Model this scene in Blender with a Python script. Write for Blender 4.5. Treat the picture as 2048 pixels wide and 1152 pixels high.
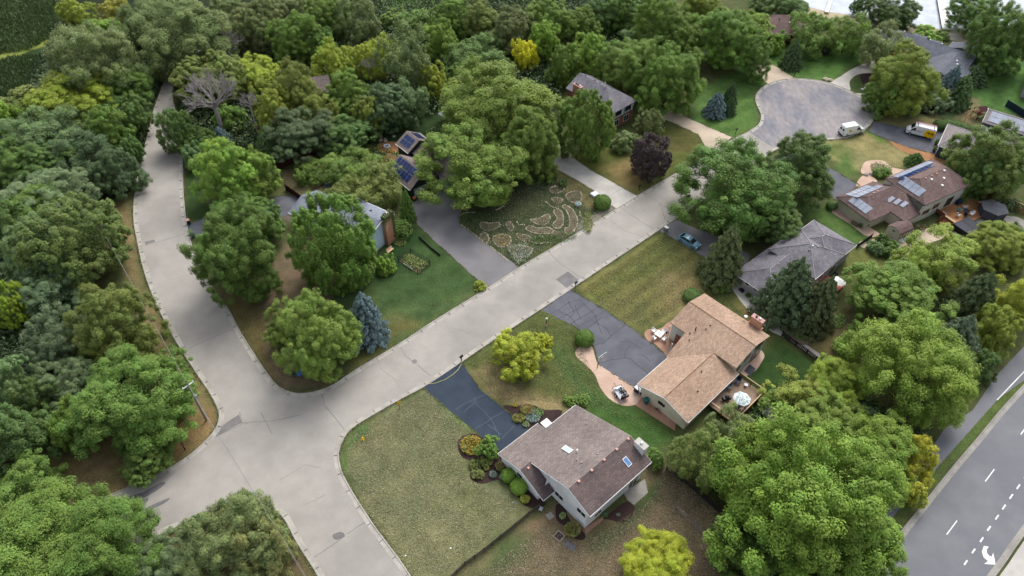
import bpy, bmesh, math, random
import numpy as np
from mathutils import Vector, Matrix, noise as mnoise
R = math.radians
random.seed(7)
for o in list(bpy.data.objects): bpy.data.objects.remove(o)
scene = bpy.context.scene
COL = scene.collection

# ---------------- camera ----------------
CF, CTH, CRO, CH = 1420.5, R(46.28), R(-1.7), 92.0
cam_d = bpy.data.cameras.new('drone_camera'); cam = bpy.data.objects.new('drone_camera', cam_d); COL.objects.link(cam)
cam_d.sensor_width = 36; cam_d.lens = 36 * CF / 2048; cam_d.clip_end = 3000; cam_d.clip_start = 1
cam.matrix_world = Matrix.Translation((0, 0, CH)) @ Matrix.Rotation(R(90) - CTH, 4, 'X') @ Matrix.Rotation(-CRO, 4, 'Z')
scene.camera = cam
# ---------------- sky, sun, exposure ----------------
SUN_EL, SUN_AZ = 52, 22          # azimuth clockwise from +y
w = bpy.data.worlds.new('World'); scene.world = w; w.use_nodes = True
nt = w.node_tree; bg = nt.nodes['Background']
sky = nt.nodes.new('ShaderNodeTexSky'); sky.sky_type = 'NISHITA'; sky.sun_disc = False
sky.sun_elevation = R(SUN_EL); sky.sun_rotation = R(SUN_AZ); sky.air_density = 1.0; sky.dust_density = 3.0
hs = nt.nodes.new('ShaderNodeHueSaturation'); hs.inputs['Saturation'].default_value = 0.35
nt.links.new(sky.outputs[0], hs.inputs['Color']); nt.links.new(hs.outputs[0], bg.inputs['Color'])
bg.inputs['Strength'].default_value = 0.147
sl = bpy.data.lights.new('sun', 'SUN'); sl.energy = 1.4; sl.angle = R(34); sl.color = (1, .96, .9)
so = bpy.data.objects.new('sun', sl); COL.objects.link(so)
sd = Vector((math.sin(R(SUN_AZ)) * math.cos(R(SUN_EL)), math.cos(R(SUN_AZ)) * math.cos(R(SUN_EL)), math.sin(R(SUN_EL))))
so.rotation_euler = sd.to_track_quat('Z', 'Y').to_euler(); so.location = sd * 300
scene.view_settings.view_transform = 'Standard'; scene.view_settings.look = 'None'
scene.view_settings.exposure = 0.6; scene.view_settings.gamma = 1

# ---------------- helpers ----------------
def G(u, v, z=0.0):
    """world point at height z seen at survey-photo pixel (u, v)"""
    X = (u - 1024) / CF; Y = -(v - 576) / CF
    x = X * math.cos(CRO) + Y * math.sin(CRO); y = -X * math.sin(CRO) + Y * math.cos(CRO)
    dy = y * math.sin(CTH) + math.cos(CTH); dz = y * math.cos(CTH) - math.sin(CTH)
    t = (z - CH) / dz
    return (x * t, dy * t)
def srgb(r, g, b, k=1.0):
    f = lambda c: ((c / 255) / 12.92 if c < 10.3 else (((c / 255) + .055) / 1.055) ** 2.4) * k
    return (f(r), f(g), f(b))

def mat(name, col, rough=.8, var=.25, scale=1.5, fine=12., fvar=.2, metal=0., spec=.3, bump=0., stretch=None, col2=None, c2scale=.3, emit=None):
    m = bpy.data.materials.new(name); m.use_nodes = True
    n = m.node_tree.nodes; l = m.node_tree.links; p = n['Principled BSDF']
    p.inputs['Roughness'].default_value = rough; p.inputs['Metallic'].default_value = metal
    p.inputs['Specular IOR Level'].default_value = spec
    tc = n.new('ShaderNodeTexCoord'); mp = n.new('ShaderNodeMapping'); l.new(tc.outputs['Object'], mp.inputs[0])
    if stretch: mp.inputs['Scale'].default_value = stretch
    def nz(s, d=4):
        t = n.new('ShaderNodeTexNoise'); t.inputs['Scale'].default_value = s; t.inputs['Detail'].default_value = d
        l.new(mp.outputs[0], t.inputs['Vector']); return t
    a, b = nz(scale), nz(fine, 2)
    base = n.new('ShaderNodeMix'); base.data_type = 'RGBA'
    c2 = col2 or tuple(c * .8 for c in col)
    base.inputs[6].default_value = (*col, 1); base.inputs[7].default_value = (*c2, 1)
    cc = nz(c2scale, 5); rp = n.new('ShaderNodeMapRange'); rp.inputs[1].default_value = .42; rp.inputs[2].default_value = .6
    l.new(cc.outputs[0], rp.inputs[0]); l.new(rp.outputs[0], base.inputs[0])
    def mul(src, t, amt):
        r = n.new('ShaderNodeMapRange'); r.inputs[1].default_value = .25; r.inputs[2].default_value = .75
        r.inputs[3].default_value = 1 - amt; r.inputs[4].default_value = 1 + amt; r.clamp = False
        l.new(t.outputs[0], r.inputs[0])
        x = n.new('ShaderNodeVectorMath'); x.operation = 'SCALE'; l.new(src, x.inputs[0]); l.new(r.outputs[0], x.inputs['Scale']); return x.outputs[0]
    o = mul(mul(base.outputs[2], a, var), b, fvar)
    l.new(o, p.inputs['Base Color'])
    if bump:
        bn = n.new('ShaderNodeBump'); bn.inputs['Strength'].default_value = bump; bn.inputs['Distance'].default_value = .03
        l.new(b.outputs[0], bn.inputs['Height']); l.new(bn.outputs[0], p.inputs['Normal'])
    return m

def shingle(name, col, contrast=.35, row=.28, dirt=None):
    m = mat(name, col, .9, .12, .5, 9, contrast, spec=.15, col2=dirt or tuple(c * .86 for c in col), c2scale=.25)
    n = m.node_tree.nodes; l = m.node_tree.links; p = n['Principled BSDF']
    tc = n.new('ShaderNodeTexCoord'); b = n.new('ShaderNodeTexBrick'); l.new(tc.outputs['Object'], b.inputs['Vector'])
    b.inputs['Scale'].default_value = 1.0; b.inputs['Brick Width'].default_value = .55; b.inputs['Row Height'].default_value = row
    b.inputs['Mortar Size'].default_value = .02; b.inputs['Color1'].default_value = (1.12, 1.12, 1.12, 1); b.inputs['Color2'].default_value = (.8, .8, .8, 1)
    b.inputs['Mortar'].default_value = (.6, .6, .6, 1); b.inputs['Bias'].default_value = 0
    src = p.inputs['Base Color'].links[0].from_socket
    mm = n.new('ShaderNodeVectorMath'); mm.operation = 'MULTIPLY'; l.new(src, mm.inputs[0]); l.new(b.outputs['Color'], mm.inputs[1]); l.new(mm.outputs[0], p.inputs['Base Color'])
    return m

def siding(name, col, pitch=.18, axis=2):
    m = mat(name, col, .6, .05, .6, 6, .05, spec=.3)
    n = m.node_tree.nodes; l = m.node_tree.links; p = n['Principled BSDF']
    tc = n.new('ShaderNodeTexCoord'); sx = n.new('ShaderNodeSeparateXYZ'); l.new(tc.outputs['Object'], sx.inputs[0])
    a = n.new('ShaderNodeMath'); a.operation = 'DIVIDE'; a.inputs[1].default_value = pitch; l.new(sx.outputs[axis], a.inputs[0])
    f = n.new('ShaderNodeMath'); f.operation = 'FRACT'; l.new(a.outputs[0], f.inputs[0])
    bn = n.new('ShaderNodeBump'); bn.inputs['Strength'].default_value = .6; bn.inputs['Distance'].default_value = .02
    l.new(f.outputs[0], bn.inputs['Height']); l.new(bn.outputs[0], p.inputs['Normal'])
    return m

class MB:
    def __init__(s): s.v = []; s.f = []
    def add(s, vs, fs):
        o = len(s.v); s.v += [tuple(x) for x in vs]; s.f += [tuple(i + o for i in f) for f in fs]; return s
    def box(s, x0, x1, y0, y1, z0, z1):
        return s.add([(x0,y0,z0),(x1,y0,z0),(x1,y1,z0),(x0,y1,z0),(x0,y0,z1),(x1,y0,z1),(x1,y1,z1),(x0,y1,z1)],
                     [(0,3,2,1),(4,5,6,7),(0,1,5,4),(1,2,6,5),(2,3,7,6),(3,0,4,7)])
    def obox(s, c, d, L, W, H):
        """box centred at c, its length L along xy-direction angle d (rad)"""
        cx, cy, cz = c; ca, sa = math.cos(d), math.sin(d); vs = []
        for z in (-H/2, H/2):
            for a, b in ((-L/2,-W/2),(L/2,-W/2),(L/2,W/2),(-L/2,W/2)):
                vs.append((cx + a*ca - b*sa, cy + a*sa + b*ca, cz + z))
        return s.add(vs, [(0,3,2,1),(4,5,6,7),(0,1,5,4),(1,2,6,5),(2,3,7,6),(3,0,4,7)])
    def prism(s, poly, z0, z1):
        n = len(poly)
        a = sum(poly[i][0]*poly[(i+1)%n][1]-poly[(i+1)%n][0]*poly[i][1] for i in range(n))
        if a < 0: poly = poly[::-1]
        vs = [(x,y,z0) for x,y in poly] + [(x,y,z1) for x,y in poly]
        fs = [tuple(range(n-1,-1,-1)), tuple(range(n,2*n))] + [(i,(i+1)%n,(i+1)%n+n,i+n) for i in range(n)]
        return s.add(vs, fs)
    def slab(s, pts, t=.12):
        """thick sheet under a 3-D polygon"""
        n = len(pts)
        a = sum(pts[i][0]*pts[(i+1)%n][1]-pts[(i+1)%n][0]*pts[i][1] for i in range(n))
        if a < 0: pts = pts[::-1]
        vs = [tuple(p) for p in pts] + [(p[0],p[1],p[2]-t) for p in pts]
        return s.add(vs, [tuple(range(n)), tuple(range(2*n-1,n-1,-1))] + [(i+n,(i+1)%n+n,(i+1)%n,i) for i in range(n)])
    def tube(s, pts, rad, seg=6, cap=True):
        pts = [Vector(p) for p in pts]; n = len(pts)
        rs = rad if isinstance(rad, (list, tuple)) else [rad]*n
        o = len(s.v); up = Vector((0.13, .21, 1))
        for i, p in enumerate(pts):
            d = (pts[min(i+1,n-1)] - pts[max(i-1,0)])
            d = d.normalized() if d.length > 1e-9 else Vector((0,0,1))
            a = d.cross(up)
            if a.length < .05: a = d.cross(Vector((1,0,0)))
            a.normalize(); b = d.cross(a)
            for k in range(seg):
                t = 2*math.pi*k/seg
                q = p + (a*math.cos(t) + b*math.sin(t)) * rs[i]; s.v.append(tuple(q))
        for i in range(n-1):
            for k in range(seg):
                s.f.append((o+i*seg+k, o+i*seg+(k+1)%seg, o+(i+1)*seg+(k+1)%seg, o+(i+1)*seg+k))
        if cap:
            s.f.append(tuple(o+k for k in range(seg))[::-1]); s.f.append(tuple(o+(n-1)*seg+k for k in range(seg)))
        return s
    def cyl(s, x, y, z0, z1, r, seg=16, r1=None): return s.tube([(x,y,z0),(x,y,z1)], [r, r if r1 is None else r1], seg)
    def sphere(s, c, r, seg=14, rings=9, sz=1., z0=-1.):
        o = len(s.v)
        for i in range(rings+1):
            t = -math.pi/2 + math.pi*i/rings
            for k in range(seg):
                a = 2*math.pi*k/seg
                s.v.append((c[0]+r*math.cos(t)*math.cos(a), c[1]+r*math.cos(t)*math.sin(a), c[2]+max(math.sin(t),z0)*r*sz))
        for i in range(rings):
            for k in range(seg):
                s.f.append((o+i*seg+k,o+i*seg+(k+1)%seg,o+(i+1)*seg+(k+1)%seg,o+(i+1)*seg+k))
        return s
    def rock(s, x, y, z, r, seed=0, flat=.6):
        rn = random.Random(seed); o = len(s.v); seg, rings = 7, 5
        for i in range(rings+1):
            t = -math.pi/2 + math.pi*i/rings
            for k in range(seg):
                a = 2*math.pi*k/seg; q = r*(.78+.4*rn.random())
                s.v.append((x+q*math.cos(t)*math.cos(a), y+q*math.cos(t)*math.sin(a), z+math.sin(t)*q*flat))
        for i in range(rings):
            for k in range(seg):
                s.f.append((o+i*seg+k,o+i*seg+(k+1)%seg,o+(i+1)*seg+(k+1)%seg,o+(i+1)*seg+k))
        return s
    def obj(s, name, m, parent=None, loc=None, rz=0, smooth=False, bevel=0):
        me = bpy.data.meshes.new(name); me.from_pydata(s.v, [], s.f); me.update()
        me.materials.append(m)
        if smooth:
            for p in me.polygons: p.use_smooth = True
        o = bpy.data.objects.new(name, me); COL.objects.link(o)
        if parent: o.parent = parent
        if loc: o.location = (loc[0], loc[1], loc[2] if len(loc) > 2 else 0)
        o.rotation_euler[2] = rz
        if bevel:
            b = o.modifiers.new('bevel', 'BEVEL'); b.width = bevel; b.segments = 2; b.limit_method = 'ANGLE'
        return o

def tag(o, label, cat, group=None, kind=None):
    if label: o['label'] = label
    if cat: o['category'] = cat
    if group: o['group'] = group
    if kind: o['kind'] = kind
    return o
def thing(name, label, cat, loc=(0,0), rz=0, group=None):
    o = bpy.data.objects.new(name, None); COL.objects.link(o); o.empty_display_size = .5
    o.location = (loc[0], loc[1], loc[2] if len(loc) > 2 else 0); o.rotation_euler[2] = rz
    return tag(o, label, cat, group)
def struct(name, mb, m, **k): return tag(mb.obj(name, m, **k), None, None, kind='structure')
def copy_tree(o, parent=None):
    c = o.copy(); COL.objects.link(c); c.parent = parent
    for ch in [x for x in o.children]: copy_tree(ch, c)
    return c
def smoothpoly(pts, n=4, closed=True):
    P = [Vector(p[:2]) for p in pts]; N = len(P); out = []
    rng = range(N) if closed else range(N-1)
    for i in rng:
        g = (lambda k: P[k % N]) if closed else (lambda k: P[max(0, min(N-1, k))])
        p0, p1, p2, p3 = g(i-1), g(i), g(i+1), g(i+2)
        for j in range(n):
            t = j/n
            q = .5*((2*p1)+(-p0+p2)*t+(2*p0-5*p1+4*p2-p3)*t*t+(-p0+3*p1-3*p2+p3)*t*t*t)
            out.append((q.x, q.y))
    if not closed: out.append(tuple(P[-1]))
    return out
def GP(px, z=0): return [G(u, v, z) for u, v in px]
def sheet(poly, z, mb=None, side=.05):
    """flat polygon as a thin slab (ngon split by bmesh triangulation)"""
    mb = mb or MB(); bm = bmesh.new()
    vs = [bm.verts.new((x, y, z)) for x, y in poly]
    f = bm.faces.new(vs)
    if f.normal.z < 0 or f.calc_area() < 0: f.normal_flip()
    bm.normal_update()
    if f.normal.z < 0: f.normal_flip()
    bmesh.ops.triangulate(bm, faces=[f], ngon_method='EAR_CLIP')
    bm.verts.index_update()
    mb.add([v.co[:] for v in bm.verts], [tuple(v.index for v in f.verts) for f in bm.faces]); bm.free()
    return mb
def offset_line(pts, d):
    P = [Vector(p[:2]) for p in pts]; out = []
    for i, p in enumerate(P):
        t = (P[min(i+1, len(P)-1)] - P[max(i-1, 0)]).normalized(); nrm = Vector((-t.y, t.x)); out.append(p + nrm*d)
    return out
def ribbon(mb, pts, d0, d1, z0, z1=None):
    a = offset_line(pts, d0); b = offset_line(pts, d1); z1 = z0 if z1 is None else z1
    o = len(mb.v)
    for p, q in zip(a, b): mb.v += [(p.x, p.y, z0), (q.x, q.y, z1)]
    for i in range(len(pts)-1): mb.f.append((o+2*i, o+2*i+2, o+2*i+3, o+2*i+1))
    return mb
# ---------------- materials ----------------
M = {}
M['asphalt'] = mat('road_asphalt', srgb(175,170,163,.88), .9, .07, .5, 14, .12, spec=.2, col2=srgb(160,155,149,.88), c2scale=.09, bump=.2)
M['asphalt_dark'] = mat('cul_de_sac_asphalt', srgb(136,136,145,.82), .9, .2, 1.1, 9, .14, spec=.2, col2=srgb(166,160,160,.8), c2scale=.16, stretch=(1,.45,1))
M['highway'] = mat('highway_asphalt', srgb(130,132,138,.78), .9, .05, .4, 14, .09, spec=.2, col2=srgb(139,140,145,.78), c2scale=.1)
M['drive_grey'] = mat('driveway_asphalt_grey', srgb(136,134,136,.85), .9, .08, .6, 14, .12, col2=srgb(124,122,125,.85), c2scale=.3)
M['drive_blue'] = mat('driveway_asphalt_sealed', srgb(62,74,90,.75), .85, .06, .5, 16, .2, col2=srgb(54,66,82,.75), c2scale=.4)
M['drive_black'] = mat('driveway_asphalt_old', srgb(110,112,120,.82), .85, .08, .8, 14, .1, col2=srgb(98,99,108,.82), c2scale=.35)
M['concrete'] = mat('concrete', srgb(205,200,193,.85), .85, .06, .7, 10, .08, col2=srgb(190,186,180,.85))
M['kerb'] = mat('kerb_concrete', srgb(186,181,172,.88), .85, .08, .9, 10, .1, col2=srgb(168,163,155,.88), c2scale=.5)
M['beige_conc'] = mat('beige_concrete', srgb(212,194,172,.85), .85, .06, .6, 10, .08)
M['gravel_pink'] = mat('pink_gravel', srgb(214,186,166,.85), .95, .1, 1.2, 22, .3, col2=srgb(198,168,150,.85), bump=.3)
M['brick_path'] = mat('brick_paving', srgb(186,146,124,.85), .9, .1, 1.2, 12, .22)
M['stone_mulch'] = mat('river_stones', srgb(172,168,160,.9), .95, .15, 2, 9, .5)
M['mulch'] = mat('dark_mulch', srgb(62,46,44), .95, .2, 2, 12, .4)
M['mulch_orange'] = mat('orange_mulch', srgb(176,130,92,.9), .95, .15, 1.5, 10, .35)
M['soil'] = mat('garden_soil', srgb(112,102,84), .95, .2, 2, 10, .35)
M['sand'] = mat('beach_sand', srgb(196,178,150,.9), .95, .1, .5, 4, .25)
M['crack'] = mat('crack_sealant', srgb(66,68,78), .6, .05)
M['crack_light'] = mat('crack_line_pale', srgb(92,102,116), .8, .05)
M['crack_thin'] = mat('crack_line_grey', srgb(128,125,122), .9, .1)
M['patch'] = mat('asphalt_patch', srgb(140,136,136,.8), .9, .1, 1, 14, .12)
M['stain'] = mat('asphalt_stain', srgb(128,126,130,.8), .9, .1, 1, 6, .15)
M['paint'] = mat('road_paint', (.82,.82,.8), .6, .04)
M['white'] = mat('white_paint', (.84,.84,.84), .5, .03, .6, 6, .04)
M['white_plastic'] = mat('white_plastic', (.82,.82,.82), .35, .02)
M['roof_brown'] = shingle('brown_shingles', srgb(146,134,129,.9), .3, dirt=srgb(132,121,118,.9))
M['roof_brown_dark'] = shingle('dark_brown_shingles', srgb(116,102,100,.9), .26, dirt=srgb(94,83,84,.9))  # darker brown tone for the white house's near slope and wing slope
M['roof_tan'] = shingle('tan_shingles', srgb(194,166,144,.86), .36, dirt=srgb(182,153,132,.86))
M['roof_grey'] = shingle('grey_shakes', srgb(142,139,146,.88), .34, row=.35, dirt=srgb(118,115,123,.88))
M['roof_mauve'] = shingle('mauve_brown_shingles', srgb(128,108,104,.95), .22, dirt=srgb(112,94,92,.95))
M['roof_bluegrey'] = shingle('blue_grey_shingles', srgb(146,152,164,.92), .14, dirt=srgb(120,126,140,.92))
M['roof_lake'] = shingle('slate_grey_shingles', srgb(116,120,130,.92), .14)
M['roof_warmgrey'] = shingle('warm_grey_shingles', srgb(156,148,148,.92), .16)
M['wall_white'] = siding('white_siding', (.88,.89,.92))
M['wall_cream'] = siding('cream_siding', srgb(212,204,186,.97))
M['wall_sage'] = siding('pale_sage_siding', srgb(204,206,196,.97))
M['wall_blue'] = siding('light_blue_siding', srgb(196,216,235,.95))
M['wall_navy'] = siding('dark_blue_siding', srgb(58,76,100))
M['wall_green'] = siding('dark_green_siding', srgb(34,46,46))
M['wall_grey'] = siding('grey_siding', srgb(160,158,162))
M['wall_red'] = siding('dark_red_siding', srgb(92,38,38))
M['brick'] = mat('red_brick', srgb(168,118,96), .9, .15, 1.5, 14, .25, col2=srgb(188,146,122))
M['brick_dull'] = mat('dull_brick', srgb(140,92,76), .9, .12, 1.5, 14, .2)
M['glass'] = mat('window_glass', (.02,.025,.03), .12, .1, spec=.6)
M['glass_sky'] = mat('skylight_glass', srgb(90,130,180), .1, .05, spec=.7)
M['glass_pale'] = mat('pale_skylight_glass', srgb(186,200,200), .15, .05, spec=.6)
M['black'] = mat('black_plastic', (.012,.012,.014), .5, .1)
M['dark_metal'] = mat('dark_metal', (.03,.03,.035), .45, .1, metal=.4)
M['grey_metal'] = mat('grey_metal', (.35,.36,.38), .4, .05, metal=.5)
M['darkgrey'] = mat('dark_grey_cover', srgb(76,76,86), .8, .05, 1, 8, .06)
M['midgrey'] = mat('mid_grey_fabric', srgb(116,118,122), .8, .06, 1, 8, .08)
M['wood_dark'] = mat('weathered_fence_wood', srgb(84,74,68), .9, .2, 2, 12, .25)
M['wood_black'] = mat('black_stained_wood', srgb(50,46,52), .9, .2, 2, 12, .2)
M['wood_red'] = mat('dark_red_fence_paint', srgb(72,32,32), .8, .15, 2, 12, .15)
M['wood_brown'] = mat('cedar_brown_wood', srgb(128,82,58), .85, .15, 1.5, 10, .2)
M['deck'] = mat('deck_boards', srgb(178,128,88), .85, .12, 1.2, 9, .2, col2=srgb(152,108,74))
M['deck_tan'] = mat('tan_deck_boards', srgb(152,130,110), .85, .08, 1, 9, .12)
M['deck_red'] = mat('red_deck_boards', srgb(186,100,88), .85, .08, 1, 9, .12)
M['wood_light'] = mat('pale_wood', srgb(204,174,140), .8, .08)
M['pole_wood'] = mat('utility_pole_wood', srgb(128,122,114), .9, .1, 2, 14, .15)
M['rust'] = mat('rusty_brown_metal', srgb(66,44,42), .7, .1)
M['stone'] = mat('limestone', srgb(206,192,170,.9), .9, .12, 1.5, 8, .15)
M['stone_grey'] = mat('grey_stone', srgb(158,154,148), .9, .12, 1.5, 8, .15)
M['yellow'] = mat('yellow_paint', srgb(240,178,32), .5, .05)
M['yellow_flower'] = mat('yellow_petals', srgb(236,176,30), .8, .2, 3, 20, .2)
M['bark'] = mat('tree_bark', srgb(92,80,68), .95, .2, 3, 14, .25)
M['bark_pale'] = mat('pale_bark', srgb(176,172,164), .9, .15, 3, 14, .2)
M['dead'] = mat('dead_branch_wood', srgb(158,150,150), .9, .12, 3, 14, .15)
M['blue'] = mat('blue_plastic', srgb(58,122,196), .5, .05)
M['navy'] = mat('navy_plastic', srgb(34,48,72), .5, .05)
M['teal'] = mat('teal_plastic', srgb(44,104,104), .5, .05)
M['cyan'] = mat('cyan_plastic', srgb(92,178,200), .5, .05)
M['red'] = mat('red_plastic', srgb(176,40,44), .5, .05)
M['purple'] = mat('purple_frame', srgb(168,60,170), .4, .05)
M['orange'] = mat('orange_clay', srgb(214,120,70), .7, .08)
M['vent_pink'] = mat('rusty_pink_metal', srgb(206,160,150), .7, .08)
M['lidgrey'] = mat('pale_grey_lid', srgb(214,218,226), .5, .04)
M['tyre'] = mat('tyre_rubber', (.014,.014,.015), .8, .1)
M['chrome'] = mat('wheel_alloy', (.5,.51,.53), .35, .05, metal=.7)
M['car_blue'] = mat('car_paint_blue', srgb(112,158,178), .25, .02, spec=.6)
M['van_white'] = mat('van_paint_white', (.84,.85,.86), .3, .02, spec=.5)
M['van_yellow'] = mat('van_decal_yellow', srgb(250,202,10), .35, .03)
M['ink'] = mat('lettering_black', (.02,.02,.02), .5, .02)
M['solar'] = mat('solar_cells_dark_blue', srgb(26,46,96), .12, .15, 2, 4, .1, spec=.5)
M['solar_painted_sky'] = mat('solar_cells_painted_sky', srgb(160,168,186), .2, .06, spec=.6)  # pale cell colour paints in the sky's reflection on dark panels
M['solar_frame'] = mat('solar_frame', srgb(190,196,206), .4, .05, metal=.3)
M['ladder'] = mat('pink_ladder', srgb(206,150,160), .6, .05)
M['hose'] = mat('pale_yellow_hose', srgb(196,196,130), .6, .05)
M['wire'] = mat('power_wire', srgb(150,150,150), .5, .05)
M['pattern'] = mat('patterned_parasol_cloth', srgb(226,232,232), .8, .1, 3, 5, .3, col2=srgb(150,170,172), c2scale=3.5)

# leaf material: colour from the object, tints stored per leaf
def leafmat(name, sat=1.0):
    m = bpy.data.materials.new(name); m.use_nodes = True; n = m.node_tree.nodes; l = m.node_tree.links
    p = n['Principled BSDF']; p.inputs['Roughness'].default_value = .6; p.inputs['Specular IOR Level'].default_value = .25
    oi = n.new('ShaderNodeObjectInfo'); at = n.new('ShaderNodeAttribute'); at.attribute_name = 'tint'
    ah = n.new('ShaderNodeAttribute'); ah.attribute_name = 'warm'
    hv = n.new('ShaderNodeHueSaturation'); l.new(oi.outputs['Color'], hv.inputs['Color']); l.new(at.outputs['Fac'], hv.inputs['Value'])
    l.new(ah.outputs['Fac'], hv.inputs['Hue'])
    l.new(hv.outputs[0], p.inputs['Base Color'])
    tr = n.new('ShaderNodeBsdfTranslucent'); l.new(hv.outputs[0], tr.inputs['Color'])
    mx = n.new('ShaderNodeMixShader'); mx.inputs[0].default_value = .15
    l.new(p.outputs[0], mx.inputs[1]); l.new(tr.outputs[0], mx.inputs[2]); l.new(mx.outputs[0], n['Material Output'].inputs['Surface'])
    return m
M['leaf'] = leafmat('foliage')

# ---------------- ground ----------------
rng = np.random.default_rng(3)
def vnoise(x, y, s, seed=0):
    g = np.random.default_rng(seed).random((256, 256)); X = x/s; Y = y/s
    i = np.floor(X).astype(int); j = np.floor(Y).astype(int); fx = X-i; fy = Y-j; fx = fx*fx*(3-2*fx); fy = fy*fy*(3-2*fy)
    a = g[i % 256, j % 256]; b = g[(i+1) % 256, j % 256]; c = g[i % 256, (j+1) % 256]; d = g[(i+1) % 256, (j+1) % 256]
    return (a*(1-fx)+b*fx)*(1-fy)+(c*(1-fx)+d*fx)*fy
def sdpoly(x, y, poly):
    P = np.array(poly); d = np.full(x.shape, 1e9); ins = np.zeros(x.shape, bool); n = len(P)
    for i in range(n):
        a = P[i]; b = P[(i+1) % n]; e = b-a; wx = x-a[0]; wy = y-a[1]
        t = np.clip((wx*e[0]+wy*e[1])/(e@e+1e-12), 0, 1); d = np.minimum(d, (wx-e[0]*t)**2+(wy-e[1]*t)**2)
        c = ((a[1] > y) != (b[1] > y)) & (x < (b[0]-a[0])*(y-a[1])/(b[1]-a[1]+1e-12)+a[0]); ins ^= c
    return np.where(ins, 1, -1)*np.sqrt(d)
far = [60, 140, 300, 600, 1200]
gx = np.concatenate([[-190-f for f in far[::-1]], np.arange(-190, 235, .7), [235+f for f in far]])
gy = np.concatenate([[14-f for f in far[::-1]], np.arange(14, 330, .7), [330+f for f in far]])
XX, YY = np.meshgrid(gx, gy, indexing='ij'); X = XX.ravel(); Y = YY.ravel()
GK = .86
def gc(r, g, b):
    c = np.array(srgb(r, g, b, GK)); m_ = c.mean(); s_ = .82 if g > r*1.12 else 1.; return m_+(c-m_)*s_
colr = np.tile(gc(92, 98, 62), (len(X), 1))
nzA = vnoise(X, Y, 7, 1)*.6+vnoise(X, Y, 2.6, 2)*.4
nzB = vnoise(X, Y, 1.3, 5)
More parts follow.
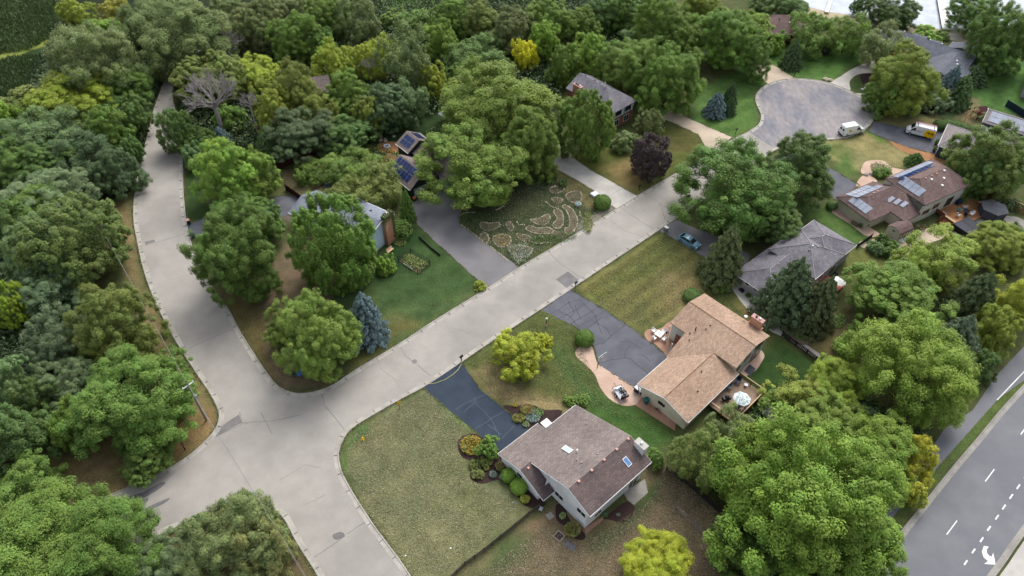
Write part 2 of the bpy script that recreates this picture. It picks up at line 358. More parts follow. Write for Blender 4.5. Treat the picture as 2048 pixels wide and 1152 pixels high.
# (pixel outline, colour, edge softness m)
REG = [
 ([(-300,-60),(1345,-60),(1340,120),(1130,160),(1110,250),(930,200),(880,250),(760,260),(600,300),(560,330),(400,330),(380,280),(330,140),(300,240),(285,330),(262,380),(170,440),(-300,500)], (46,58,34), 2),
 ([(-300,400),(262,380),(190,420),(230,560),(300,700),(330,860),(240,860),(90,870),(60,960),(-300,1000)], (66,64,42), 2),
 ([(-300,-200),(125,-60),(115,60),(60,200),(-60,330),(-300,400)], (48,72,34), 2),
 ([(-40,128),(30,90),(90,74),(130,70),(124,84),(60,100),(20,120),(-40,150)], (132,142,72), 1),
 ([(-40,10),(60,-10),(120,-20),(120,0),(50,22),(-40,40)], (104,96,72), 1.5),
 ([(765,-30),(880,-30),(875,18),(840,24),(800,16),(765,24)], (96,132,52), 1),
 ([(1040,-30),(1100,-30),(1090,6),(1050,4)], (96,124,60), 1),
 # west verge of the curved street
 ([(190,425),(262,388),(268,440),(275,500),(292,570),(318,640),(355,712),(395,772),(432,820),(438,850),(405,892),(330,945),(230,990),(110,975),(90,905),(170,880),(290,850),(345,830),(300,700),(262,600),(235,520)], (138,122,86), 1),
 ([(352,830),(430,815),(434,850),(400,890),(352,925),(330,880)], (146,122,84), 1),
 ([(96,980),(200,940),(180,1000),(100,1010)], (150,130,98), 1.2),
 ([(310,1080),(365,1052),(440,1030),(600,1100),(640,1160),(300,1160)], (112,98,72), 1),
 # block between the two streets
 ([(366,300),(420,300),(420,440),(368,440)], (62,84,40), .8),
 ([(420,580),(470,640),(520,725),(560,775),(640,783),(700,750),(760,715),(720,640),(640,560),(640,470),(590,440),(555,520),(520,600)], (120,106,84), 1.2),
 ([(610,470),(545,540),(520,600),(560,600),(620,570)], (124,108,88), 1),
 ([(440,590),(520,600),(540,760),(500,700)], (112,100,66), 1),
 ([(640,620),(760,500),(830,450),(975,575),(870,640),(700,745),(660,735)], (80,102,54), .8),
 ([(770,500),(840,470),(960,560),(870,610),(780,600)], (70,96,48), 2),
 ([(700,690),(770,640),(850,640),(760,705),(700,740)], (112,108,66), 2),
 ([(770,470),(830,445),(850,470),(800,540),(740,560)], (48,78,36), 1.5),
 # back yard behind the blue house
 ([(560,350),(640,310),(700,380),(640,420),(560,400)], (112,104,76), 1.5),
 ([(545,400),(600,390),(585,440),(560,440)], (120,108,98), 1),
 ([(690,290),(800,240),(930,215),(930,250),(810,300),(700,330)], (58,82,42), 1.5),
 # garden corner
 ([(920,445),(1000,380),(1110,335),(1220,400),(1235,415),(1035,538)], (76,86,54), 1),
 ([(1115,335),(1165,365),(1215,400),(1180,420),(1120,370)], (122,112,76), 1),
 ([(1195,425),(1218,405),(1238,414),(1150,468),(1160,440)], (142,138,126), .6),
 # plum tree lawn and tudor lawn
 ([(1130,320),(1200,290),(1350,250),(1420,290),(1390,322),(1270,392),(1180,340)], (96,102,54), 1),
 ([(1200,335),(1262,315),(1290,350),(1280,385),(1230,365)], (140,122,82), 2),
 ([(1350,245),(1425,292),(1405,312),(1330,300)], (100,98,58), 1),
 # cul-de-sac lawns
 ([(1376,240),(1400,180),(1480,130),(1540,165),(1512,185),(1508,200),(1520,235),(1515,252),(1465,275)], (88,122,52), .8),
 ([(1515,125),(1560,90),(1740,70),(1745,125),(1700,135),(1662,168),(1620,160),(1590,158)], (92,130,54), .8),
 ([(1695,176),(1705,155),(1750,146),(1800,146),(1800,188),(1716,188)], (84,104,50), .8),
 ([(1900,200),(1960,140),(2060,120),(2060,225),(1950,232)], (86,126,56), 1),
 ([(1950,120),(1990,90),(2040,100),(2040,150),(1960,180)], (86,128,44), 1),
 ([(1750,205),(1900,190),(1960,235),(1870,262),(1812,256),(1757,244)], (84,104,60), .8),
 ([(1757,225),(1812,238),(1880,232),(1875,262),(1812,256),(1757,244)], (142,132,92), 1.5),
 ([(1930,190),(1960,200),(1950,250),(1920,245)], (128,120,86), 1.5),
 ([(1600,280),(1700,276),(1745,262),(1790,292),(1832,315),(1800,340),(1760,330),(1720,345),(1640,310)], (150,142,98), .8),
 ([(1730,262),(1750,258),(1775,285),(1762,290)], (88,132,46), 1),
 ([(1670,310),(1700,300),(1715,350),(1690,352)], (96,124,54), 2),
 ([(1640,290),(1690,280),(1680,310),(1650,312)], (112,122,70), 2),
 # lawns round the grey house
 ([(1585,400),(1650,415),(1700,420),(1740,480),(1730,492),(1700,495),(1620,445)], (88,118,52), .8),
 ([(1700,500),(1760,490),(1780,540),(1700,560),(1680,520)], (112,114,66), 1),
 ([(1155,575),(1326,465),(1400,512),(1470,555),(1500,600),(1440,640),(1390,600),(1340,640),(1290,660),(1255,650)], (122,118,72), .8),
 ([(1290,500),(1330,470),(1360,510),(1300,550),(1200,600),(1180,590)], (104,110,58), 2.5),
 ([(1240,610),(1290,600),(1300,650),(1260,650)], (92,104,54), 2),
 ([(1330,560),(1390,560),(1380,610),(1330,640)], (140,126,86), 2.5),
 ([(1396,505),(1470,555),(1480,620),(1540,660),(1600,690),(1560,700),(1500,650),(1430,600)], (84,92,54), 1.5),
 ([(1600,690),(1700,600),(1760,700),(1640,760)], (116,106,72), 2.5),
 ([(1500,720),(1560,680),(1640,730),(1600,790),(1520,800),(1490,760)], (58,86,38), 1),
 ([(1480,610),(1530,640),(1545,655),(1500,650)], (132,110,76), 1),
 # lawn of the tan house
 ([(925,730),(1090,618),(1152,660),(1150,705),(1175,735),(1210,800),(1260,815),(1350,870),(1330,905),(1200,830),(1120,800),(1005,812)], (98,104,58), .8),
 ([(1090,690),(1150,705),(1215,810),(1275,825),(1340,880),(1310,900),(1190,820),(1120,760)], (80,106,48), 1.5),
 ([(930,735),(1010,720),(1060,780),(1130,790),(1150,830),(1070,835),(1005,812)], (150,134,98), 1.5),
 ([(1170,780),(1220,810),(1330,870),(1300,890),(1200,835)], (70,104,42), 1.5),
 # corner lawn of the white house
 ([(680,915),(700,865),(855,775),(905,820),(950,862),(925,880),(935,940),(960,960),(1005,965),(1060,1000),(1060,1030),(1000,1080),(905,1160),(820,1160),(740,1045)], (124,124,90), .7),
 ([(690,880),(710,858),(740,845),(735,870),(700,900),(690,960),(682,930)], (92,124,56), .8),
 ([(860,780),(880,790),(955,868),(940,862),(895,830)], (104,122,64), .8),
 ([(860,900),(930,950),(980,980),(960,1010),(880,960)], (112,116,76), 3),
 # back yard of the white house
 ([(1075,1030),(1110,1000),(1250,1040),(1300,920),(1345,925),(1420,1010),(1470,1040),(1450,1160),(905,1160),(1000,1090)], (128,112,88), .8),
 ([(1170,1080),(1230,1040),(1275,985),(1320,960),(1330,1000),(1230,1090),(1180,1110)], (84,98,54), 1.2),
 ([(920,1160),(1000,1090),(1060,1080),(1050,1120),(1000,1160)], (92,106,58), 2),
 ([(1330,920),(1440,1000),(1400,1030),(1330,970)], (100,88,70), 2),
 # highway verge
 ([(1790,1030),(1851,964),(1917,887),(1997,797),(2060,740),(2060,760),(2003,812),(1910,920),(1800,1052)], (96,116,52), .4),
 ([(1860,890),(1960,780),(2060,690),(2060,710),(1990,752),(1890,850)], (98,92,62), 1),
]
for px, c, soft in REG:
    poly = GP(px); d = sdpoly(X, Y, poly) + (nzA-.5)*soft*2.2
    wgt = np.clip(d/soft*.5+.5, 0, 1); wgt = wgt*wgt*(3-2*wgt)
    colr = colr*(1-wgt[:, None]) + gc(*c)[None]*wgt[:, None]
# mowing stripes: outline, heading (deg), spacing, strength
for px, ang, per, amp in [
  ([(1155,575),(1326,465),(1470,555),(1440,640),(1340,640),(1255,650)], 42, 1.5, .15),
  ([(1376,240),(1480,130),(1540,165),(1465,275)], 35, 2.2, .15),
  ([(1515,125),(1560,90),(1740,70),(1700,135),(1590,158)], 70, 2.6, .17),
  ([(1900,200),(1960,120),(2060,90),(2060,225)], 60, 2.8, .18),
  ([(640,620),(830,450),(975,575),(700,745)], 42, 2.4, .08),
  ([(680,915),(855,775),(950,862),(1060,1000),(820,1160)], -42, 2.4, .07),
  ([(1170,780),(1220,810),(1330,870),(1300,890)], -42, 1.6, .08),
  ([(1090,690),(1150,705),(1215,810),(1190,820),(1120,760)], -42, 2.0, .06)]:
    d = sdpoly(X, Y, GP(px)); wgt = np.clip(d/1.5+.5, 0, 1)
    ph = (-X*math.sin(R(ang))+Y*math.cos(R(ang)))/per*math.pi
    colr *= (1+amp*np.tanh(2*np.sin(ph))*wgt)[:, None]
dry = (vnoise(X, Y, 4.5, 9)*.5+vnoise(X, Y, 1.6, 10)*.5)
k = np.clip((dry-.5)*3, -1, 1)
colr *= (1+.10*k[:, None]*np.array([1.5, 1, .8])[None])
nX, nY = len(gx), len(gy)
idx = np.arange(nX*nY).reshape(nX, nY)
q = np.stack([idx[:-1,:-1], idx[1:,:-1], idx[1:,1:], idx[:-1,1:]], -1).reshape(-1, 4)
def npmesh(name, v, q, attrs=None):
    me = bpy.data.meshes.new(name); me.vertices.add(len(v)); me.vertices.foreach_set('co', np.ascontiguousarray(v, dtype=np.float32).ravel())
    k = q.shape[1]; me.loops.add(len(q)*k); me.loops.foreach_set('vertex_index', q.astype(np.int32).ravel())
    me.polygons.add(len(q)); me.polygons.foreach_set('loop_start', np.arange(0, len(q)*k, k, dtype=np.int32)); me.update(calc_edges=True)
    for nm, (typ, arr) in (attrs or {}).items():
        a = me.attributes.new(nm, typ, 'POINT'); a.data.foreach_set('color' if typ == 'FLOAT_COLOR' else 'value', np.ascontiguousarray(arr, dtype=np.float32).ravel())
    return me
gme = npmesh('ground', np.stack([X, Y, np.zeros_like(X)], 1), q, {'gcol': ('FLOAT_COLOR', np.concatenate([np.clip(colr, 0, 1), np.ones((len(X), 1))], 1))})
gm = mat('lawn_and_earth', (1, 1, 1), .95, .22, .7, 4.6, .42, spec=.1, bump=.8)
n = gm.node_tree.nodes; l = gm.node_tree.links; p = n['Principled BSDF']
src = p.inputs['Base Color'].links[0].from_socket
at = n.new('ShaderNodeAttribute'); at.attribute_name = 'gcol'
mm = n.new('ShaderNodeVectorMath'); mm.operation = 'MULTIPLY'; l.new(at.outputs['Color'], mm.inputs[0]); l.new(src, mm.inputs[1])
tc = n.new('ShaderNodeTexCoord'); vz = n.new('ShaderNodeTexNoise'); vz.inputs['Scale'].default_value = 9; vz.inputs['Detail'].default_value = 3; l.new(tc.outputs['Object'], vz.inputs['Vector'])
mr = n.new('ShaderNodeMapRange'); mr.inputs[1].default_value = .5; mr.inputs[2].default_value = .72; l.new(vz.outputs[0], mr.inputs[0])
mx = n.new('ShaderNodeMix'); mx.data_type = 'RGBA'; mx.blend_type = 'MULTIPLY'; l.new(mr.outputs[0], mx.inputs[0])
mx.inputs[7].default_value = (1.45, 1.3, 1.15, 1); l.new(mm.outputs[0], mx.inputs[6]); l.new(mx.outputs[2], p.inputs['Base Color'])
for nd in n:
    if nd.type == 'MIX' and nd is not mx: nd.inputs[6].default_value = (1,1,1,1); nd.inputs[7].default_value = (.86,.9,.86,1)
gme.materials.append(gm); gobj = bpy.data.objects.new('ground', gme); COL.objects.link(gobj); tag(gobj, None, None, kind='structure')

# ---------------- streets ----------------
W_EDGE = [(425,60),(402,95),(375,125),(338,150),(322,180),(305,228),(290,290),(275,352),(268,400),(267,440),(273,477),(288,543),(312.5,609),(347,675),(382,731),(417,783),(434,815),(438,835),(430.5,858),(406,887),(371,916),(326,943),(278,965),(219,990),(120,1035),(20,1090),(-150,1180)]
SW_EDGE = [(-150,1330),(60,1190),(200,1125),(312,1073),(365,1050),(430,1020),(470,1004),(514,1003),(545,1017),(569,1040),(591,1082),(612,1115),(635,1152),(690,1250),(760,1400)]
SE_EDGE = [(980,1400),(880,1250),(822,1152),(787.6,1103),(746,1047),(708,988),(687,950),(679.5,925),(679.5,900),(694,868),(722,845),(794.6,803),(853.6,771),(923,725),(989,680),(1090,614),(1135,584),(1201,539),(1305,470),(1360.5,432),(1440,378),(1520,322),(1560,296),(1605,279),(1660,280),(1705,272.6),(1733,257),(1747,240),(1750,222),(1735,201),(1697,180.5),(1662,167),(1626,159.5),(1588,157.5),(1556,161),(1532,170),(1516,183),(1510,198),(1515,215),(1522,232),(1516,250),(1494,265),(1469,277),(1424,303),(1398,320),(1330,359),(1271,394),(1235,416),(1160,463),(1062,521),(1034,538),(978.6,574),(871,640),(798,688),(714,738),(667,769),(635,782),(600,787),(572,781),(552,768),(534,745),(514,716),(479,660),(458,620),(427,578),(395,520),(379,470),(371,425),(367,380),(366,330),(362,280),(352,225),(345,190),(352,160),(385,130),(412,105),(440,65)]
W_l = smoothpoly(GP(W_EDGE), 4, False); SW_l = smoothpoly(GP(SW_EDGE), 4, False); SE_l = smoothpoly(GP(SE_EDGE), 4, False)
loop = W_l + SW_l + SE_l
struct('street', sheet(loop, .02), M['asphalt'])
# cul-de-sac bulb has its own older asphalt
bulb = [(1560,296),(1605,279),(1660,280),(1705,272.6),(1733,257),(1747,240),(1750,222),(1735,201),(1697,180.5),(1662,167),(1626,159.5),(1588,157.5),(1556,161),(1532,170),(1516,183),(1510,198),(1515,215),(1522,232),(1518,250),(1500,262),(1530,285)]
struct('cul_de_sac_paving', sheet(smoothpoly(GP(bulb), 4), .026), M['asphalt_dark'])
kb = MB()
for L, sgn in ((W_l, 1), (SW_l, 1), (SE_l, 1)):
    c = sum(1 for _ in L)
    # inner side is to the left of travel: test against the street centre
    s = -1 if L is not None else 1
    for d0, d1, z0, z1 in ((0, .16, 0.0, .13), (.16, .22, .13, .05), (.22, .75, .05, .034)):
        pass
def kerb(mb, L, side):
    ribbon(mb, L, -.02*side, .0, 0, .13); ribbon(mb, L, .0, .17*side, .13, .13); ribbon(mb, L, .17*side, .24*side, .13, .045); ribbon(mb, L, .24*side, .78*side, .045, .032)
kerb(kb, W_l, 1); kerb(kb, SW_l, 1); kerb(kb, SE_l, 1)
struct('street_kerb', kb, M['kerb'])
# kerb joints: narrow dark gaps across the kerb
jm = MB()
for L in (W_l, SW_l, SE_l):
    acc = 0; P = [Vector(p) for p in L]
    for i in range(len(P)-1):
        e = P[i+1]-P[i]; dl = e.length; t = 0
        while acc + (dl - t) > 3.0:
            t += 3.0-acc; acc = 0; q0 = P[i]+e*(t/dl); nn = Vector((-e.y, e.x)).normalized()
            jm.obox((q0.x+nn.x*.39, q0.y+nn.y*.39, .085), math.atan2(nn.y, nn.x), .70, .016, .10)
        acc += dl-t
struct('kerb_joints', jm, M['patch'])
def flat(name, px, z, m, smooth=0, **k):
    P = GP(px); P = smoothpoly(P, smooth) if smooth else P
    return struct(name, sheet(P, z), m)
def lines(name, segs, wdt, z, m, jit=.15, pxw=True):
    mb = MB(); rn = random.Random(len(segs))
    for s in segs:
        P = GP(s); out = []
        for i in range(len(P)-1):
            a, b = Vector(P[i]), Vector(P[i+1]); k = max(1, int((b-a).length/.7)); nn = Vector((-(b-a).y, (b-a).x)).normalized()
            for j in range(k): out.append(tuple(a+(b-a)*j/k+nn*(rn.random()-.5)*jit*(1 if (i or j) else 0)))
        out.append(P[-1]); ribbon(mb, out, -wdt/2, wdt/2, z)
    return struct(name, mb, m)
lines('road_cracks', [[(278,494),(300,489),(372,467)],[(376,697),(410,682),(455,662),(476,657)],[(641,783),(650,812),(672,838),(694,866)],[(425,876),(480,852),(485,846)],[(479,824),(484,845),(496,847)],[(799,691),(812,712),(830,726),(862,752)],[(695,1068),(713,1054),(733,1043)],[(628,1115),(655,1098),(690,1072)],[(1246,418),(1262,430),(1308,460)],[(1100,508),(1118,525),(1150,548),(1170,563)],[(485,846),(545,842),(600,830)],[(522,825),(545,868)],[(1300,395),(1320,405),(1330,440)]], .09, .028, M['crack_thin'])
flat('road_patch', [(289,484),(309,479),(310,484),(291,490)], .030, M['patch'])
flat('road_patch', [(1112,559),(1136,543),(1160,562),(1137,579)], .030, M['patch'])
flat('road_patch', [(436,857),(478,829),(484,845),(432,874)], .030, M['patch'])
flat('road_patch', [(665,1070),(682,1064),(690,1072),(672,1080)], .030, M['patch'], 3)
for k, px in enumerate([[(236,1000),(285,985),(322,965),(330,969),(290,995),(240,1012)],[(262,1006),(296,996),(288,1010),(262,1013)],[(285,1020),(318,1004),(340,996),(330,1006),(296,1022)]]):
    flat('road_stain', px, .0285, M['stain'], 3)
mh = Vector(G(829,723)); tag(MB().cyl(mh.x, mh.y, .02, .034, .42, 20).obj('manhole_cover', M['patch']), None, None, kind='structure')
lines('road_cracks', [[(500,700),(540,760),(560,775)],[(760,735),(790,760),(800,775)],[(905,655),(940,668)],[(1220,440),(1250,462),(1290,474)],[(560,960),(610,930),(640,935)],[(340,560),(400,545)],[(610,1010),(650,990)]], .05, .0275, M['crack_thin'])
# driveways
flat('driveway', [(846,776),(922,724),(961,780),(1003,813),(1062,862),(1010,912),(951,863),(895,818)], .012, M['drive_blue'])
flat('driveway', [(1083,620),(1141,579),(1200,614),(1262,655),(1327,706),(1352,722),(1290,786),(1270,777),(1197,729),(1187,692),(1152,654)], .012, M['drive_black'])
flat('driveway', [(820,408),(868,380),(900,372),(934,400),(921,425),(919,449),(1040,535),(974,577),(871,484),(834,449)], .012, M['drive_grey'])
flat('driveway', [(1090,298),(1130,285),(1150,318),(1181,340),(1275,392),(1232,419),(1195,385),(1166,368),(1111,337)], .012, M['concrete'])
flat('driveway', [(1466,275),(1420,306),(1395,268),(1340,243),(1310,232),(1320,220),(1355,222),(1376,236),(1420,256)], .012, M['beige_conc'])
flat('driveway', [(1536,170),(1592,157),(1558,137),(1528,118),(1490,90),(1465,95),(1500,132)], .012, M['beige_conc'])
flat('driveway', [(1659,168),(1699,182),(1699,163),(1716,149),(1747,146),(1800,146),(1800,118),(1740,124),(1704,138),(1681,153)], .012, M['concrete'], 3)
flat('driveway', [(1708,186),(1760,189),(1800,190),(1800,204),(1756,203),(1738,206)], .012, M['concrete'])
flat('driveway', [(1748,243),(1813,257),(1880,262),(1900,268),(1890,300),(1872,309),(1817,295),(1736,264)], .012, M['drive_black'])
flat('bark_mulch_strip', [(1778,281),(1817,294),(1872,306),(1892,302),(1900,330),(1868,330),(1834,312),(1803,302)], .009, M['mulch_orange'], 2)
flat('driveway', [(1580,292),(1650,331),(1720,371),(1672,400),(1630,372),(1545,318)], .012, M['drive_black'])
flat('driveway', [(1320,462),(1352,438),(1374,450),(1402,461),(1430,468),(1500,510),(1490,545),(1440,530),(1401,511),(1356,483)], .012, M['drive_grey'])
flat('driveway', [(370,452),(408,436),(480,415),(560,392),(600,392),(590,428),(560,434),(480,450),(410,470),(380,480)], .012, M['drive_black'])
flat('driveway', [(1330,88),(1380,72),(1420,100),(1395,130),(1350,112)], .012, M['drive_grey'])
lines('crack_sealing', [[(1103,628),(1140,604),(1163,599)],[(1108,640),(1150,622),(1176,605)],[(1130,655),(1160,636),(1188,620),(1212,602)],[(1135,598),(1148,625),(1135,640)],[(1151,655),(1180,640),(1215,620)],[(1163,662),(1185,650),(1204,634)],[(1118,621),(1140,632),(1163,662)],[(1160,600),(1190,630),(1205,668)],[(1187,692),(1206,686),(1220,676),(1228,667),(1250,650)],[(1186,642),(1215,658),(1222,672)],[(1212,622),(1250,652)],[(1196,726),(1250,715),(1262,718),(1285,738),(1300,752)],[(1250,716),(1252,700),(1262,692)],[(1277,708),(1290,712),(1300,722)],[(1240,684),(1258,684),(1283,696)],[(1150,610),(1163,640)]], .15, .017, M['crack'], .25)
lines('crack_lines', [[(912,819),(935,804),(957,795),(985,783)],[(928,824),(950,804)],[(948,795),(951,806),(982,838),(1000,874)],[(951,858),(982,838),(1005,824)],[(975,848),(1004,870)],[(1003,878),(1018,862),(1032,848)]], .07, .017, M['crack_light'], .15)
lines('crack_lines', [[(878,477),(905,463),(924,452)],[(937,508),(985,482)],[(960,548),(1005,520)],[(905,463),(890,450),(858,446)]], .12, .017, M['patch'], .2)
lines('drive_joints', [[(1130,325),(1160,305)],[(1190,368),(1215,350)],[(1215,395),(1250,372)]], .05, .017, M['crack_thin'], 0)
# paths, beds of gravel and mulch
flat('gravel_bed', [(1183,692),(1165,690),(1152,700),(1152,712),(1168,727),(1189,748),(1200,774),(1218,797),(1244,811),(1273,809),(1286,796),(1276,780),(1230,750),(1197,728),(1190,712)], .016, M['gravel_pink'], 3)
flat('side_path', [(1270,810),(1284,795),(1300,800),(1352,842),(1350,862),(1335,852)], .020, M['brick_path'])
flat('patio', [(1289,672),(1291,662),(1300,658),(1312,659),(1325,655),(1345,640),(1372,655),(1350,720),(1334,712),(1312,690),(1297,682)], .020, M['brick_path'], 2)
flat('patio', [(1494,728),(1510,706),(1522,701),(1529,712),(1522,726),(1512,740),(1492,752),(1482,744)], .016, M['gravel_pink'], 3)
flat('patio', [(1488,742),(1499,728),(1512,738),(1500,752)], .021, M['darkgrey'])
flat('mulch_bed', [(953,868),(920,876),(915,895),(925,915),(945,925),(940,955),(965,968),(1000,960),(1030,985),(1048,1010),(1075,1016),(1092,1000),(1040,940),(1000,905)], .008, M['mulch'], 3)
flat('mulch_bed', [(1004,813),(1035,812),(1060,808),(1090,820),(1125,822),(1100,860),(1050,880),(1030,850)], .008, M['mulch'], 3)
flat('mulch_bed', [(1112,1010),(1128,1012),(1140,1040),(1170,1068),(1165,1080),(1145,1075),(1128,1052),(1113,1040)], .008, M['mulch'], 3)
flat('mulch_bed', [(1206,1036),(1225,1022),(1250,1004),(1262,1006),(1270,1018),(1255,1042),(1235,1044),(1222,1040)], .016, M['mulch'], 3)
flat('patio', [(1246,985),(1290,958),(1296,985),(1268,1010),(1255,1000)], .010, M['stone_grey'])
flat('stone_border', [(1168,1058),(1208,1032),(1206,1040),(1172,1068)], .013, M['brick_path'])
flat('gravel_bed', [(1462,575),(1475,568),(1540,628),(1560,650),(1570,668),(1562,672),(1530,655),(1500,625)], .010, M['concrete'], 2)
flat('gravel_bed', [(1672,412),(1700,425),(1740,455),(1760,468),(1748,474),(1728,470),(1700,448),(1664,425)], .010, M['gravel_pink'], 2)
flat('gravel_bed', [(1726,330),(1732,323),(1750,320),(1770,323),(1785,335),(1810,340),(1800,350),(1770,352),(1740,352),(1722,345)], .010, M['gravel_pink'], 3)
flat('front_path', [(1712,372),(1724,352),(1740,352),(1755,362),(1740,378)], .014, M['gravel_pink'], 2)
flat('patio', [(1715,490),(1735,478),(1790,478),(1860,455),(1900,452),(1890,475),(1830,500),(1830,540),(1800,560),(1785,520),(1740,500)], .012, M['beige_conc'], 2)
flat('gravel_bed', [(1905,470),(1935,440),(2000,430),(2060,445),(2060,500),(1980,500),(1940,500)], .010, M['stone_mulch'], 2)
flat('mulch_bed', [(1560,655),(1575,645),(1610,650),(1628,665),(1622,685),(1600,690),(1575,675)], .010, M['soil'], 3)
flat('walkway', [(1540,628),(1600,680),(1650,715),(1645,724),(1590,690),(1530,640)], .008, M['stone_mulch'])
flat('mulch_bed', [(1790,200),(1860,190),(1905,202),(1900,222),(1850,228),(1800,222)], .008, M['mulch'], 3)
flat('mulch_bed', [(1720,150),(1750,140),(1760,165),(1735,178)], .008, M['mulch'], 3)
flat('garden_path', [(772,300),(790,310),(800,330),(780,325)], .010, M['mulch_orange'], 2)
flat('bark_circle', [(754,290),(772,284),(792,284),(800,292),(796,303),(778,306),(760,303)], .010, M['mulch_orange'], 3)
flat('walkway', [(1095,455),(1140,470),(1155,478),(1140,482),(1095,470)], .006, M['soil'])
# highway
hw_in = [(1600,1340),(1700,1210),(1806,1072),(1850,1016),(1917,932.6),(1960,882),(2018,812),(2090,738),(2200,640)]
hw_out = [(1700,1500),(1850,1322),(1987,1158),(2052,1066),(2160,930),(2320,750)]
HI = smoothpoly(GP(hw_in), 3, False); HO = smoothpoly(GP(hw_out), 3, False)
struct('highway', sheet(HI + HO[::-1], .02), M['highway'])
kb = MB(); kerb(kb, [tuple(p) for p in offset_line(HI, .55)], -1); kerb(kb, [tuple(p) for p in offset_line(HO, 0)], 1)
for s in kb.v: pass
struct('highway_kerb', kb, M['stone_grey'])
a = G(1851,1016); b = G(2018,812); hd = Vector((b[0]-a[0], b[1]-a[1])).normalized()
struct('highway_sidewalk', ribbon(MB(), HO, -.3, -6, .12), M['concrete'])
flat('trail', [(1700,1140),(1789,974),(1862,898),(1890,856),(1945,821),(1992,752),(2060,680),(2060,752),(1997,797),(1917,887),(1886,922),(1851,964),(1813,1002),(1789,1030),(1740,1100)], .012, M['highway'])
L3 = lambda x, y: (1348+x/2.88, 752+y/2.88)
def dash(px0, px1, wd, z=.026):
    a, b = Vector(G(*px0)), Vector(G(*px1)); d = b-a; nn = Vector((-d.y, d.x)).normalized()*wd/2
    return MB().add([(a.x-nn.x,a.y-nn.y,z),(b.x-nn.x,b.y-nn.y,z),(b.x+nn.x,b.y+nn.y,z),(a.x+nn.x,a.y+nn.y,z)], [(0,1,2,3)])
for k, (p0, p1, wd) in enumerate([(L3(1570,914),L3(1630,833),.14),(L3(1792,608),L3(1845,537),.14),(L3(1997,337),L3(2050,262),.14)]):
    struct('lane_marking', dash(p0, p1, wd), M['paint'])
for (x, y) in [(1680,1075),(1725,1008),(1772,943),(1814,878),(1860,814),(1900,755),(1942,694),(1983,638),(2026,578)]:
    struct('lane_marking', dash(L3(x-9,y+13), L3(x+9,y-13), .2), M['paint'])
struct('edge_line', dash(L3(1860,139), L3(2060,-70), .16, .03), M['paint'])
struct('turn_arrow', sheet(GP([L3(x,y) for x,y in [(1785,978),(1812,984),(1800,1002),(1803,1022),(1815,1036),(1829,1042),(1838,1018),(1852,1087),(1786,1083),(1808,1066),(1782,1044),(1772,1012)]]), .028), M['paint'])
# lake, beach, docks
shore = [(1560,-6),(1606,12),(1655,23),(1722,34),(1775,45),(1811,51),(1886,59),(1930,64),(2000,66),(2048,64),(2110,60)]
S = GP(shore)
struct('lake_water', sheet([S[0]]+S[1:]+[(S[-1][0]+900, S[-1][1]+100), (S[-1][0]+900, 1500), (S[0][0]-150, 1500), (S[0][0]-40, S[0][1]+60)], .03), None or mat('lake_water', srgb(176,186,198), .18, .06, .12, .7, .1, spec=.8, bump=.0))
m = bpy.data.materials['lake_water']; n = m.node_tree.nodes; l = m.node_tree.links; p = n['Principled BSDF']
wv = n.new('ShaderNodeTexNoise'); wv.inputs['Scale'].default_value = .9; wv.inputs['Detail'].default_value = 4; tcn = n.new('ShaderNodeTexCoord'); mpp = n.new('ShaderNodeMapping'); mpp.inputs['Scale'].default_value = (.35, 1, 1); mpp.inputs['Rotation'].default_value[2] = R(20)
l.new(tcn.outputs['Object'], mpp.inputs[0]); l.new(mpp.outputs[0], wv.inputs['Vector'])
bn = n.new('ShaderNodeBump'); bn.inputs['Strength'].default_value = .5; bn.inputs['Distance'].default_value = .25; l.new(wv.outputs[0], bn.inputs['Height']); l.new(bn.outputs[0], p.inputs['Normal'])
flat('beach', [(1548,-2),(1606,12),(1655,23),(1722,34),(1811,51),(1886,59),(1930,64),(2000,66),(2048,66),(2048,76),(1985,78),(1940,86),(1900,80),(1868,78),(1840,70),(1790,60),(1700,44),(1640,34),(1600,26),(1550,6)], .022, M['sand'])
# ---------------- trees ----------------
def rdir(n, g):
    z = g.uniform(-1, 1, n); a = g.uniform(0, 2*math.pi, n); s = np.sqrt(1-z*z); return np.stack([s*np.cos(a), s*np.sin(a), z], 1)
def nrm(v): return v/np.maximum(np.linalg.norm(v, axis=1, keepdims=True), 1e-9)
def leaves(c, nr, size, g, asp=.6, tint=None, warm=None, name='crown', along=None):
    """one diamond leaf cluster per row of c, facing nr"""
    n = len(c); t = along if along is not None else rdir(n, g)
    t = nrm(t - (t*nr).sum(1, keepdims=True)*nr); b = np.cross(nr, t)
    s = size*g.uniform(.7, 1.3, n)[:, None]
    v = np.stack([c+t*s, c+b*s*asp, c-t*s, c-b*s*asp], 1).reshape(-1, 3)
    q = np.arange(4*n).reshape(n, 4)
    ti = np.repeat(np.ones(n) if tint is None else tint, 4); wa = np.repeat(np.full(n, .5) if warm is None else warm, 4)
    return npmesh(name, v, q, {'tint': ('FLOAT', ti), 'warm': ('FLOAT', wa)})
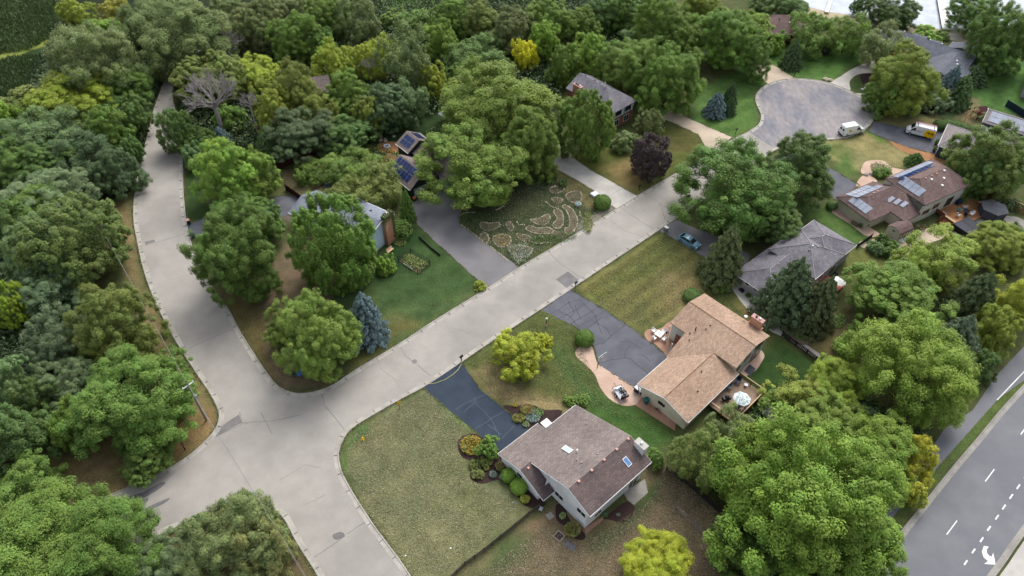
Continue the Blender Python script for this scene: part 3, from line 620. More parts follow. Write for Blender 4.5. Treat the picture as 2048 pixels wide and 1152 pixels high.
def crown(seed, nbig, nsub, nleaf, leaf, rough=.5, up=.45, spread=.58, droop=0., asp=.62, lowcut=-.8, bigr=.36, subr=.15, plume=1., irr=.3):
    g = np.random.default_rng(seed)
    # big lobes spaced over the crown
    D = []
    while len(D) < nbig:
        d = rdir(1, g)[0]
        if d[2] < lowcut: continue
        if all(np.dot(d, e) < 1-1.15/nbig for e in D) or g.random() < .02: D.append(d)
    C, S, T, H = [], [], [], []
    for d in D:
        k = spread*g.uniform(1-irr*1.1, 1+irr*.75); c0 = d*np.array([k, k, k]); r0 = bigr*g.uniform(.75, 1.2); bt = g.uniform(.88, 1.12); bw = g.uniform(-.007, .005)
        dd = rdir(nsub*3, g); keep = dd@d > -.25; dd = dd[keep][:nsub]
        C.append(c0+dd*r0*g.uniform(.8, 1.1, (len(dd), 1))); S.append(subr*g.uniform(.65, 1.3, len(dd))); T.append(bt*g.uniform(.82, 1.2, len(dd))); H.append(bw+g.uniform(-.008, .006, len(dd)))
    nc_ = nbig*2; C.append(rdir(nc_, g)*g.uniform(.2, .58, (nc_, 1))); S.append(np.full(nc_, .2)); T.append(np.full(nc_, .95)); H.append(np.zeros(nc_))
    C = np.concatenate(C); S = np.concatenate(S); T = np.concatenate(T); H = np.concatenate(H)
    i = np.repeat(np.arange(len(C)), nleaf); d = rdir(len(i), g)
    rr = g.random((len(i), 1))**.45; pz = (1-(d[:, 2:3]*.5+.5)*.3*(plume > 1)); c = C[i]+d*S[i][:, None]*rr*1.08*np.concatenate([pz, pz, np.full_like(pz, plume)], 1); c[:, 2] -= droop*S[i]*g.random(len(i))*1.5
    nr = nrm(d*.8+np.array([0, 0, up])+rdir(len(i), g)*rough)
    q_ = np.percentile(np.linalg.norm(c[:, :2], axis=1), 96.5); c[:, :2] /= q_; c[:, 2] -= (np.percentile(c[:, 2], 98)+np.percentile(c[:, 2], 2))/2; c[:, 2] /= np.percentile(np.abs(c[:, 2]), 97)
    al = None
    if droop: al = nrm(np.array([0, 0, -1.])+rdir(len(i), g)*.5)
    return leaves(c, nr, leaf, g, asp, T[i]*g.uniform(.82, 1.2, len(i)), .5+H[i]+g.uniform(-.01, .006, len(i)), along=al)
def spruce(seed, nl, leaf, layers=13, prof=.6, jag=.25):
    """unit cone built of branch tufts: base radius 1 at z 0.05, tip z 1"""
    g = np.random.default_rng(seed); C, S, T = [], [], []
    for k in range(layers):
        f = k/(layers-1); z = .06+.9*f; rad = (1-f)**prof*.98+.02; nb = int(6+11*(1-f)); ph = g.uniform(0, 6.28)
        for b in range(nb):
            a = ph+6.283*b/nb+g.uniform(-.25, .25); L = rad*g.uniform(1-jag, 1.05); bt = g.uniform(.85, 1.15)
            for q in (.35, .7, 1.0):
                C.append((math.cos(a)*L*q, math.sin(a)*L*q, z-.05*q+g.uniform(-.015, .015))); S.append(.05+.13*rad*(1.15-.5*q)); T.append(bt)
    C = np.array(C); S = np.array(S); T = np.array(T); i = np.repeat(np.arange(len(C)), max(6, nl//len(C))); d = rdir(len(i), g)
    c = C[i]+d*S[i][:, None]*np.array([1, 1, .30])*g.uniform(.3, 1.1, (len(i), 1))
    out = np.stack([C[i][:, 0], C[i][:, 1], np.zeros(len(i))], 1); nr = nrm(d*.5+np.array([0, 0, .55])+out*.3+rdir(len(i), g)*.35)
    return leaves(c, nr, leaf, g, .45, T[i]*g.uniform(.75, 1.3, len(i)), None, along=nrm(out+rdir(len(i), g)*.6))
def trunkmesh(seed, limbs=7, r=.045, fork=.45, spread=.55):
    g = random.Random(seed); mb = MB()
    mb.tube([(0,0,0),(.01,.0,.3),(-.01,.01,.7),(0,0,1.05)], [r*1.3, r, r*.8, r*.35], 7)
    for k in range(limbs):
        a = 6.283*k/limbs+g.uniform(-.4,.4); z = fork+g.random()*.35; L = spread*g.uniform(.7,1.15)
        mb.tube([(0,0,z),(math.cos(a)*L*.45,math.sin(a)*L*.45,z+.22),(math.cos(a)*L,math.sin(a)*L,z+.38+g.random()*.2)], [r*.55, r*.35, r*.12], 5)
        for q in range(2):
            a2 = a+g.uniform(-.7,.7); mb.tube([(math.cos(a)*L*.5,math.sin(a)*L*.5,z+.24),(math.cos(a2)*L*1.05,math.sin(a2)*L*1.05,z+.3+g.random()*.3)], [r*.25, r*.06], 4)
    return mb
def deadmesh(seed, n=9, depth=4, r0=.05, wide=1.0):
    g = random.Random(seed); mb = MB()
    def br(p, d, L, r, k):
        q = p+d*L; mid = p+d*L*.5+Vector((g.uniform(-.04,.04),g.uniform(-.04,.04),g.uniform(-.02,.04)))*L
        mb.tube([p, mid, q], [r, r*.8, r*.55], 4, False)
        if k == 0: return
        for _ in range(g.choice((2,3,3))):
            nd = (d+Vector((g.uniform(-.75,.75),g.uniform(-.75,.75),g.uniform(-.25,.6)))).normalized(); br(p+d*L*g.uniform(.55,1), nd, L*g.uniform(.6,.82), max(r*.55,.006), k-1)
    mb.tube([(0,0,-.6),(0,0,0)], [r0*1.3, r0], 6)
    for i in range(n):
        a = 6.283*i/n+g.uniform(-.3,.3); br(Vector((0,0,g.uniform(-.1,.15))), Vector((math.cos(a)*wide,math.sin(a)*wide,g.uniform(.35,1.2))).normalized(), .42, r0*.6, depth)
    return mb
LIB = {}
def lib(kind, i):
    key = (kind, i)
    if key in LIB: return LIB[key]
    s = hash(kind) % 1 + i*17
    if kind == 'hero': me = crown(101+s, 40, 12, 230, .0145, subr=.092, bigr=.235, spread=.74, rough=.35, up=.4, plume=.9)
    elif kind == 'broad': me = crown(201+s, 26, 10, 170, .0215, subr=.105, bigr=.26, spread=.71, rough=.35, up=.4, plume=.9)
    elif kind == 'small': me = crown(301+s, 14, 9, 120, .036, rough=.4, plume=1.08)
    elif kind == 'airy': me = crown(401+s, 24, 10, 120, .021, rough=.5, spread=.72, bigr=.26, subr=.13, plume=1.08)
    elif kind == 'feather': me = crown(501+s, 32, 13, 250, .0175, rough=.4, up=.35, droop=.3, asp=.42, subr=.11, bigr=.24, spread=.74)
    elif kind == 'round': me = crown(601+s, 64, 9, 160, .0175, spread=.80, bigr=.17, subr=.078, up=.4, rough=.4, irr=.10, plume=1.12)
    elif kind == 'ball':
        g = np.random.default_rng(701+s); d = rdir(9000, g); bmp = 1+.05*np.sin(d[:, :1]*7+s)*np.sin(d[:, 1:2]*6+2)+.04*np.sin(d[:, 2:3]*9+d[:, :1]*5); me = leaves(d*g.uniform(.88, 1.04, (9000, 1))*bmp, nrm(d+rdir(9000, g)*.5), .05, g, .6, g.uniform(.8, 1.25, 9000), g.uniform(.49, .51, 9000))
    elif kind == 'spruce': me = spruce(801+s, 26000, .038)
    elif kind == 'pine': me = crown(901+s, 26, 11, 170, .026, rough=.4, up=.35, spread=.72, bigr=.26, subr=.095, asp=.3, lowcut=-.85)
    me.materials.append(M['leaf']); LIB[key] = me; return me
def libobj(name, key, fn, m):
    if key not in LIB:
        mb = fn(); me = bpy.data.meshes.new(name); me.from_pydata(mb.v, [], mb.f); me.materials.append(m); LIB[key] = me
    return LIB[key]
HUE = dict(g=(.085,.150,.036), dg=(.062,.115,.040), lg=(.125,.215,.045), yg=(.185,.245,.045), y=(.40,.42,.03), ol=(.10,.138,.045), gg=(.095,.135,.062), sg=(.100,.150,.095),
           bs=(.16,.225,.235), pu=(.045,.034,.048), ds=(.054,.092,.050), go=(.20,.20,.05), mg=(.074,.138,.038), bg=(.080,.135,.068), br=(.16,.13,.08))
for _k in HUE:
    _c = HUE[_k]; _l = 1.5
    _l *= 1.12 if _k in ('dg','ds','bg','mg','gg','sg') else 1.04
    HUE[_k] = (_c[0]*_l*1.22, _c[1]*_l*1.14, _c[2]*_l*.86) if _k not in ('bs','pu') else tuple(x*1.3 for x in _c)
TREES = []
_tc = [0]
def place(part, me, parent, loc, sc, col=None):
    o = bpy.data.objects.new(part, me); COL.objects.link(o); o.parent = parent; o.location = loc; o.scale = sc
    if col: o.color = (*col, 1)
    return o
def dist(x, y, z): return math.sqrt(x*x+y*y+(CH-z)**2)
def tree(cx, cy, rw, rh, kind, hue, label, name='deciduous_tree', cat='tree', group=None, bark='bark', kz=None):
    _tc[0] += 1; i = _tc[0]; rn = random.Random(i*31); col = HUE[hue] if isinstance(hue, str) else (hue[0]*1.76, hue[1]*1.64, hue[2]*1.2)
    f = rn.uniform(.92, 1.08); col = tuple(c*f*rn.uniform(.96, 1.04) for c in col)
    z = 5.
    for _ in range(4):
        x, y = G(cx, cy, z); D = dist(x, y, z); sn = (CH-z)/D; cs = math.sqrt(1-sn*sn); Rr = rw*D/CF; V = rh*D/CF
        t = (V*V-(Rr*sn)**2)/(cs*cs); Rz = math.sqrt(max(t, (.55*Rr)**2)); Rz = .86*min(Rz, 1.25*Rr)
        if kz: Rz = Rr*kz
        z = Rz*.96+(Rr*.14 if cat == 'tree' else -.25*Rz)
    root = thing(name, label, cat, (x, y, 0), rn.uniform(0, 6.28), group)
    k = kind
    if kind == 'broad' and Rr > 5.5: k = 'hero'
    if kind == 'broad' and Rr < 2.6: k = 'small'
    nvar = {'hero': 8, 'broad': 8, 'small': 3, 'airy': 3, 'feather': 3, 'round': 3, 'pine': 4}.get(k, 2)
    place('crown' if cat == 'tree' else 'foliage', lib(k, i % nvar), root, (0, 0, z), (Rr, Rr, Rz), col)
    if cat == 'tree':
        place('trunk', libobj('trunk', ('tr', i % 3), lambda: trunkmesh(i % 3), M[bark]), root, (0, 0, 0), (Rr, Rr, z), None)
    else:
        place('stem', libobj('stem', ('st', 0), lambda: trunkmesh(11, 5, .05, .1, .4), M['bark']), root, (0, 0, 0), (Rr*.7, Rr*.7, z), None)
    return root
def conifer(cx, cy, rw, rh, hue, label, name='spruce_tree', group=None, trunkshow=True):
    """cx, cy: middle of the silhouette; base from its foot"""
    _tc[0] += 1; i = _tc[0]; rn = random.Random(i*31); col = HUE[hue] if isinstance(hue, str) else (hue[0]*1.76, hue[1]*1.64, hue[2]*1.2)
    x, y = G(cx, cy+rh, 0); D = dist(x, y, 0); Rr = rw*D/CF; sn = CH/D
    x, y = G(cx+(983-cx)/(1950-cy)*rh*.9, cy+rh-rw*sn*.8, 0); D = dist(x, y, 0); Rr = 1.2*rw*D/CF
    h = 3.
    for k in range(400):
        # raise the tip until it meets the silhouette top
        dz = h-CH; yc = y*math.sin(CTH)+dz*math.cos(CTH); zc = y*math.cos(CTH)-dz*math.sin(CTH)
        X = x*math.cos(CRO)-yc*math.sin(CRO); Y = x*math.sin(CRO)+yc*math.cos(CRO)
        if 576-CF*Y/zc < cy-rh: break
        h += .1
    root = thing(name, label, 'tree', (x, y, 0), rn.uniform(0, 6.28), group)
    place('crown', lib('spruce', i % 3), root, (0, 0, h*.03), (Rr, Rr, h*.97), col)
    place('trunk', libobj('trunk', ('sptr', 0), lambda: MB().tube([(0,0,0),(0,0,.5),(0,0,.97)], [.06,.04,.006], 7), M['bark']), root, (0, 0, 0), (Rr, Rr, h), None)
    return root
def dead(cx, cy, rw, rh, label, seed=1, kz=.8, hid=4):
    x, y = G(cx, cy, hid); D = dist(x, y, hid); Rr = rw*D/CF
    root = thing('dead_tree', label, 'tree', (x, y, 0), seed)
    me = libobj('bare_branches', ('dead', seed), lambda: deadmesh(seed, 14, 4, .05), M['dead'])
    place('bare_branches', me, root, (0, 0, hid), (Rr*.9, Rr*.9, Rr*kz), None)
    place('trunk', libobj('trunk', ('dtr', 0), lambda: MB().tube([(0,0,0),(0,0,1)], [.05,.035], 6), M['dead']), root, (0, 0, 0), (Rr, Rr, hid*.95), None)
    return root
W1 = 'trees of the wood across the top left'; W2 = 'trees along the left edge'; W3 = 'trees of the wood across the top middle'; W4 = 'trees between the houses and the highway'
T = tree
# -- wood, top left
T(150,22,28,24,'broad','yg','yellow-green tree at the marsh edge, nearest the top left corner', group=W1)
T(232,24,26,22,'broad','go','small golden tree between the yellow-green marsh tree and a big willow', group=W1)
T(205,70,34,30,'broad','lg','light green tree behind the large pale cottonwood', group=W1)
T(185,130,74,66,'feather','gg','large pale grey-green cottonwood beside the marsh', group=W1, bark='bark')
T(285,50,46,42,'feather','gg','feathery mid green willow behind the road end', group=W1)
T(365,72,84,62,'feather','gg','broad feathery cottonwood hanging over the far end of the street', group=W1)
T(250,172,46,36,'feather','mg','dull green tree just left of the far end of the street', group=W1)
T(455,30,44,34,'broad','gg','pale green tree on the top edge right of the broad cottonwood', group=W1)
T(522,52,48,46,'broad','gg','soft grey-green tree behind the bare branches at the street end', group=W1)
T(590,78,48,48,'broad','g','dense mid green tree above the yellow-green row', group=W1)
T(575,18,42,30,'broad','gg','grey-green tree on the top edge above the dense mid green one', group=W1)
T(655,30,46,38,'broad','g','leafy tree on the top edge left of the mown field', group=W1)
T(640,90,36,36,'broad','mg','darker tree between the top edge trees and the yellow crowns', group=W1)
T(718,42,44,44,'airy','gg','smoky grey-green tree just left of the mown field', group=W1)
T(150,196,72,32,'broad','yg','wide flat yellow-green crown left of the street', group=W1)
T(40,215,46,30,'small','ol','olive shrubby tree at the marsh edge under the left margin', group=W1)
T(60,265,52,40,'airy','bg','dull teal-green tree on the left margin', group=W1)
T(20,240,26,34,'small','lg','bright green small tree on the left margin above the dark thicket', group=W1)
T(128,268,60,44,'airy','bg','dark bluish-green tree below the wide yellow-green crown', group=W1)
T(175,315,58,46,'airy','ds','very dark tree in the middle of the left thicket', group=W1)
T(90,330,56,42,'broad','dg','dark green tree above the sage-coloured pine', group=W1)
T(25,330,44,36,'broad','mg','mid green tree low on the left margin above the pines', group=W1)
T(210,262,44,46,'broad','g','fresh green tree in the left thicket beside a slanting trunk', group=W1)
T(262,232,34,38,'broad','dg','dark tree crowding the left edge of the far street', group=W1)
T(236,345,42,44,'broad','ds','dark shrubby tree at the bend of the street', group=W1)
T(262,300,22,34,'small','dg','small dark tree right on the left edge of the street bend', group=W1)
T(60,378,40,30,'pine','sg','small sage pine partly behind the large one, left margin', 'pine_tree', group=W2)
T(104,392,72,50,'pine','sg','large flat-topped sage-green pine left of the street', 'pine_tree', group=W2)
# -- right of the far street
T(424,158,66,36,'round','ol','spreading olive crown behind the big bare branches', group=W1)
T(352,262,34,44,'round','dg','dark olive tree leaning over the right edge of the street', group=W1)
T(395,285,34,26,'round','mg','dull green low tree under the bare branches', group=W1)
T(388,310,24,24,'small','bg','small grey-green tree below the bare branches by the street', group=W1)
dead(430,215,70,56,'large silvery bare tree spreading right of the far street', 3, .9, 7)
dead(500,210,24,34,'small silvery bare tree between the olive and the yellow crowns', 5, 1.0, 9)
dead(445,105,50,30,'faint bare tree behind the olive crown near the street end', 8)
T(458,234,28,24,'small','g','small fresh green tree in front of the large bare tree', group=W1)
conifer(438,272,17,20,'bs','small blue spruce among dark trees right of the far street')
conifer(528,290,18,30,'bg','dim blue spruce standing in the shade of the yellow crowns')
T(512,150,46,34,'broad','yg','yellow-green crown, first of the row right of the bare tree', group=W1)
T(545,215,46,62,'broad',(.155,.20,.045),'tall yellow-tinged tree above the dim blue spruce', group=W1)
T(596,180,48,58,'broad',(.125,.165,.05),'olive-yellow tree left of the hidden red-brown roof', group=W1)
T(672,130,44,48,'broad','yg','bright yellow-green tree above the hidden red-brown roof', group=W1)
T(700,190,44,44,'broad','g','green tree right of the hidden red-brown roof', group=W1)
T(640,232,44,42,'broad',(.13,.17,.05),'olive-gold tree in front of the hidden red-brown roof', group=W1)
T(738,232,34,40,'broad',(.145,.19,.05),'pale gold-green tree above the garden with the bark circle', group=W1)
T(610,265,70,34,'broad','ds','dark low crown in the shade above the dark red fence', group=W1)
T(690,270,52,32,'broad','dg','dark green low crown above the red wheelbarrow', group=W1)
T(775,215,58,50,'broad','ds','dark dense tree behind the house with blue solar panels', group=W1)
T(740,125,34,44,'broad','yg','yellow-green tree beside a dead greyish one', group=W3)
T(770,98,26,26,'small','yg','small yellow-green treetop left of a smoky grey tree', group=W3)
dead(738,135,20,32,'pale dead tree tucked behind yellow-green crowns', 9, 1.0, 6)
T(812,120,54,66,'airy','gg','smoky grey-green tree above the dark dense tree', group=W3)
T(815,205,44,44,'airy','bg','dark grey-green tree behind the white tent', group=W3)
T(788,38,28,18,'small','g','bushy green tree on the near edge of the mown field', group=W3)
T(835,44,38,20,'small','mg','low green tree right of the bushy one at the mown field', group=W3)
T(882,82,36,40,'broad','lg','fresh bright green tree near the middle of the wood', group=W3)
T(905,36,42,38,'broad','g','round green tree right of the mown field', group=W3)
T(958,36,46,40,'broad','ol','olive green tree on the top edge, left of the gold tree', group=W3)
T(960,110,60,30,'airy','dg','dark low tangle of crowns left of the gold tree', group=W3)
T(1030,60,50,46,'broad','gg','greyish green crown above the gold tree', group=W3)
T(1095,40,48,42,'broad','g','leafy green tree on the top edge above the gold one', group=W3)
T(1090,85,34,40,'broad','lg','light green tree just right of the gold tree top', group=W3)
T(1050,110,27,30,'small','y','small bright golden yellow tree in the middle of the wood', 'golden_tree')
T(1128,130,34,46,'broad','g','upright green tree right of the gold tree', group=W3)
T(1160,55,40,40,'broad','g','green crown on the top edge above the upright tree', group=W3)
T(1195,30,42,36,'broad','dg','dark green crown on the top edge, right of centre', group=W3)
T(1175,110,44,44,'broad','lg','yellowish green tree just behind the steep grey roof', group=W3)
T(1248,28,44,40,'broad','mg','mid green crown on the top edge, right of centre', group=W3)
T(1278,78,40,24,'airy','bg','smoky bluish tree above the large tree by the steep roof', group=W3)
T(1325,50,54,56,'broad','g','large fresh green tree left of the grey drive at the top', group=W3)
T(1405,24,44,40,'broad',(.13,.19,.045),'yellow-tinged tree on the top edge above the tall yard tree', group=W3)
T(870,160,30,36,'broad','yg','yellow-green treetop left of the giant willow', group=W3)
T(925,150,36,30,'broad','mg','dull green crown behind the giant willow', group=W3)
# -- centre
T(1002,208,122,94,'hero',(.105,.165,.040),'giant feathery willow over the middle house', group='giant willows over the middle house')
T(955,322,118,88,'hero',(.095,.165,.036),'giant bright willow in front, reaching to the rock garden', group='giant willows over the middle house')
T(1065,290,62,76,'broad',(.095,.150,.040),'right-hand crown of the giant willows above the white drive', group='giant willows over the middle house')
T(1168,250,56,68,'round','g','dense green tree standing before the steep grey roof')
T(1255,130,62,54,'broad','g','large green tree right behind the steep grey roof')
T(1338,158,70,66,'broad','g','large green tree hanging over the beige drive')
T(1300,245,28,30,'pine','gg','drooping grey-green spruce right of the brick wall', 'spruce_tree')
T(1303,312,39,44,'round',(.052,.040,.056),'round dark purple plum tree beside the street', 'plum_tree')
T(1252,285,30,24,'small','gg','grey-green shrub below the brick wall', 'shrub', 'shrub')
T(1205,405,17,17,'ball','mg','round green shrub on grey gravel at the mouth of the white drive', 'shrub', 'shrub')
T(455,350,62,62,'broad','lg','light green tree above the driveway with two bins')
T(432,302,30,26,'small','yg','small yellow-green treetop above the light green tree')
T(515,345,44,46,'broad',(.11,.18,.042),'light green crown left of the dark red fence')
T(480,425,56,40,'broad','mg','mid green tree between the light green one and the street tree')
T(470,510,84,88,'broad',(.068,.130,.036),'large dark green tree overhanging the curved street')
T(520,440,40,50,'broad','mg','shaded green tree behind the street tree')
T(668,486,82,96,'round',(.082,.155,.036),'huge dense maple hiding the light blue house', 'maple_tree')
T(640,668,84,90,'hero',(.120,.195,.052),'large light green tree standing on the street corner')
T(578,652,46,66,'broad',(.120,.180,.050),'left half of the corner trees, touched with rust')
conifer(728,640,36,58,'bs','plump blue spruce on the lawn by the corner tree')
T(620,345,34,26,'airy','g','leafy green shrub beside blue toys', 'shrub', 'shrub')
T(670,320,30,22,'small','g','green bush above the row of garden trees', 'shrub', 'shrub')
T(700,340,62,34,'airy','g','spreading garden tree left of the blue solar roof')
T(752,368,58,46,'airy','ol','olive garden tree below the blue solar roof')
T(700,395,48,44,'airy','ol','olive garden tree between two roofs')
conifer(813,410,14,36,'mg','narrow dark green cedar at the corner of the grey drive', 'cedar_tree')
T(803,460,22,20,'round','mg','round green shrub right of the ivy-clad chimney', 'shrub', 'shrub')
T(700,560,36,28,'small','mg','green bushes at the foot of the huge maple', 'shrub', 'shrub')
T(770,530,20,22,'small','lg','light green bush beside the bench', 'shrub', 'shrub')
T(960,571,14,12,'small','yg','tuft of yellow-green grass plants at the drive mouth', 'shrub', 'shrub')
T(1040,705,58,52,'broad',(.20,.265,.035),'bright yellow-green young tree on the front lawn')
T(1085,682,20,18,'small',(.22,.28,.035),'small yellow-green side crown of the young lawn tree', 'shrub', 'shrub')
T(1169,677,19,19,'ball','g','clipped round green shrub beside the cracked drive', 'clipped_shrub', 'shrub')
T(1386,592,19,16,'ball','dg','clipped round dark shrub behind the tan roof', 'clipped_shrub', 'shrub')
# -- cul-de-sac and lake
T(1452,72,70,55,'broad',(.082,.150,.036),'tall tree with visible trunk left of the cul-de-sac')
T(1370,92,40,40,'broad','g','green tree left of the tall cul-de-sac tree')
T(1508,118,34,44,'broad','mg','dark green tree in front of the red-walled house')
T(1500,60,40,34,'broad','lg','bright green crown before the brown lake house roof')
T(1552,88,18,18,'small','lg','small bright green tree beside the red wall')
conifer(1434,210,19,27,'bs','blue spruce on the lawn, left of two dark ones')
conifer(1463,188,13,24,'ds','dark spruce behind the blue one on the lawn')
conifer(1461,212,12,20,'ds','small dark spruce in front, right of the blue one')
conifer(1588,110,17,30,'ds','single dark conical spruce on the mown cul-de-sac lawn')
T(1622,66,46,36,'airy','g','airy honey-locust in front of the brown roof', 'locust_tree')
T(1698,66,38,36,'airy',(.10,.17,.042),'thin airy tree with visible branches on the far lawn', 'locust_tree')
T(1645,92,22,14,'small','pu','dark purple shrub under the airy tree', 'shrub', 'shrub')
T(1552,6,44,24,'broad','dg','dark tree above the brown lake house')
T(1590,14,24,12,'ball','dg','clipped dark hedge block by the beach', 'hedge', 'shrub')
T(1722,12,18,16,'broad','dg','dark green lakeside tree left of the leaning pair')
T(1785,18,46,29,'broad',(.060,.110,.036),'large dark lakeside tree in front of the water')
conifer(1778,42,10,14,'br','reddish conical shrub by the lake, left one', 'conical_shrub')
conifer(1802,46,11,16,'dg','dark conical shrub by the lake, right one', 'conical_shrub')
T(1952,26,42,31,'broad','mg','large green lakeside tree right of the long dock')
T(2009,76,53,55,'broad','mg','largest lakeside tree at the top right corner')
T(1975,110,34,34,'broad','dg','dark leaning tree with bare trunk at the top right')
T(1768,98,48,42,'airy','gg','grey-green airy tree hiding the lake house')
T(1815,156,60,58,'broad',(.125,.175,.042),'big yellow-green tree behind the cul-de-sac')
T(1800,118,34,30,'broad',(.22,.24,.04),'golden top of the tree behind the cul-de-sac')
T(1762,195,30,30,'broad','mg','dark green lower crown right by the cul-de-sac kerb')
conifer(1901,168,19,40,'bs','tall blue spruce right of the big yellow-green tree')
conifer(1924,182,20,36,'bg','grey-green spruce right of the tall blue one')
T(1872,205,26,20,'small','sg','sage coloured shrub under the blue spruce', 'shrub', 'shrub')
conifer(1950,150,22,20,'ds','low spreading spruce at the corner of the slate roof')
T(1852,72,26,6,'small','lg','light green hedge between slate roof and beach', 'hedge', 'shrub')
T(1882,70,14,9,'small','g','green bush beside the dock landing', 'shrub', 'shrub')
T(1994,318,70,62,'broad',(.088,.135,.045),'big olive green tree covering the solar-roofed house')
T(1952,348,36,46,'broad','dg','dark lower crown left of the big olive tree')
conifer(1833,320,15,14,'dg','dark green conical shrub by the roof edge', 'conical_shrub')
for k, (hx, hy) in enumerate(((1880,250),(1896,250),(1912,254),(1928,259),(1944,263))):
    T(hx,hy,11,10,'ball','dg','dark clipped hedge bush behind the grey garage roof','hedge_bush','shrub',group='hedge bushes behind the garage')
# -- right of centre
T(1480,372,118,96,'broad',(.066,.128,.036),'huge dark green maple at the street, left of the driveway', 'maple_tree')
T(1590,335,74,66,'broad',(.064,.120,.036),'huge dark green maple right beside its twin', 'maple_tree')
T(1540,440,60,46,'broad',(.060,.112,.036),'lower dark crown of the maples behind the grey roof', 'maple_tree')
conifer(1456,510,36,66,(.10,.135,.075),'grey-green pine behind the blue car drive', 'pine_tree')
conifer(1588,582,46,70,(.085,.13,.088),'dark grey-green pine hiding the corner of the grey roof', 'pine_tree')
conifer(1646,608,33,60,(.095,.125,.075),'greyer pine right of the dark one at the grey roof', 'pine_tree')
T(1440,572,20,12,'small','g','low green shrub at the foot of the grey pine', 'shrub', 'shrub')
T(1765,480,14,13,'small','dg','dark round shrub by the shed', 'shrub', 'shrub')
T(1728,448,9,9,'small','dg','small dark round shrub left of the shed', 'shrub', 'shrub')
T(1664,411,10,9,'ball','dg','round dark shrub at the left end of the brown roof', 'shrub', 'shrub')
T(1752,497,16,14,'small','bg','dark blue-green shrub below the shed', 'shrub', 'shrub')
T(1775,505,13,12,'small','dg','dark shrub beside the pale patio', 'shrub', 'shrub')
T(1785,492,16,12,'small','mg','row of small green shrubs at the pale patio', 'shrub', 'shrub')
T(1765,345,16,9,'small','g','leafy green shrub in the pink gravel island', 'shrub', 'shrub')
T(1785,590,92,66,'broad',(.092,.160,.038),'wide green tree right of the red deck')
T(1880,514,66,50,'airy',(.135,.205,.045),'light green tree above the wide green one')
T(1825,528,38,40,'airy',(.14,.21,.045),'light green tree touching the pale patio')
T(2005,490,52,40,'broad',(.15,.205,.045),'yellowish tree below the river stones')
T(2028,600,44,62,'broad',(.215,.26,.045),'bright yellow-green tree on the right margin')
T(1985,660,40,46,'broad',(.14,.20,.042),'green-yellow lower crown on the right margin')
conifer(1958,598,36,56,(.085,.12,.07),'grey-green pine between yellowish trees', 'pine_tree')
conifer(1918,688,42,60,(.10,.145,.12),'blue-grey pine above the trail', 'pine_tree')
T(1965,730,26,50,'broad','dg','dark green hedge tree beside the trail')
T(1822,728,106,94,'feather',(.135,.215,.045),'very large light green maple left of the trail', 'maple_tree')
T(1700,690,26,22,'broad','mg','green treetop peeking above the light green maple')
T(1670,765,56,48,'feather',(.15,.22,.042),'light yellow-green tree at the end of the black fence')
T(1600,790,60,44,'broad',(.14,.185,.045),'olive yellow bush tree near the parasol')
T(1562,812,38,30,'broad','g','green tree just right of the parasol')
dead(1545,840,30,30,'bare grey tree below the parasol', 11, .8, 3)
T(1728,832,30,26,'pine','sg','sage blue pine top among the green crowns', 'pine_tree')
T(1660,850,70,40,'broad',(.12,.18,.045),'green crown above the largest tree')
T(1452,870,50,56,'airy','gg','grey-green birch with white limbs beside the tan roof', 'birch_tree', bark='bark_pale')
T(1400,920,56,70,'airy',(.11,.16,.055),'drooping birch over the back fence', 'birch_tree', bark='bark_pale')
T(1495,885,48,58,'broad',(.13,.175,.04),'dark yellow-green tree right of the birches')
T(1736,900,90,68,'broad',(.115,.19,.040),'green tree left of the highway verge')
T(1828,915,40,44,'broad',(.24,.27,.04),'yellow-leaved tree beside the highway verge')
T(1825,985,24,26,'broad',(.22,.25,.045),'small yellow-green tree low beside the trail')
T(1610,1008,164,122,'broad',(.105,.185,.038),'largest tree, broad green crown at the lower right', kz=.8)
T(1530,960,84,70,'broad',(.115,.195,.042),'light crown on the left side of the largest tree')
T(1706,1092,94,92,'broad',(.095,.165,.038),'green crown at the bottom edge by the highway')
T(1490,1100,62,60,'round',(.065,.12,.036),'dark green tree at the bottom edge beside the dry yard')
T(1590,1130,80,60,'broad',(.085,.155,.036),'mid green crown on the bottom edge')
T(1318,1130,68,52,'feather',(.215,.275,.035),'bright yellow-green tree on the bottom edge of the dry yard')
# -- left edge and bottom left
T(72,430,60,46,'broad','mg','dark green tree below the sage pine on the left', group=W2)
T(148,485,86,74,'round',(.082,.12,.042),'large olive-brown crown left of the curved street', group=W2)
T(80,500,60,60,'broad','bg','bluish green shaded tree behind the olive-brown crown', group=W2)
T(25,460,44,46,'broad','dg','dark tree on the left margin beside the olive-brown crown', group=W2)
T(85,575,66,50,'pine',(.075,.125,.085),'dark teal pine below the olive-brown crown', 'pine_tree', group=W2)
T(22,610,36,84,'round',(.15,.24,.03),'vivid green tall tree on the left margin', group=W2)
T(220,652,78,80,'broad',(.098,.135,.042),'large brownish green tree beside the curved street', group=W2)
T(118,680,54,56,'pine',(.10,.155,.10),'rounded blue-green pine left of the brownish tree', 'pine_tree', group=W2)
T(135,770,54,50,'pine',(.09,.14,.085),'lower blue-green pine near the left edge', 'pine_tree', group=W2)
T(20,770,50,60,'broad','bg','dull blue-green tree on the left margin, below the vivid one', group=W2)
T(265,810,104,92,'hero',(.085,.155,.042),'large clumpy green tree beside the utility pole', group=W2)
T(320,755,56,50,'broad',(.080,.145,.040),'green crown between the brownish tree and the utility pole', group=W2)
T(290,900,58,46,'broad',(.080,.145,.040),'lowest clumps of green foliage by the lamp post', group=W2)
T(150,850,40,44,'broad','g','small green tree by the dirt track', group=W2)
T(30,880,60,60,'broad',(.065,.115,.045),'thin tree with pale trunks on the left margin', group=W2, bark='bark_pale')
T(70,800,40,50,'broad','dg','dark tree behind the thin pale-trunked one', group=W2)
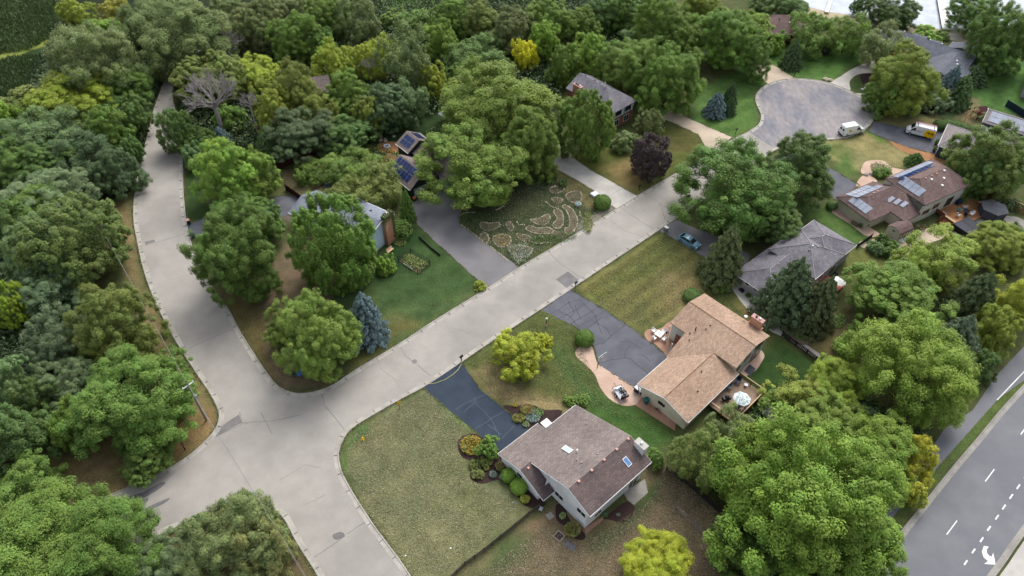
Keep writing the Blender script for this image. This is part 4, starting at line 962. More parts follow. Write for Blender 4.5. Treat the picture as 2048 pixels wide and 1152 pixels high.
T(45,975,62,54,'broad','mg','dark green tree on the left margin above the bottom corner', group=W2)
T(75,1110,116,88,'feather',(.088,.155,.040),'very large green tree filling the bottom left corner', group=W2)
T(210,1080,96,88,'feather',(.082,.150,.042),'large green tree at the bottom beside the side street', group=W2)
T(330,1130,58,44,'pine',(.10,.155,.09),'grey-green tree at the bottom between two larger crowns', group=W2)
T(470,1080,90,86,'pine',(.105,.155,.075),'large grey-green tree on the bottom street corner', group=W2)
T(530,1100,58,66,'airy',(.14,.165,.075),'pale olive tree touching the bottom kerb', group=W2)
T(400,1065,36,40,'pine','bg','dark blue-green top beside the large corner tree', group=W2)
# ---------------- houses ----------------
def hip(u0, u1, v0, v1, ze, zr, axis='u', h0=True, h1=True, r0=None, r1=None, c=None):
    """four (or fewer) planes; h0/h1 hip at the low/high end of the ridge axis, otherwise gable"""
    if axis == 'u':
        c = (v0+v1)/2 if c is None else c; w = (v1-v0)/2
        a = r0 if r0 is not None else (u0+w if h0 else u0); b = r1 if r1 is not None else (u1-w if h1 else u1)
        P = [[(u0,v0,ze),(u1,v0,ze),(b,c,zr),(a,c,zr)], [(u1,v1,ze),(u0,v1,ze),(a,c,zr),(b,c,zr)]]
        if h0: P.append([(u0,v1,ze),(u0,v0,ze),(a,c,zr)])
        if h1: P.append([(u1,v0,ze),(u1,v1,ze),(b,c,zr)])
    else:
        c = (u0+u1)/2 if c is None else c; w = (u1-u0)/2
        a = r0 if r0 is not None else (v0+w if h0 else v0); b = r1 if r1 is not None else (v1-w if h1 else v1)
        P = [[(u0,v0,ze),(c,a,zr),(c,b,zr),(u0,v1,ze)], [(u1,v0,ze),(u1,v1,ze),(c,b,zr),(c,a,zr)]]
        if h0: P.append([(u0,v0,ze),(u1,v0,ze),(c,a,zr)])
        if h1: P.append([(u1,v1,ze),(u0,v1,ze),(c,b,zr)])
    return P
def plz(poly, x, y):
    p = [Vector(q) for q in poly]; nn = (p[1]-p[0]).cross(p[2]-p[0])
    if abs(nn.z) < 1e-6: return None
    return p[0].z-((x-p[0].x)*nn.x+(y-p[0].y)*nn.y)/nn.z
def inpoly(poly, x, y):
    ins = False; n = len(poly)
    for i in range(n):
        a, b = poly[i], poly[(i+1) % n]
        if (a[1] > y) != (b[1] > y) and x < (b[0]-a[0])*(y-a[1])/(b[1]-a[1])+a[0]: ins = not ins
    return ins
class House:
    def __init__(s, label, org, az, name='house', cat='house'):
        s.root = thing(name, label, cat, org, R(az)); s.org = org; s.P = []
    def roof(s, polys, m, t=.16, name='roof'):
        s.P += polys; mb = MB()
        for p in polys: mb.slab(p, t)
        return mb.obj(name, m, s.root)
    def rz(s, x, y, dflt=3.0):
        z = [plz(p, x, y) for p in s.P if inpoly(p, x, y)]; z = [q for q in z if q is not None]
        return max(z) if z else dflt
    def walls(s, foot, m, top=None, name='wall', base=0., clr=.12):
        a = sum(foot[i][0]*foot[(i+1)%len(foot)][1]-foot[(i+1)%len(foot)][0]*foot[i][1] for i in range(len(foot)))
        if a < 0: foot = foot[::-1]
        mb = MB(); n = len(foot)
        for i in range(n):
            A, B = Vector(foot[i]), Vector(foot[(i+1) % n]); L = (B-A).length; k = max(1, int(L/.35)); o = len(mb.v)
            for j in range(k+1):
                q = A+(B-A)*(j/k); c = Vector(((foot[0][0]+foot[n//2][0])/2, (foot[0][1]+foot[n//2][1])/2)); qi = q+(c-q).normalized()*.02
                z = top if top is not None else s.rz(qi.x, qi.y)-clr
                mb.v += [(q.x, q.y, base), (q.x, q.y, z)]
            for j in range(k): mb.f.append((o+2*j, o+2*j+2, o+2*j+3, o+2*j+1))
        s.foot = foot
        return mb.obj(name, m, s.root)
    def win(s, A, B, t, z0, w, h, frame='white', pane='glass', name='window', sub='pane', mull=1, d=.05):
        """opening on the wall line A->B (outside on the right of A->B) centred t metres from A"""
        A = Vector(A); B = Vector(B); e = (B-A).normalized(); o = Vector((e.y, -e.x)); c = A+e*t; ang = math.atan2(e.y, e.x)
        q = c+o*(d/2+.005); f = MB()
        f.obox((q.x, q.y, z0+h+.04), ang, w+.16, d, .08); f.obox((q.x, q.y, z0-.04), ang, w+.16, d, .08)
        for sgn in (-1, 1):
            r = q+e*sgn*(w/2+.04); f.obox((r.x, r.y, z0+h/2), ang, .08, d, h)
        for k in range(1, mull+1):
            if mull: r = q+e*(-w/2+w*k/(mull+1)); f.obox((r.x, r.y, z0+h/2), ang, .05, d, h)
        fo = f.obj(name, M[frame], s.root); p = c+o*.02
        MB().obox((p.x, p.y, z0+h/2), ang, w, .03, h).obj(sub, M[pane], fo); return fo
    def door(s, A, B, t, w, h, m='white', name='door', z0=.05):
        A = Vector(A); B = Vector(B); e = (B-A).normalized(); o = Vector((e.y, -e.x)); c = A+e*t+o*.03; ang = math.atan2(e.y, e.x)
        f = MB(); f.obox((c.x, c.y, z0+h/2), ang, w, .06, h)
        for k in range(1, 4 if w > 2 else 2): f.obox((c.x+o.x*.035, c.y+o.y*.035, z0+h*k/4), ang, w*.96, .02, .03)
        d = f.obj(name, M[m], s.root); q = c+o*.06+e*(w*.4 if w < 2 else 0)
        MB().obox((q.x, q.y, z0+(1. if w < 2 else .4)), ang, .12, .05, .05).obj('handle', M['dark_metal'], d); return d
    def gutter(s, pts, m='white', r=.07, name='gutter'):
        mb = MB()
        for a in pts: mb.tube(a, r, 5)
        return mb.obj(name, M[m], s.root)
    def box(s, name, m, *b): 
        mb = MB()
        for q in b: mb.box(*q)
        return mb.obj(name, M[m], s.root)
    def vents(s, pts, m='dark_metal', name='roof_vent', w=.16, h=.18, pipe=False):
        for (x, y) in pts:
            z = s.rz(x, y); mb = MB()
            if pipe: mb.cyl(x, y, z-.1, z+h, w, 8)
            else: mb.box(x-w, x+w, y-w, y+w, z-.1, z+h)
            mb.obj(name, M[m], s.root)
    def panels(s, u0, u1, v0, v1, nu, nv, m='solar', plane=None, gap=.04, skew=0, name='solar_panel'):
        """grid of panels lying on the roof plane under their centre"""
        cu, cv = (u0+u1)/2, (v0+v1)/2
        if plane is None:
            best = None
            for p in s.P:
                if inpoly(p, cu, cv):
                    z = plz(p, cu, cv)
                    if best is None or z > best[0]: best = (z, p)
            plane = best[1]
        for i in range(nu):
            for j in range(nv):
                a0 = u0+(u1-u0)*i/nu+gap; a1 = u0+(u1-u0)*(i+1)/nu-gap; b0 = v0+(v1-v0)*j/nv+gap; b1 = v0+(v1-v0)*(j+1)/nv-gap
                off = skew*(i if nu > 1 else 0)
                P = [(a0,b0+off),(a1,b0+off),(a1,b1+off),(a0,b1+off)]; P3 = [(x, y, plz(plane, x, y)+.13) for x, y in P]
                f = MB().slab(P3, .05).obj(name, M['solar_frame'], s.root)
                c = Vector(((a0+a1)/2, (b0+b1)/2+off)); P4 = [(c.x+(x-c.x)*.965, c.y+(y-c.y)*.965) for x, y in P]
                MB().slab([(x, y, plz(plane, x, y)+.14) for x, y in P4], .02).obj('cells', M[m], f)
def caps(h, polys, m, r=.07):
    mb = MB(); lo = min(v[2] for p in polys for v in p); seen = set()
    for p in polys:
        ze = min(v[2] for v in p)
        for a, b in zip(p, p[1:]+p[:1]):
            k = tuple(sorted([tuple(round(q, 2) for q in a), tuple(round(q, 2) for q in b)]))
            if max(a[2], b[2]) > ze+.4 and k not in seen: seen.add(k); mb.tube([(a[0], a[1], a[2]+.02), (b[0], b[1], b[2]+.02)], r, 5)
    mb.obj('ridge_cap', m, h.root)
M['cap_grey'] = mat('grey_ridge_caps', srgb(172,168,172,.9), .9, .1); M['cap_brown'] = mat('brown_ridge_caps', srgb(144,128,126,.9), .9, .1)
def chimney(h, x0, x1, y0, y1, z0, z1, m='brick', cap='concrete', pots=1, shoulder=0):
    c = MB().box(x0, x1, y0, y1, z0, z1)
    if shoulder: c.box(x0-.0, x1+.0, y0-shoulder, y1+shoulder, z0, z1-1.6)
    c = c.obj('chimney', M[m], h.root)
    MB().box(x0-.08, x1+.08, y0-.08, y1+.08, z1+.001, z1+.1).obj('cap', M[cap], c)
    for k in range(pots):
        t = (k+1)/(pots+1); lx, ly = (x0+(x1-x0)*t, (y0+y1)/2) if x1-x0 > y1-y0 else ((x0+x1)/2, y0+(y1-y0)*t)
        MB().box(lx-.15, lx+.15, ly-.15, ly+.15, z1+.1, z1+.4).obj('flue', M['white'] if k == 0 else M['dark_metal'], c)
    return c

# house 1: white house with brown roof
h = House('white two-level house with a brown shingle roof, two skylights and a white chimney', (10.8, 43.27), 42.75)
fp = [(-.4,3.4,6.76),(11.75,3.4,6.76),(11.75,13.73,2.83),(5.5,13.73,2.83),(5.5,15.38,2.21),(-2.28,15.38,2.21),(-2.28,10.7,3.98),(-.4,10.7,3.98)]
h.roof([fp], M['roof_brown'])
h.roof([[(-.4,-.7,5.2),(11.75,-.7,5.2),(11.75,3.4,6.76),(-.4,3.4,6.76)], [(-2.28,5.88,2.15),(-.15,5.88,2.15),(-.15,10.7,3.98),(-2.28,10.7,3.98)]], M['roof_brown_dark'])
h.walls([(0,0),(11.35,0),(11.35,13.3),(0,13.3)], M['wall_white'])
h.walls([(-1.95,7.2),(-.02,7.2),(5.1,13.32),(5.1,14.95),(-1.95,14.95)], M['wall_white'])
h.gutter([[(-.4,-.76,5.12),(11.75,-.76,5.12)], [(5.6,15.42,2.14),(-2.28,15.42,2.14)], [(5.6,13.78,2.76),(11.75,13.78,2.76)], [(-2.28,5.84,2.1),(-.15,5.84,2.1)], [(-2.3,15.35,2.14),(-2.3,10.7,3.9),(-2.3,5.88,2.08)], [(-.42,-.7,5.1),(-.42,3.4,6.66),(-.42,10.4,4.02)]], r=.055)
h.gutter([[(11.78,-.7,5.1),(11.78,3.4,6.66),(11.78,13.7,2.75)]], r=.05, name='rake_board')
A, B = (0,13.3), (0,0)
h.win(A, B, 8.2, 1.3, 1.5, .9); h.win(A, B, 12.3, 2.7, 1.5, .9)
A, B = (-1.95,14.95), (-1.95,7.2); h.win(A, B, 3.9, 1.2, 1.0, .8, mull=0)
A, B = (0,0), (11.35,0)
h.win(A, B, 1.3, 3.0, 1.3, 1.1); h.win(A, B, 5.6, 3.1, 1.6, 1.0); h.win(A, B, 2.4, .9, 1.3, .8); h.win(A, B, 8.0, 2.4, 1.0, 1.3); h.win(A, B, 9.6, .1, 1.8, 2.1, name='patio_door')
h.door((5.1,14.95), (-1.95,14.95), 3.6, 4.8, 2.0, name='garage_door'); h.door((11.35,13.3), (5.1,13.3), 2.2, 1.0, 2.1)
h.win((11.35,0), (11.35,13.3), 9, 1.2, 1.4, 1.1)
MB().box(5.75, 7.05, 13.9, 15.1, 2.35, 2.45).obj('porch_canopy', M['white'], h.root)
for x, y, w, l_, g in ((4.42,8.35,.42,.75,'glass_pale'), (8.75,1.23,.38,.62,'glass_sky')):
    z = h.rz(x, y); sgn = -.38 if y > 3.4 else .38
    P = [(x-w,y-l_),(x+w,y-l_),(x+w,y+l_),(x-w,y+l_)]
    f = MB().slab([(a,b,z+sgn*(b-y)+.16) for a,b in P], .14).obj('skylight', M['white'], h.root)
    MB().slab([(x+(a-x)*.8,y+(b-y)*.86,z+sgn*(y+(b-y)*.86-y)+.175) for a,b in P], .02).obj('pane', M[g], f)
chimney(h, 11.2, 12.1, .6, 2.3, 0, 7.2, 'white', 'concrete', 1)
h.vents([(11.1,3.3),(8.7,3.25),(6.2,3.25),(3.8,3.25),(1.35,3.25)], 'vent_pink', 'roof_vent_box', .17, .2)
h.vents([(-1.2,10.2)], 'vent_pink', 'roof_vent_box', .15, .18)
h.vents([(4.9,7.0)], 'white', 'flue_pipe', .12, .7, True); h.vents([(3.9,5.2),(6.4,4.6),(3.9,6.0),(9.8,9.8)], 'stone_grey', 'roof_vent', .1, .16)
h1 = h
# house 2: tan house
h = House('tan-roofed house with a brick chimney, satellite dish and round front patio', (20.93, 65.53), 44.85)
mz = lambda u: 5.65-.302*(16.78-u)
mp_ = [(16.78,-8.25),(16.78,4.62),(11.98,4.62),(11.98,1.6),(6.9,1.15),(6.95,.82),(11.88,-4.08),(11.98,-4.08),(11.98,-8.25)]
h.roof([[(u,v,mz(u)) for u,v in mp_], [(16.78,-8.25,5.65),(21.61,-8.25,4.2),(21.61,4.62,4.2),(16.78,4.62,5.65)],
        [(-.66,.82,2.7),(6.95,.82,2.7),(11.88,-4.08,4.17),(-.66,-4.08,4.17)], [(-.66,-4.08,4.17),(12.6,-4.08,4.17),(12.6,-8.75,2.77),(-.66,-8.75,2.77)]], M['roof_tan'])
h.walls([(12.45,-7.95),(21.2,-7.95),(21.2,4.3),(12.45,4.3)], M['wall_sage'])
h.walls([(-.25,-8.35),(12.4,-8.35),(12.4,.3),(-.25,.3)], M['wall_cream'])
h.gutter([[(-.66,.88,2.62),(6.9,.88,2.62)], [(-.66,-8.8,2.7),(12.6,-8.8,2.7)], [(-.7,-8.75,2.68),(-.7,-4.08,4.08),(-.7,.82,2.6)]], r=.06)
h.gutter([[(16.78,-8.2,5.72),(16.78,4.6,5.72)], [(-.6,-4.08,4.22),(11.9,-4.08,4.22)]], 'wood_brown', .035, 'ridge_cap')
h.gutter([[(-.68,.8,2.6),(-.75,.5,2.3),(-.6,-.1,.1)]], 'wood_light', .06, 'downspout')
h.gutter([[(9.3,1.9,0),(9.3,1.9,3.25)], [(11.5,4.2,0),(11.5,4.2,4.0)]], 'white', .09, 'porch_post')
A, B = (-.25,.3), (-.25,-8.35); h.win(A, B, 4.0, 1.5, 1.1, .5, mull=1, frame='black')
A, B = (12.45,-7.95), (21.2,-7.95)
h.win(A, B, 3.6, 2.6, 1.4, 1.0, frame='black'); h.win(A, B, 6.8, 2.9, 2.4, 1.0, frame='black'); h.win(A, B, 6.6, .1, 2.2, 2.0, frame='black', name='patio_door'); h.win(A, B, 1.3, 1.6, 1.2, .9, frame='black')
h.door((7.,.3), (-.25,.3), 3.6, 4.9, 2.2, name='garage_door'); h.door((12.4,4.3), (12.4,-3), 1.6, 1., 2.1, 'brick_dull'); h.win((-.25,-8.35), (12.4,-8.35), 9.5, .9, 1.6, 1.2)
h.win((12.45,4.3), (12.45,0), 3.1, 1.2, 1.2, 1.2, frame='white')
c = chimney(h, 21.3, 22.1, -6.4, -4.4, 0, 6.0, 'brick', 'vent_pink', 2, .25)
h.vents([(13.3,.6)], 'black', 'flue_pipe', .1, .8, True); h.vents([(15.3,-.7),(14.4,-.6),(12.3,.9),(11.3,.2),(7.6,-4.9),(4.5,-6.6)], 'black', 'roof_vent', .1, .28, True)
d = MB().tube([(21.5,-3.5,4.2),(21.5,-3.5,5.1)], .03, 5).obj('satellite_dish', M['white'], h.root); MB().sphere((21.4,-3.5,5.2), .32, 10, 5, .3).obj('dish', M['white'], d)
h2 = h
# house 3: grey hip roof
h = House('house with a grey multi-hipped shake roof and a red deck behind', (41.07, 88.92), 41.43)
h.roof(hip(.1, 11, -6.1, 2.37, 2.7, 4.5, 'u', True, False) + hip(8.8, 18.6, -8.3, 1.6, 4.0, 6.06, 'u', True, True, 13.7, 13.75) + hip(13.2, 22.6, -8.1, .95, 3.98, 5.85, 'u', True, True, 17.2, 18.1), M['roof_grey'])
h.walls([(.5,-5.7),(9.2,-5.7),(9.2,2.0),(.5,2.0)], M['wall_grey'], name='wall'); h.walls([(9.2,-7.9),(18.2,-7.9),(18.2,1.2),(9.2,1.2)], M['wall_grey']); h.walls([(18.2,-7.7),(22.2,-7.7),(22.2,.55),(18.2,.55)], M['wall_grey'])
h.gutter([[(22.62,.95,3.9),(22.62,-8.15,3.9),(8.8,-8.35,3.9)], [(.08,2.37,2.62),(.08,-6.1,2.62)], [(22.6,.98,3.92),(17.5,.98,3.92)]], r=.06)
h.win((.5,2.0), (.5,-5.7), 2.6, 1.7, .8, .5, mull=0); h.win((.5,2.0), (.5,-5.7), 4.3, 1.7, .8, .5, mull=0)
h.win((9.2,-7.9), (18.2,-7.9), 3, 1.2, 1.6, 1.2); h.win((9.2,-7.9), (18.2,-7.9), 7.2, .1, 1.8, 2.1, name='patio_door'); h.door((9.2,2.0),(.5,2.0), 4.4, 4.9, 2.1, name='garage_door')
h.vents([(13.6,-3.9)], 'white', 'roof_vent_cap', .16, .3, True); h.vents([(12.6,-4.0),(14.6,-4.5),(15.9,-5.5),(17.5,-3.6),(18.6,-3.9),(6.5,-2.2)], 'stone_grey', 'roof_vent', .15, .14)
caps(h, h.P, M['cap_grey']); h3 = h
# house 4: brown hips with solar panels
h = House('large house with brown hipped roofs carrying several pale solar arrays', (79.75, 117.28), 30.55)
lo = hip(-14.9, -4.4, -4.16, 4.38, 2.7, 4.5, 'u', True, False, -11.5)
mid = [[(-9.05,-7.5,2.9),(-4.4,-2.85,4.95),(-4.4,0,4.95),(-9.05,0,2.9)], [(-9.05,-7.5,2.9),(-4.4,-7.5,2.9),(-4.4,-2.85,4.95)]]
up = hip(-4.4, 9.6, -7.4, 2.27, 5.0, 7.0, 'u', True, True, -1.1, 7.0)
h.roof(lo + mid + up, M['roof_mauve'])
h.walls([(-14.45,-3.75),(-4.3,-3.75),(-4.3,3.95),(-14.45,3.95)], M['wall_cream']); h.walls([(-8.6,-7.1),(-4.0,-7.1),(-4.0,-3.6),(-8.6,-3.6)], M['wall_cream'], clr=.15)
h.walls([(-4.0,-7.0),(9.2,-7.0),(9.2,1.9),(-4.0,1.9)], M['wall_sage'])
A, B = (-4,-7.0), (9.2,-7.0)
h.win(A, B, 2.3, 1.5, 2.0, 1.1, frame='wood_light', mull=2); h.win(A, B, 5.0, 1.9, 1.8, 1.2, frame='wood_light'); h.win(A, B, 9.3, .9, 1.9, 2.1, name='patio_door', frame='dark_metal'); h.win((-4.0,1.9),(-4.0,-7.0), 7.4, 2.6, .9, .9, frame='wood_light', mull=0)
h.win((-4.3,3.95), (-14.45,3.95), 3, .9, 1.4, 1.1); h.door((-4.3,3.95), (-14.45,3.95), 7.2, 4.6, 2.1, name='garage_door')
h.gutter([[(-14.95,4.38,2.62),(-14.95,-4.2,2.62),(-9.05,-4.2,2.62)], [(-4.45,2.3,4.92),(-4.45,-7.45,4.92),(9.6,-7.45,4.92)], [(-9.1,-4.2,2.8),(-9.1,-7.55,2.8),(-4.5,-7.55,2.8)]], 'wood_dark', .06)
h.panels(-14.35, -12.75, -2.5, 2.0, 1, 4, 'solar_painted_sky'); h.panels(-3.9, -2.2, -5.3, -.2, 1, 4, 'solar_painted_sky')
h.panels(-13.2, -5.6, 1.1, 2.5, 6, 1, 'solar_painted_sky'); h.panels(-13.2, -6.8, 2.55, 3.9, 5, 1, 'solar_painted_sky')
h.panels(-3.2, 6.6, -.6, .6, 8, 1, 'solar'); h.panels(-3.0, 8.0, .65, 1.9, 9, 1, 'solar_painted_sky')
for k in range(3): h.panels(-7.9+.35*k, -6.5+.35*k, -2.6-1.25*k, -1.7-1.25*k, 1, 1, 'solar_painted_sky', plane=mid[0])
h.vents([(1.2,-3.6),(4.2,-4.3),(2.6,-5.4),(5.6,-3.0)], 'white', 'roof_vent_cap', .2, .25); h.vents([(0.2,-2.9),(2.0,-2.9),(3.4,-2.9),(-9.5,.5),(-8.2,.6)], 'vent_pink', 'roof_vent', .14, .15)
caps(h, h.P, M['cap_brown'], .06); h4 = h
# house 5: warm grey roofs
h = House('grey-roofed house with dark blue walls and lilac solar panels, by the van drive', (92.54, 131.31), 57)
h.roof(hip(.8, 11.35, -6.2, .5, 2.9, 4.6, 'u', True, True, 6.2, 7.8), M['roof_warmgrey']); h.roof(hip(7, 13, -18, -5.8, 4.0, 5.4, 'v', False, False) + hip(12.6, 19.6, -19, -5.6, 5.0, 6.5, 'v', False, False), M['roof_warmgrey'])
h.walls([(1.1,-5.9),(11,-5.9),(11,.15),(1.1,.15)], M['wall_navy']); h.walls([(7.4,-17.6),(12.7,-17.6),(12.7,-6.2),(7.4,-6.2)], M['wall_navy']); h.walls([(12.9,-18.6),(19.2,-18.6),(19.2,-6.0),(12.9,-6.0)], M['wall_navy'])
h.panels(7.4, 9.7, -12, -6.6, 2, 5, 'solar_painted_sky'); h.panels(13.1, 15.8, -14.5, -6.4, 2, 7, 'solar_painted_sky'); h.panels(2.6, 4.2, -3.6, -1.6, 1, 2, 'solar')
h.gutter([[(.8,.55,2.82),(11.3,.55,2.82)], [(.76,.5,2.82),(.76,-6.2,2.82)], [(7,-5.75,3.95),(10,-5.75,5.35),(13,-5.75,3.95)], [(12.6,-5.55,4.95),(16.1,-5.55,6.45),(19.6,-5.55,4.95)]], r=.08, name='white_trim')
h.door((11,.15), (1.1,.15), 6.7, 4.6, 2.2, name='garage_door'); h.door((11,.15), (1.1,.15), 2., 2.4, 2.2, name='garage_door')
h.vents([(15.0,-16.2),(14.0,-15.6)], 'white', 'roof_vent_cap', .2, .25)
caps(h, h.P, M['cap_grey'], .06); h5 = h
# house 6: steep grey roof, half-timbered
h = House('half-timbered brick house with a big grey shake roof', (26.24, 143.66), 44)
h.roof(hip(-8.0, .6, -.9, 13.5, 5.1, 7.5, 'v', True, False, 4.9), M['roof_grey'])
h.walls([(-7.6,-.4),(.2,-.4),(.2,13.1),(-7.6,13.1)], M['brick_dull'])
A, B = (-7.6,-.4), (.2,-.4)
MB().box(-7.58, .18, -.47, -.40, 2.75, 4.9).obj('stucco_panel', mat('white_stucco', (.70,.74,.76), .8), h.root)
tm = MB().box(-7.58, .18, -.52, -.47, 2.72, 2.84).box(-7.58, .18, -.52, -.47, 4.8, 4.92)
for x in (-7.5,-6.6,-4.2,-3.2,-.9,.05): tm.box(x-.06, x+.06, -.525, -.47, 2.84, 4.8)
for x in (-7.4,.0): tm.tube([(x, -.5, 2.9), (x+(.75 if x < -3 else -.75), -.5, 4.7)], .05, 4)
for k in range(4): tm.box(-6.2+k*.55-.04, -6.2+k*.55+.04, -.525, -.47, 2.84, 3.4); tm.box(-2.9+k*.55-.04, -2.9+k*.55+.04, -.525, -.47, 2.84, 3.4)
tm.obj('timber_frame', M['black'], h.root)
for t in (2.3, 5.7): h.win((-7.6,-.48), (.2,-.48), t, 3.5, 1.8, 1.1, frame='black', mull=2); h.win(A, B, t-.1, .7, 1.6, 1.5, frame='white', mull=1)
h.win((-7.6,13.1), (-7.6,-.4), 4, 3.4, 1.5, 1.1, frame='black'); h.door((-7.6,13.1), (-7.6,-.4), 8, 1.1, 2.1, 'wood_brown')
chimney(h, -8.4, -7.6, 8.7, 11.0, 0, 7.4, 'brick', 'vent_pink', 3)
h.vents([(-3.4,11.8),(-3.3,9.0),(-3.3,7.4)], 'dark_metal', 'roof_vent', .14, .2); h.vents([(-3.9,5.4)], 'white', 'flue_pipe', .1, 1.3, True); h.vents([(-6.2,6.5)], 'dark_metal', 'roof_vent', .1, .2)
# house 7: under the willows
h = House('low house under the giant willows, dark green garage with deep blue solar roof', (-20.88, 111.93), 43)
h.roof(hip(-.22, 6.9, -.2, 8.0, 2.6, 5.2, 'v', False, False) + hip(6.17, 12.4, 9.1, 13.7, 3.5, 5.35, 'v', False, False) + hip(7.2, 16, -8.4, 9.3, 3.0, 5.0, 'v', False, False), M['roof_brown'])
h.walls([(.1,.1),(6.6,.1),(6.6,7.7),(.1,7.7)], M['wall_green']); h.walls([(6.5,9.2),(12.1,9.2),(12.1,13.4),(6.5,13.4)], M['wall_green']); h.walls([(7.5,-8.1),(15.7,-8.1),(15.7,9.1),(7.5,9.1)], M['wall_white'])
h.panels(.35, 3.1, 1.5, 7.4, 2, 6, 'solar'); h.panels(6.7, 8.8, 9.9, 13.0, 2, 3, 'solar'); h.panels(9.7, 11.6, 10.2, 12.9, 2, 3, 'solar')
h.gutter([[(-.28,-.2,2.52),(-.28,8,2.52)], [(6.1,9.1,3.42),(6.1,13.7,3.42)], [(12.46,9.1,3.42),(12.46,13.7,3.42)]], r=.07)
h.door((.1,.1), (6.6,.1), 2.2, 2.9, 2.0, 'wall_grey', 'garage_door'); h.win((.1,.1), (6.6,.1), 5, .3, .9, 1.7, mull=0, frame='white')
h.win((7.5,9.1), (7.5,-8.1), 4, 1, 1.5, 1.2); h.win((7.5,9.1), (7.5,-8.1), 8, 1, 1.5, 1.2); h.door((7.5,9.1), (7.5,-8.1), 12, 1, 2.1, 'wood_dark')
# house 8: light blue
h = House('light blue house with grey roof and an ivy-clad brick chimney, behind the huge maple', (-23.01, 100.84), 59.7)
h.roof(hip(-6.9, .5, -.45, 12.8, 5.2, 6.25, 'v', False, False) + hip(-8.05, .16, 12.2, 18.7, 3.0, 4.5, 'v', False, False), M['roof_bluegrey'])
h.walls([(-6.5,-.05),(.1,-.05),(.1,12.4),(-6.5,12.4)], M['wall_blue']); h.walls([(-7.6,12.5),(-.2,12.5),(-.2,18.3),(-7.6,18.3)], M['wall_grey'])
h.gutter([[(.55,-.45,5.15),(.55,12.8,5.15)], [(.5,-.5,5.12),(-3.2,-.5,6.17),(-6.9,-.5,5.12)], [(-8.1,12.2,2.92),(-8.1,18.7,2.92)]], r=.07)
c = chimney(h, -2.7, -.5, -.95, -.06, 0, 6.9, 'brick', 'stone_grey', 1)
g_ = np.random.default_rng(5); nI = 1600
ci = np.stack([g_.uniform(-2.85, -.35, nI), g_.uniform(-1.1, -.1, nI), 7.1-np.abs(g_.normal(0, .75, nI))], 1)
ci2 = np.stack([g_.normal(-.5, .14, nI//2), g_.uniform(-1.08, -.95, nI//2), g_.uniform(2.2, 7, nI//2)], 1); ci = np.concatenate([ci, ci2])
me = leaves(ci, nrm(rdir(len(ci), g_)*.6+np.array([-.2,-.5,.6])), .12, g_, .7, g_.uniform(.7, 1.25, len(ci)), name='ivy'); me.materials.append(M['leaf']); iv = bpy.data.objects.new('ivy', me); COL.objects.link(iv); iv.parent = c; iv.color = (.10,.14,.04,1)
h.win((-6.5,12.4), (-6.5,-.05), 5, 2.6, 1.4, 1.1); h.win((-7.6,18.3), (-7.6,12.5), 2, 1, 1.2, 1.0); h.door((-.2,18.3), (-7.6,18.3), 3.7, 4.6, 2.1, name='garage_door'); h.vents([(-1.5,3.4),(-2.2,8)], 'dark_metal', 'roof_vent', .18, .16)
# house 9: slate roofs by the lake
h = House('long slate-grey roofed house between the cul-de-sac and the lake', (109.6, 164.7), 49)
h.roof(hip(3.4, 12.4, -1.8, 22, 2.9, 4.9, 'v', False, False) + hip(-7, 7.6, -2.9, 7.3, 2.9, 4.95, 'u', False, True, None, 6.6) + hip(11.8, 16.2, -.6, 6.2, 2.85, 4.0, 'u', False, False), M['roof_lake'])
h.walls([(3.8,-1.4),(12,-1.4),(12,21.6),(3.8,21.6)], M['wall_grey']); h.walls([(-6.6,-2.5),(4,-2.5),(4,6.9),(-6.6,6.9)], M['wall_grey']); h.walls([(12,-.2),(15.8,-.2),(15.8,5.8),(12,5.8)], M['wall_grey'])
h.gutter([[(-7,-2.95,2.82),(7.6,-2.95,2.82)], [(3.35,7.3,2.8),(3.35,22,2.8)], [(3.4,22.05,2.8),(7.9,22.05,4.8),(12.4,22.05,2.8)], [(16.25,-.6,2.8),(16.25,6.2,2.8)]], r=.07)
h.roof([[(12.5,12,2.6),(15.2,12,2.5),(15.2,15.5,2.5),(12.5,15.5,2.6)], [(12.5,8,2.6),(14.6,8,2.5),(14.6,10.8,2.5),(12.5,10.8,2.6)]], M['roof_lake'], name='porch_roof')
h.win((3.8,21.6), (3.8,8), 4, 1, 1.8, 1.2); h.win((-6.6,6.9), (-6.6,-2.5), 4, 1, 1.8, 1.2); h.vents([(2.2,1.2),(1.0,.6)], 'white', 'roof_vent_cap', .2, .25); h.vents([(7.9,16.8),(7.9,-1.2),(7.9,7),(7.9,10)], 'white', 'roof_vent_cap', .15, .2)
# house 10: brown roof by the beach
h = House('dark red walled house with a brown roof at the top, near the beach', (71.23, 184.76), 2)
h.roof(hip(-12, 3.2, -2.6, 5.5, 2.8, 4.6, 'u', True, False) + hip(-4.5, 6.2, .8, 9.4, 2.8, 4.7, 'u', True, True), M['roof_mauve'])
h.walls([(-11.6,-2.2),(2.8,-2.2),(2.8,5),(-11.6,5)], M['wall_red']); h.walls([(-4,1.2),(5.8,1.2),(5.8,9),(-4,9)], M['wall_red'])
h.win((-11.6,-2.2), (2.8,-2.2), 3, .9, 1.8, 1.3); h.win((-11.6,-2.2), (2.8,-2.2), 11, .9, 1.8, 1.3); h.vents([(-1.2,1.6)], 'dark_metal', 'flue_pipe', .1, .9, True); h.vents([(1.6,1.0)], 'white', 'roof_vent_cap', .16, .2)
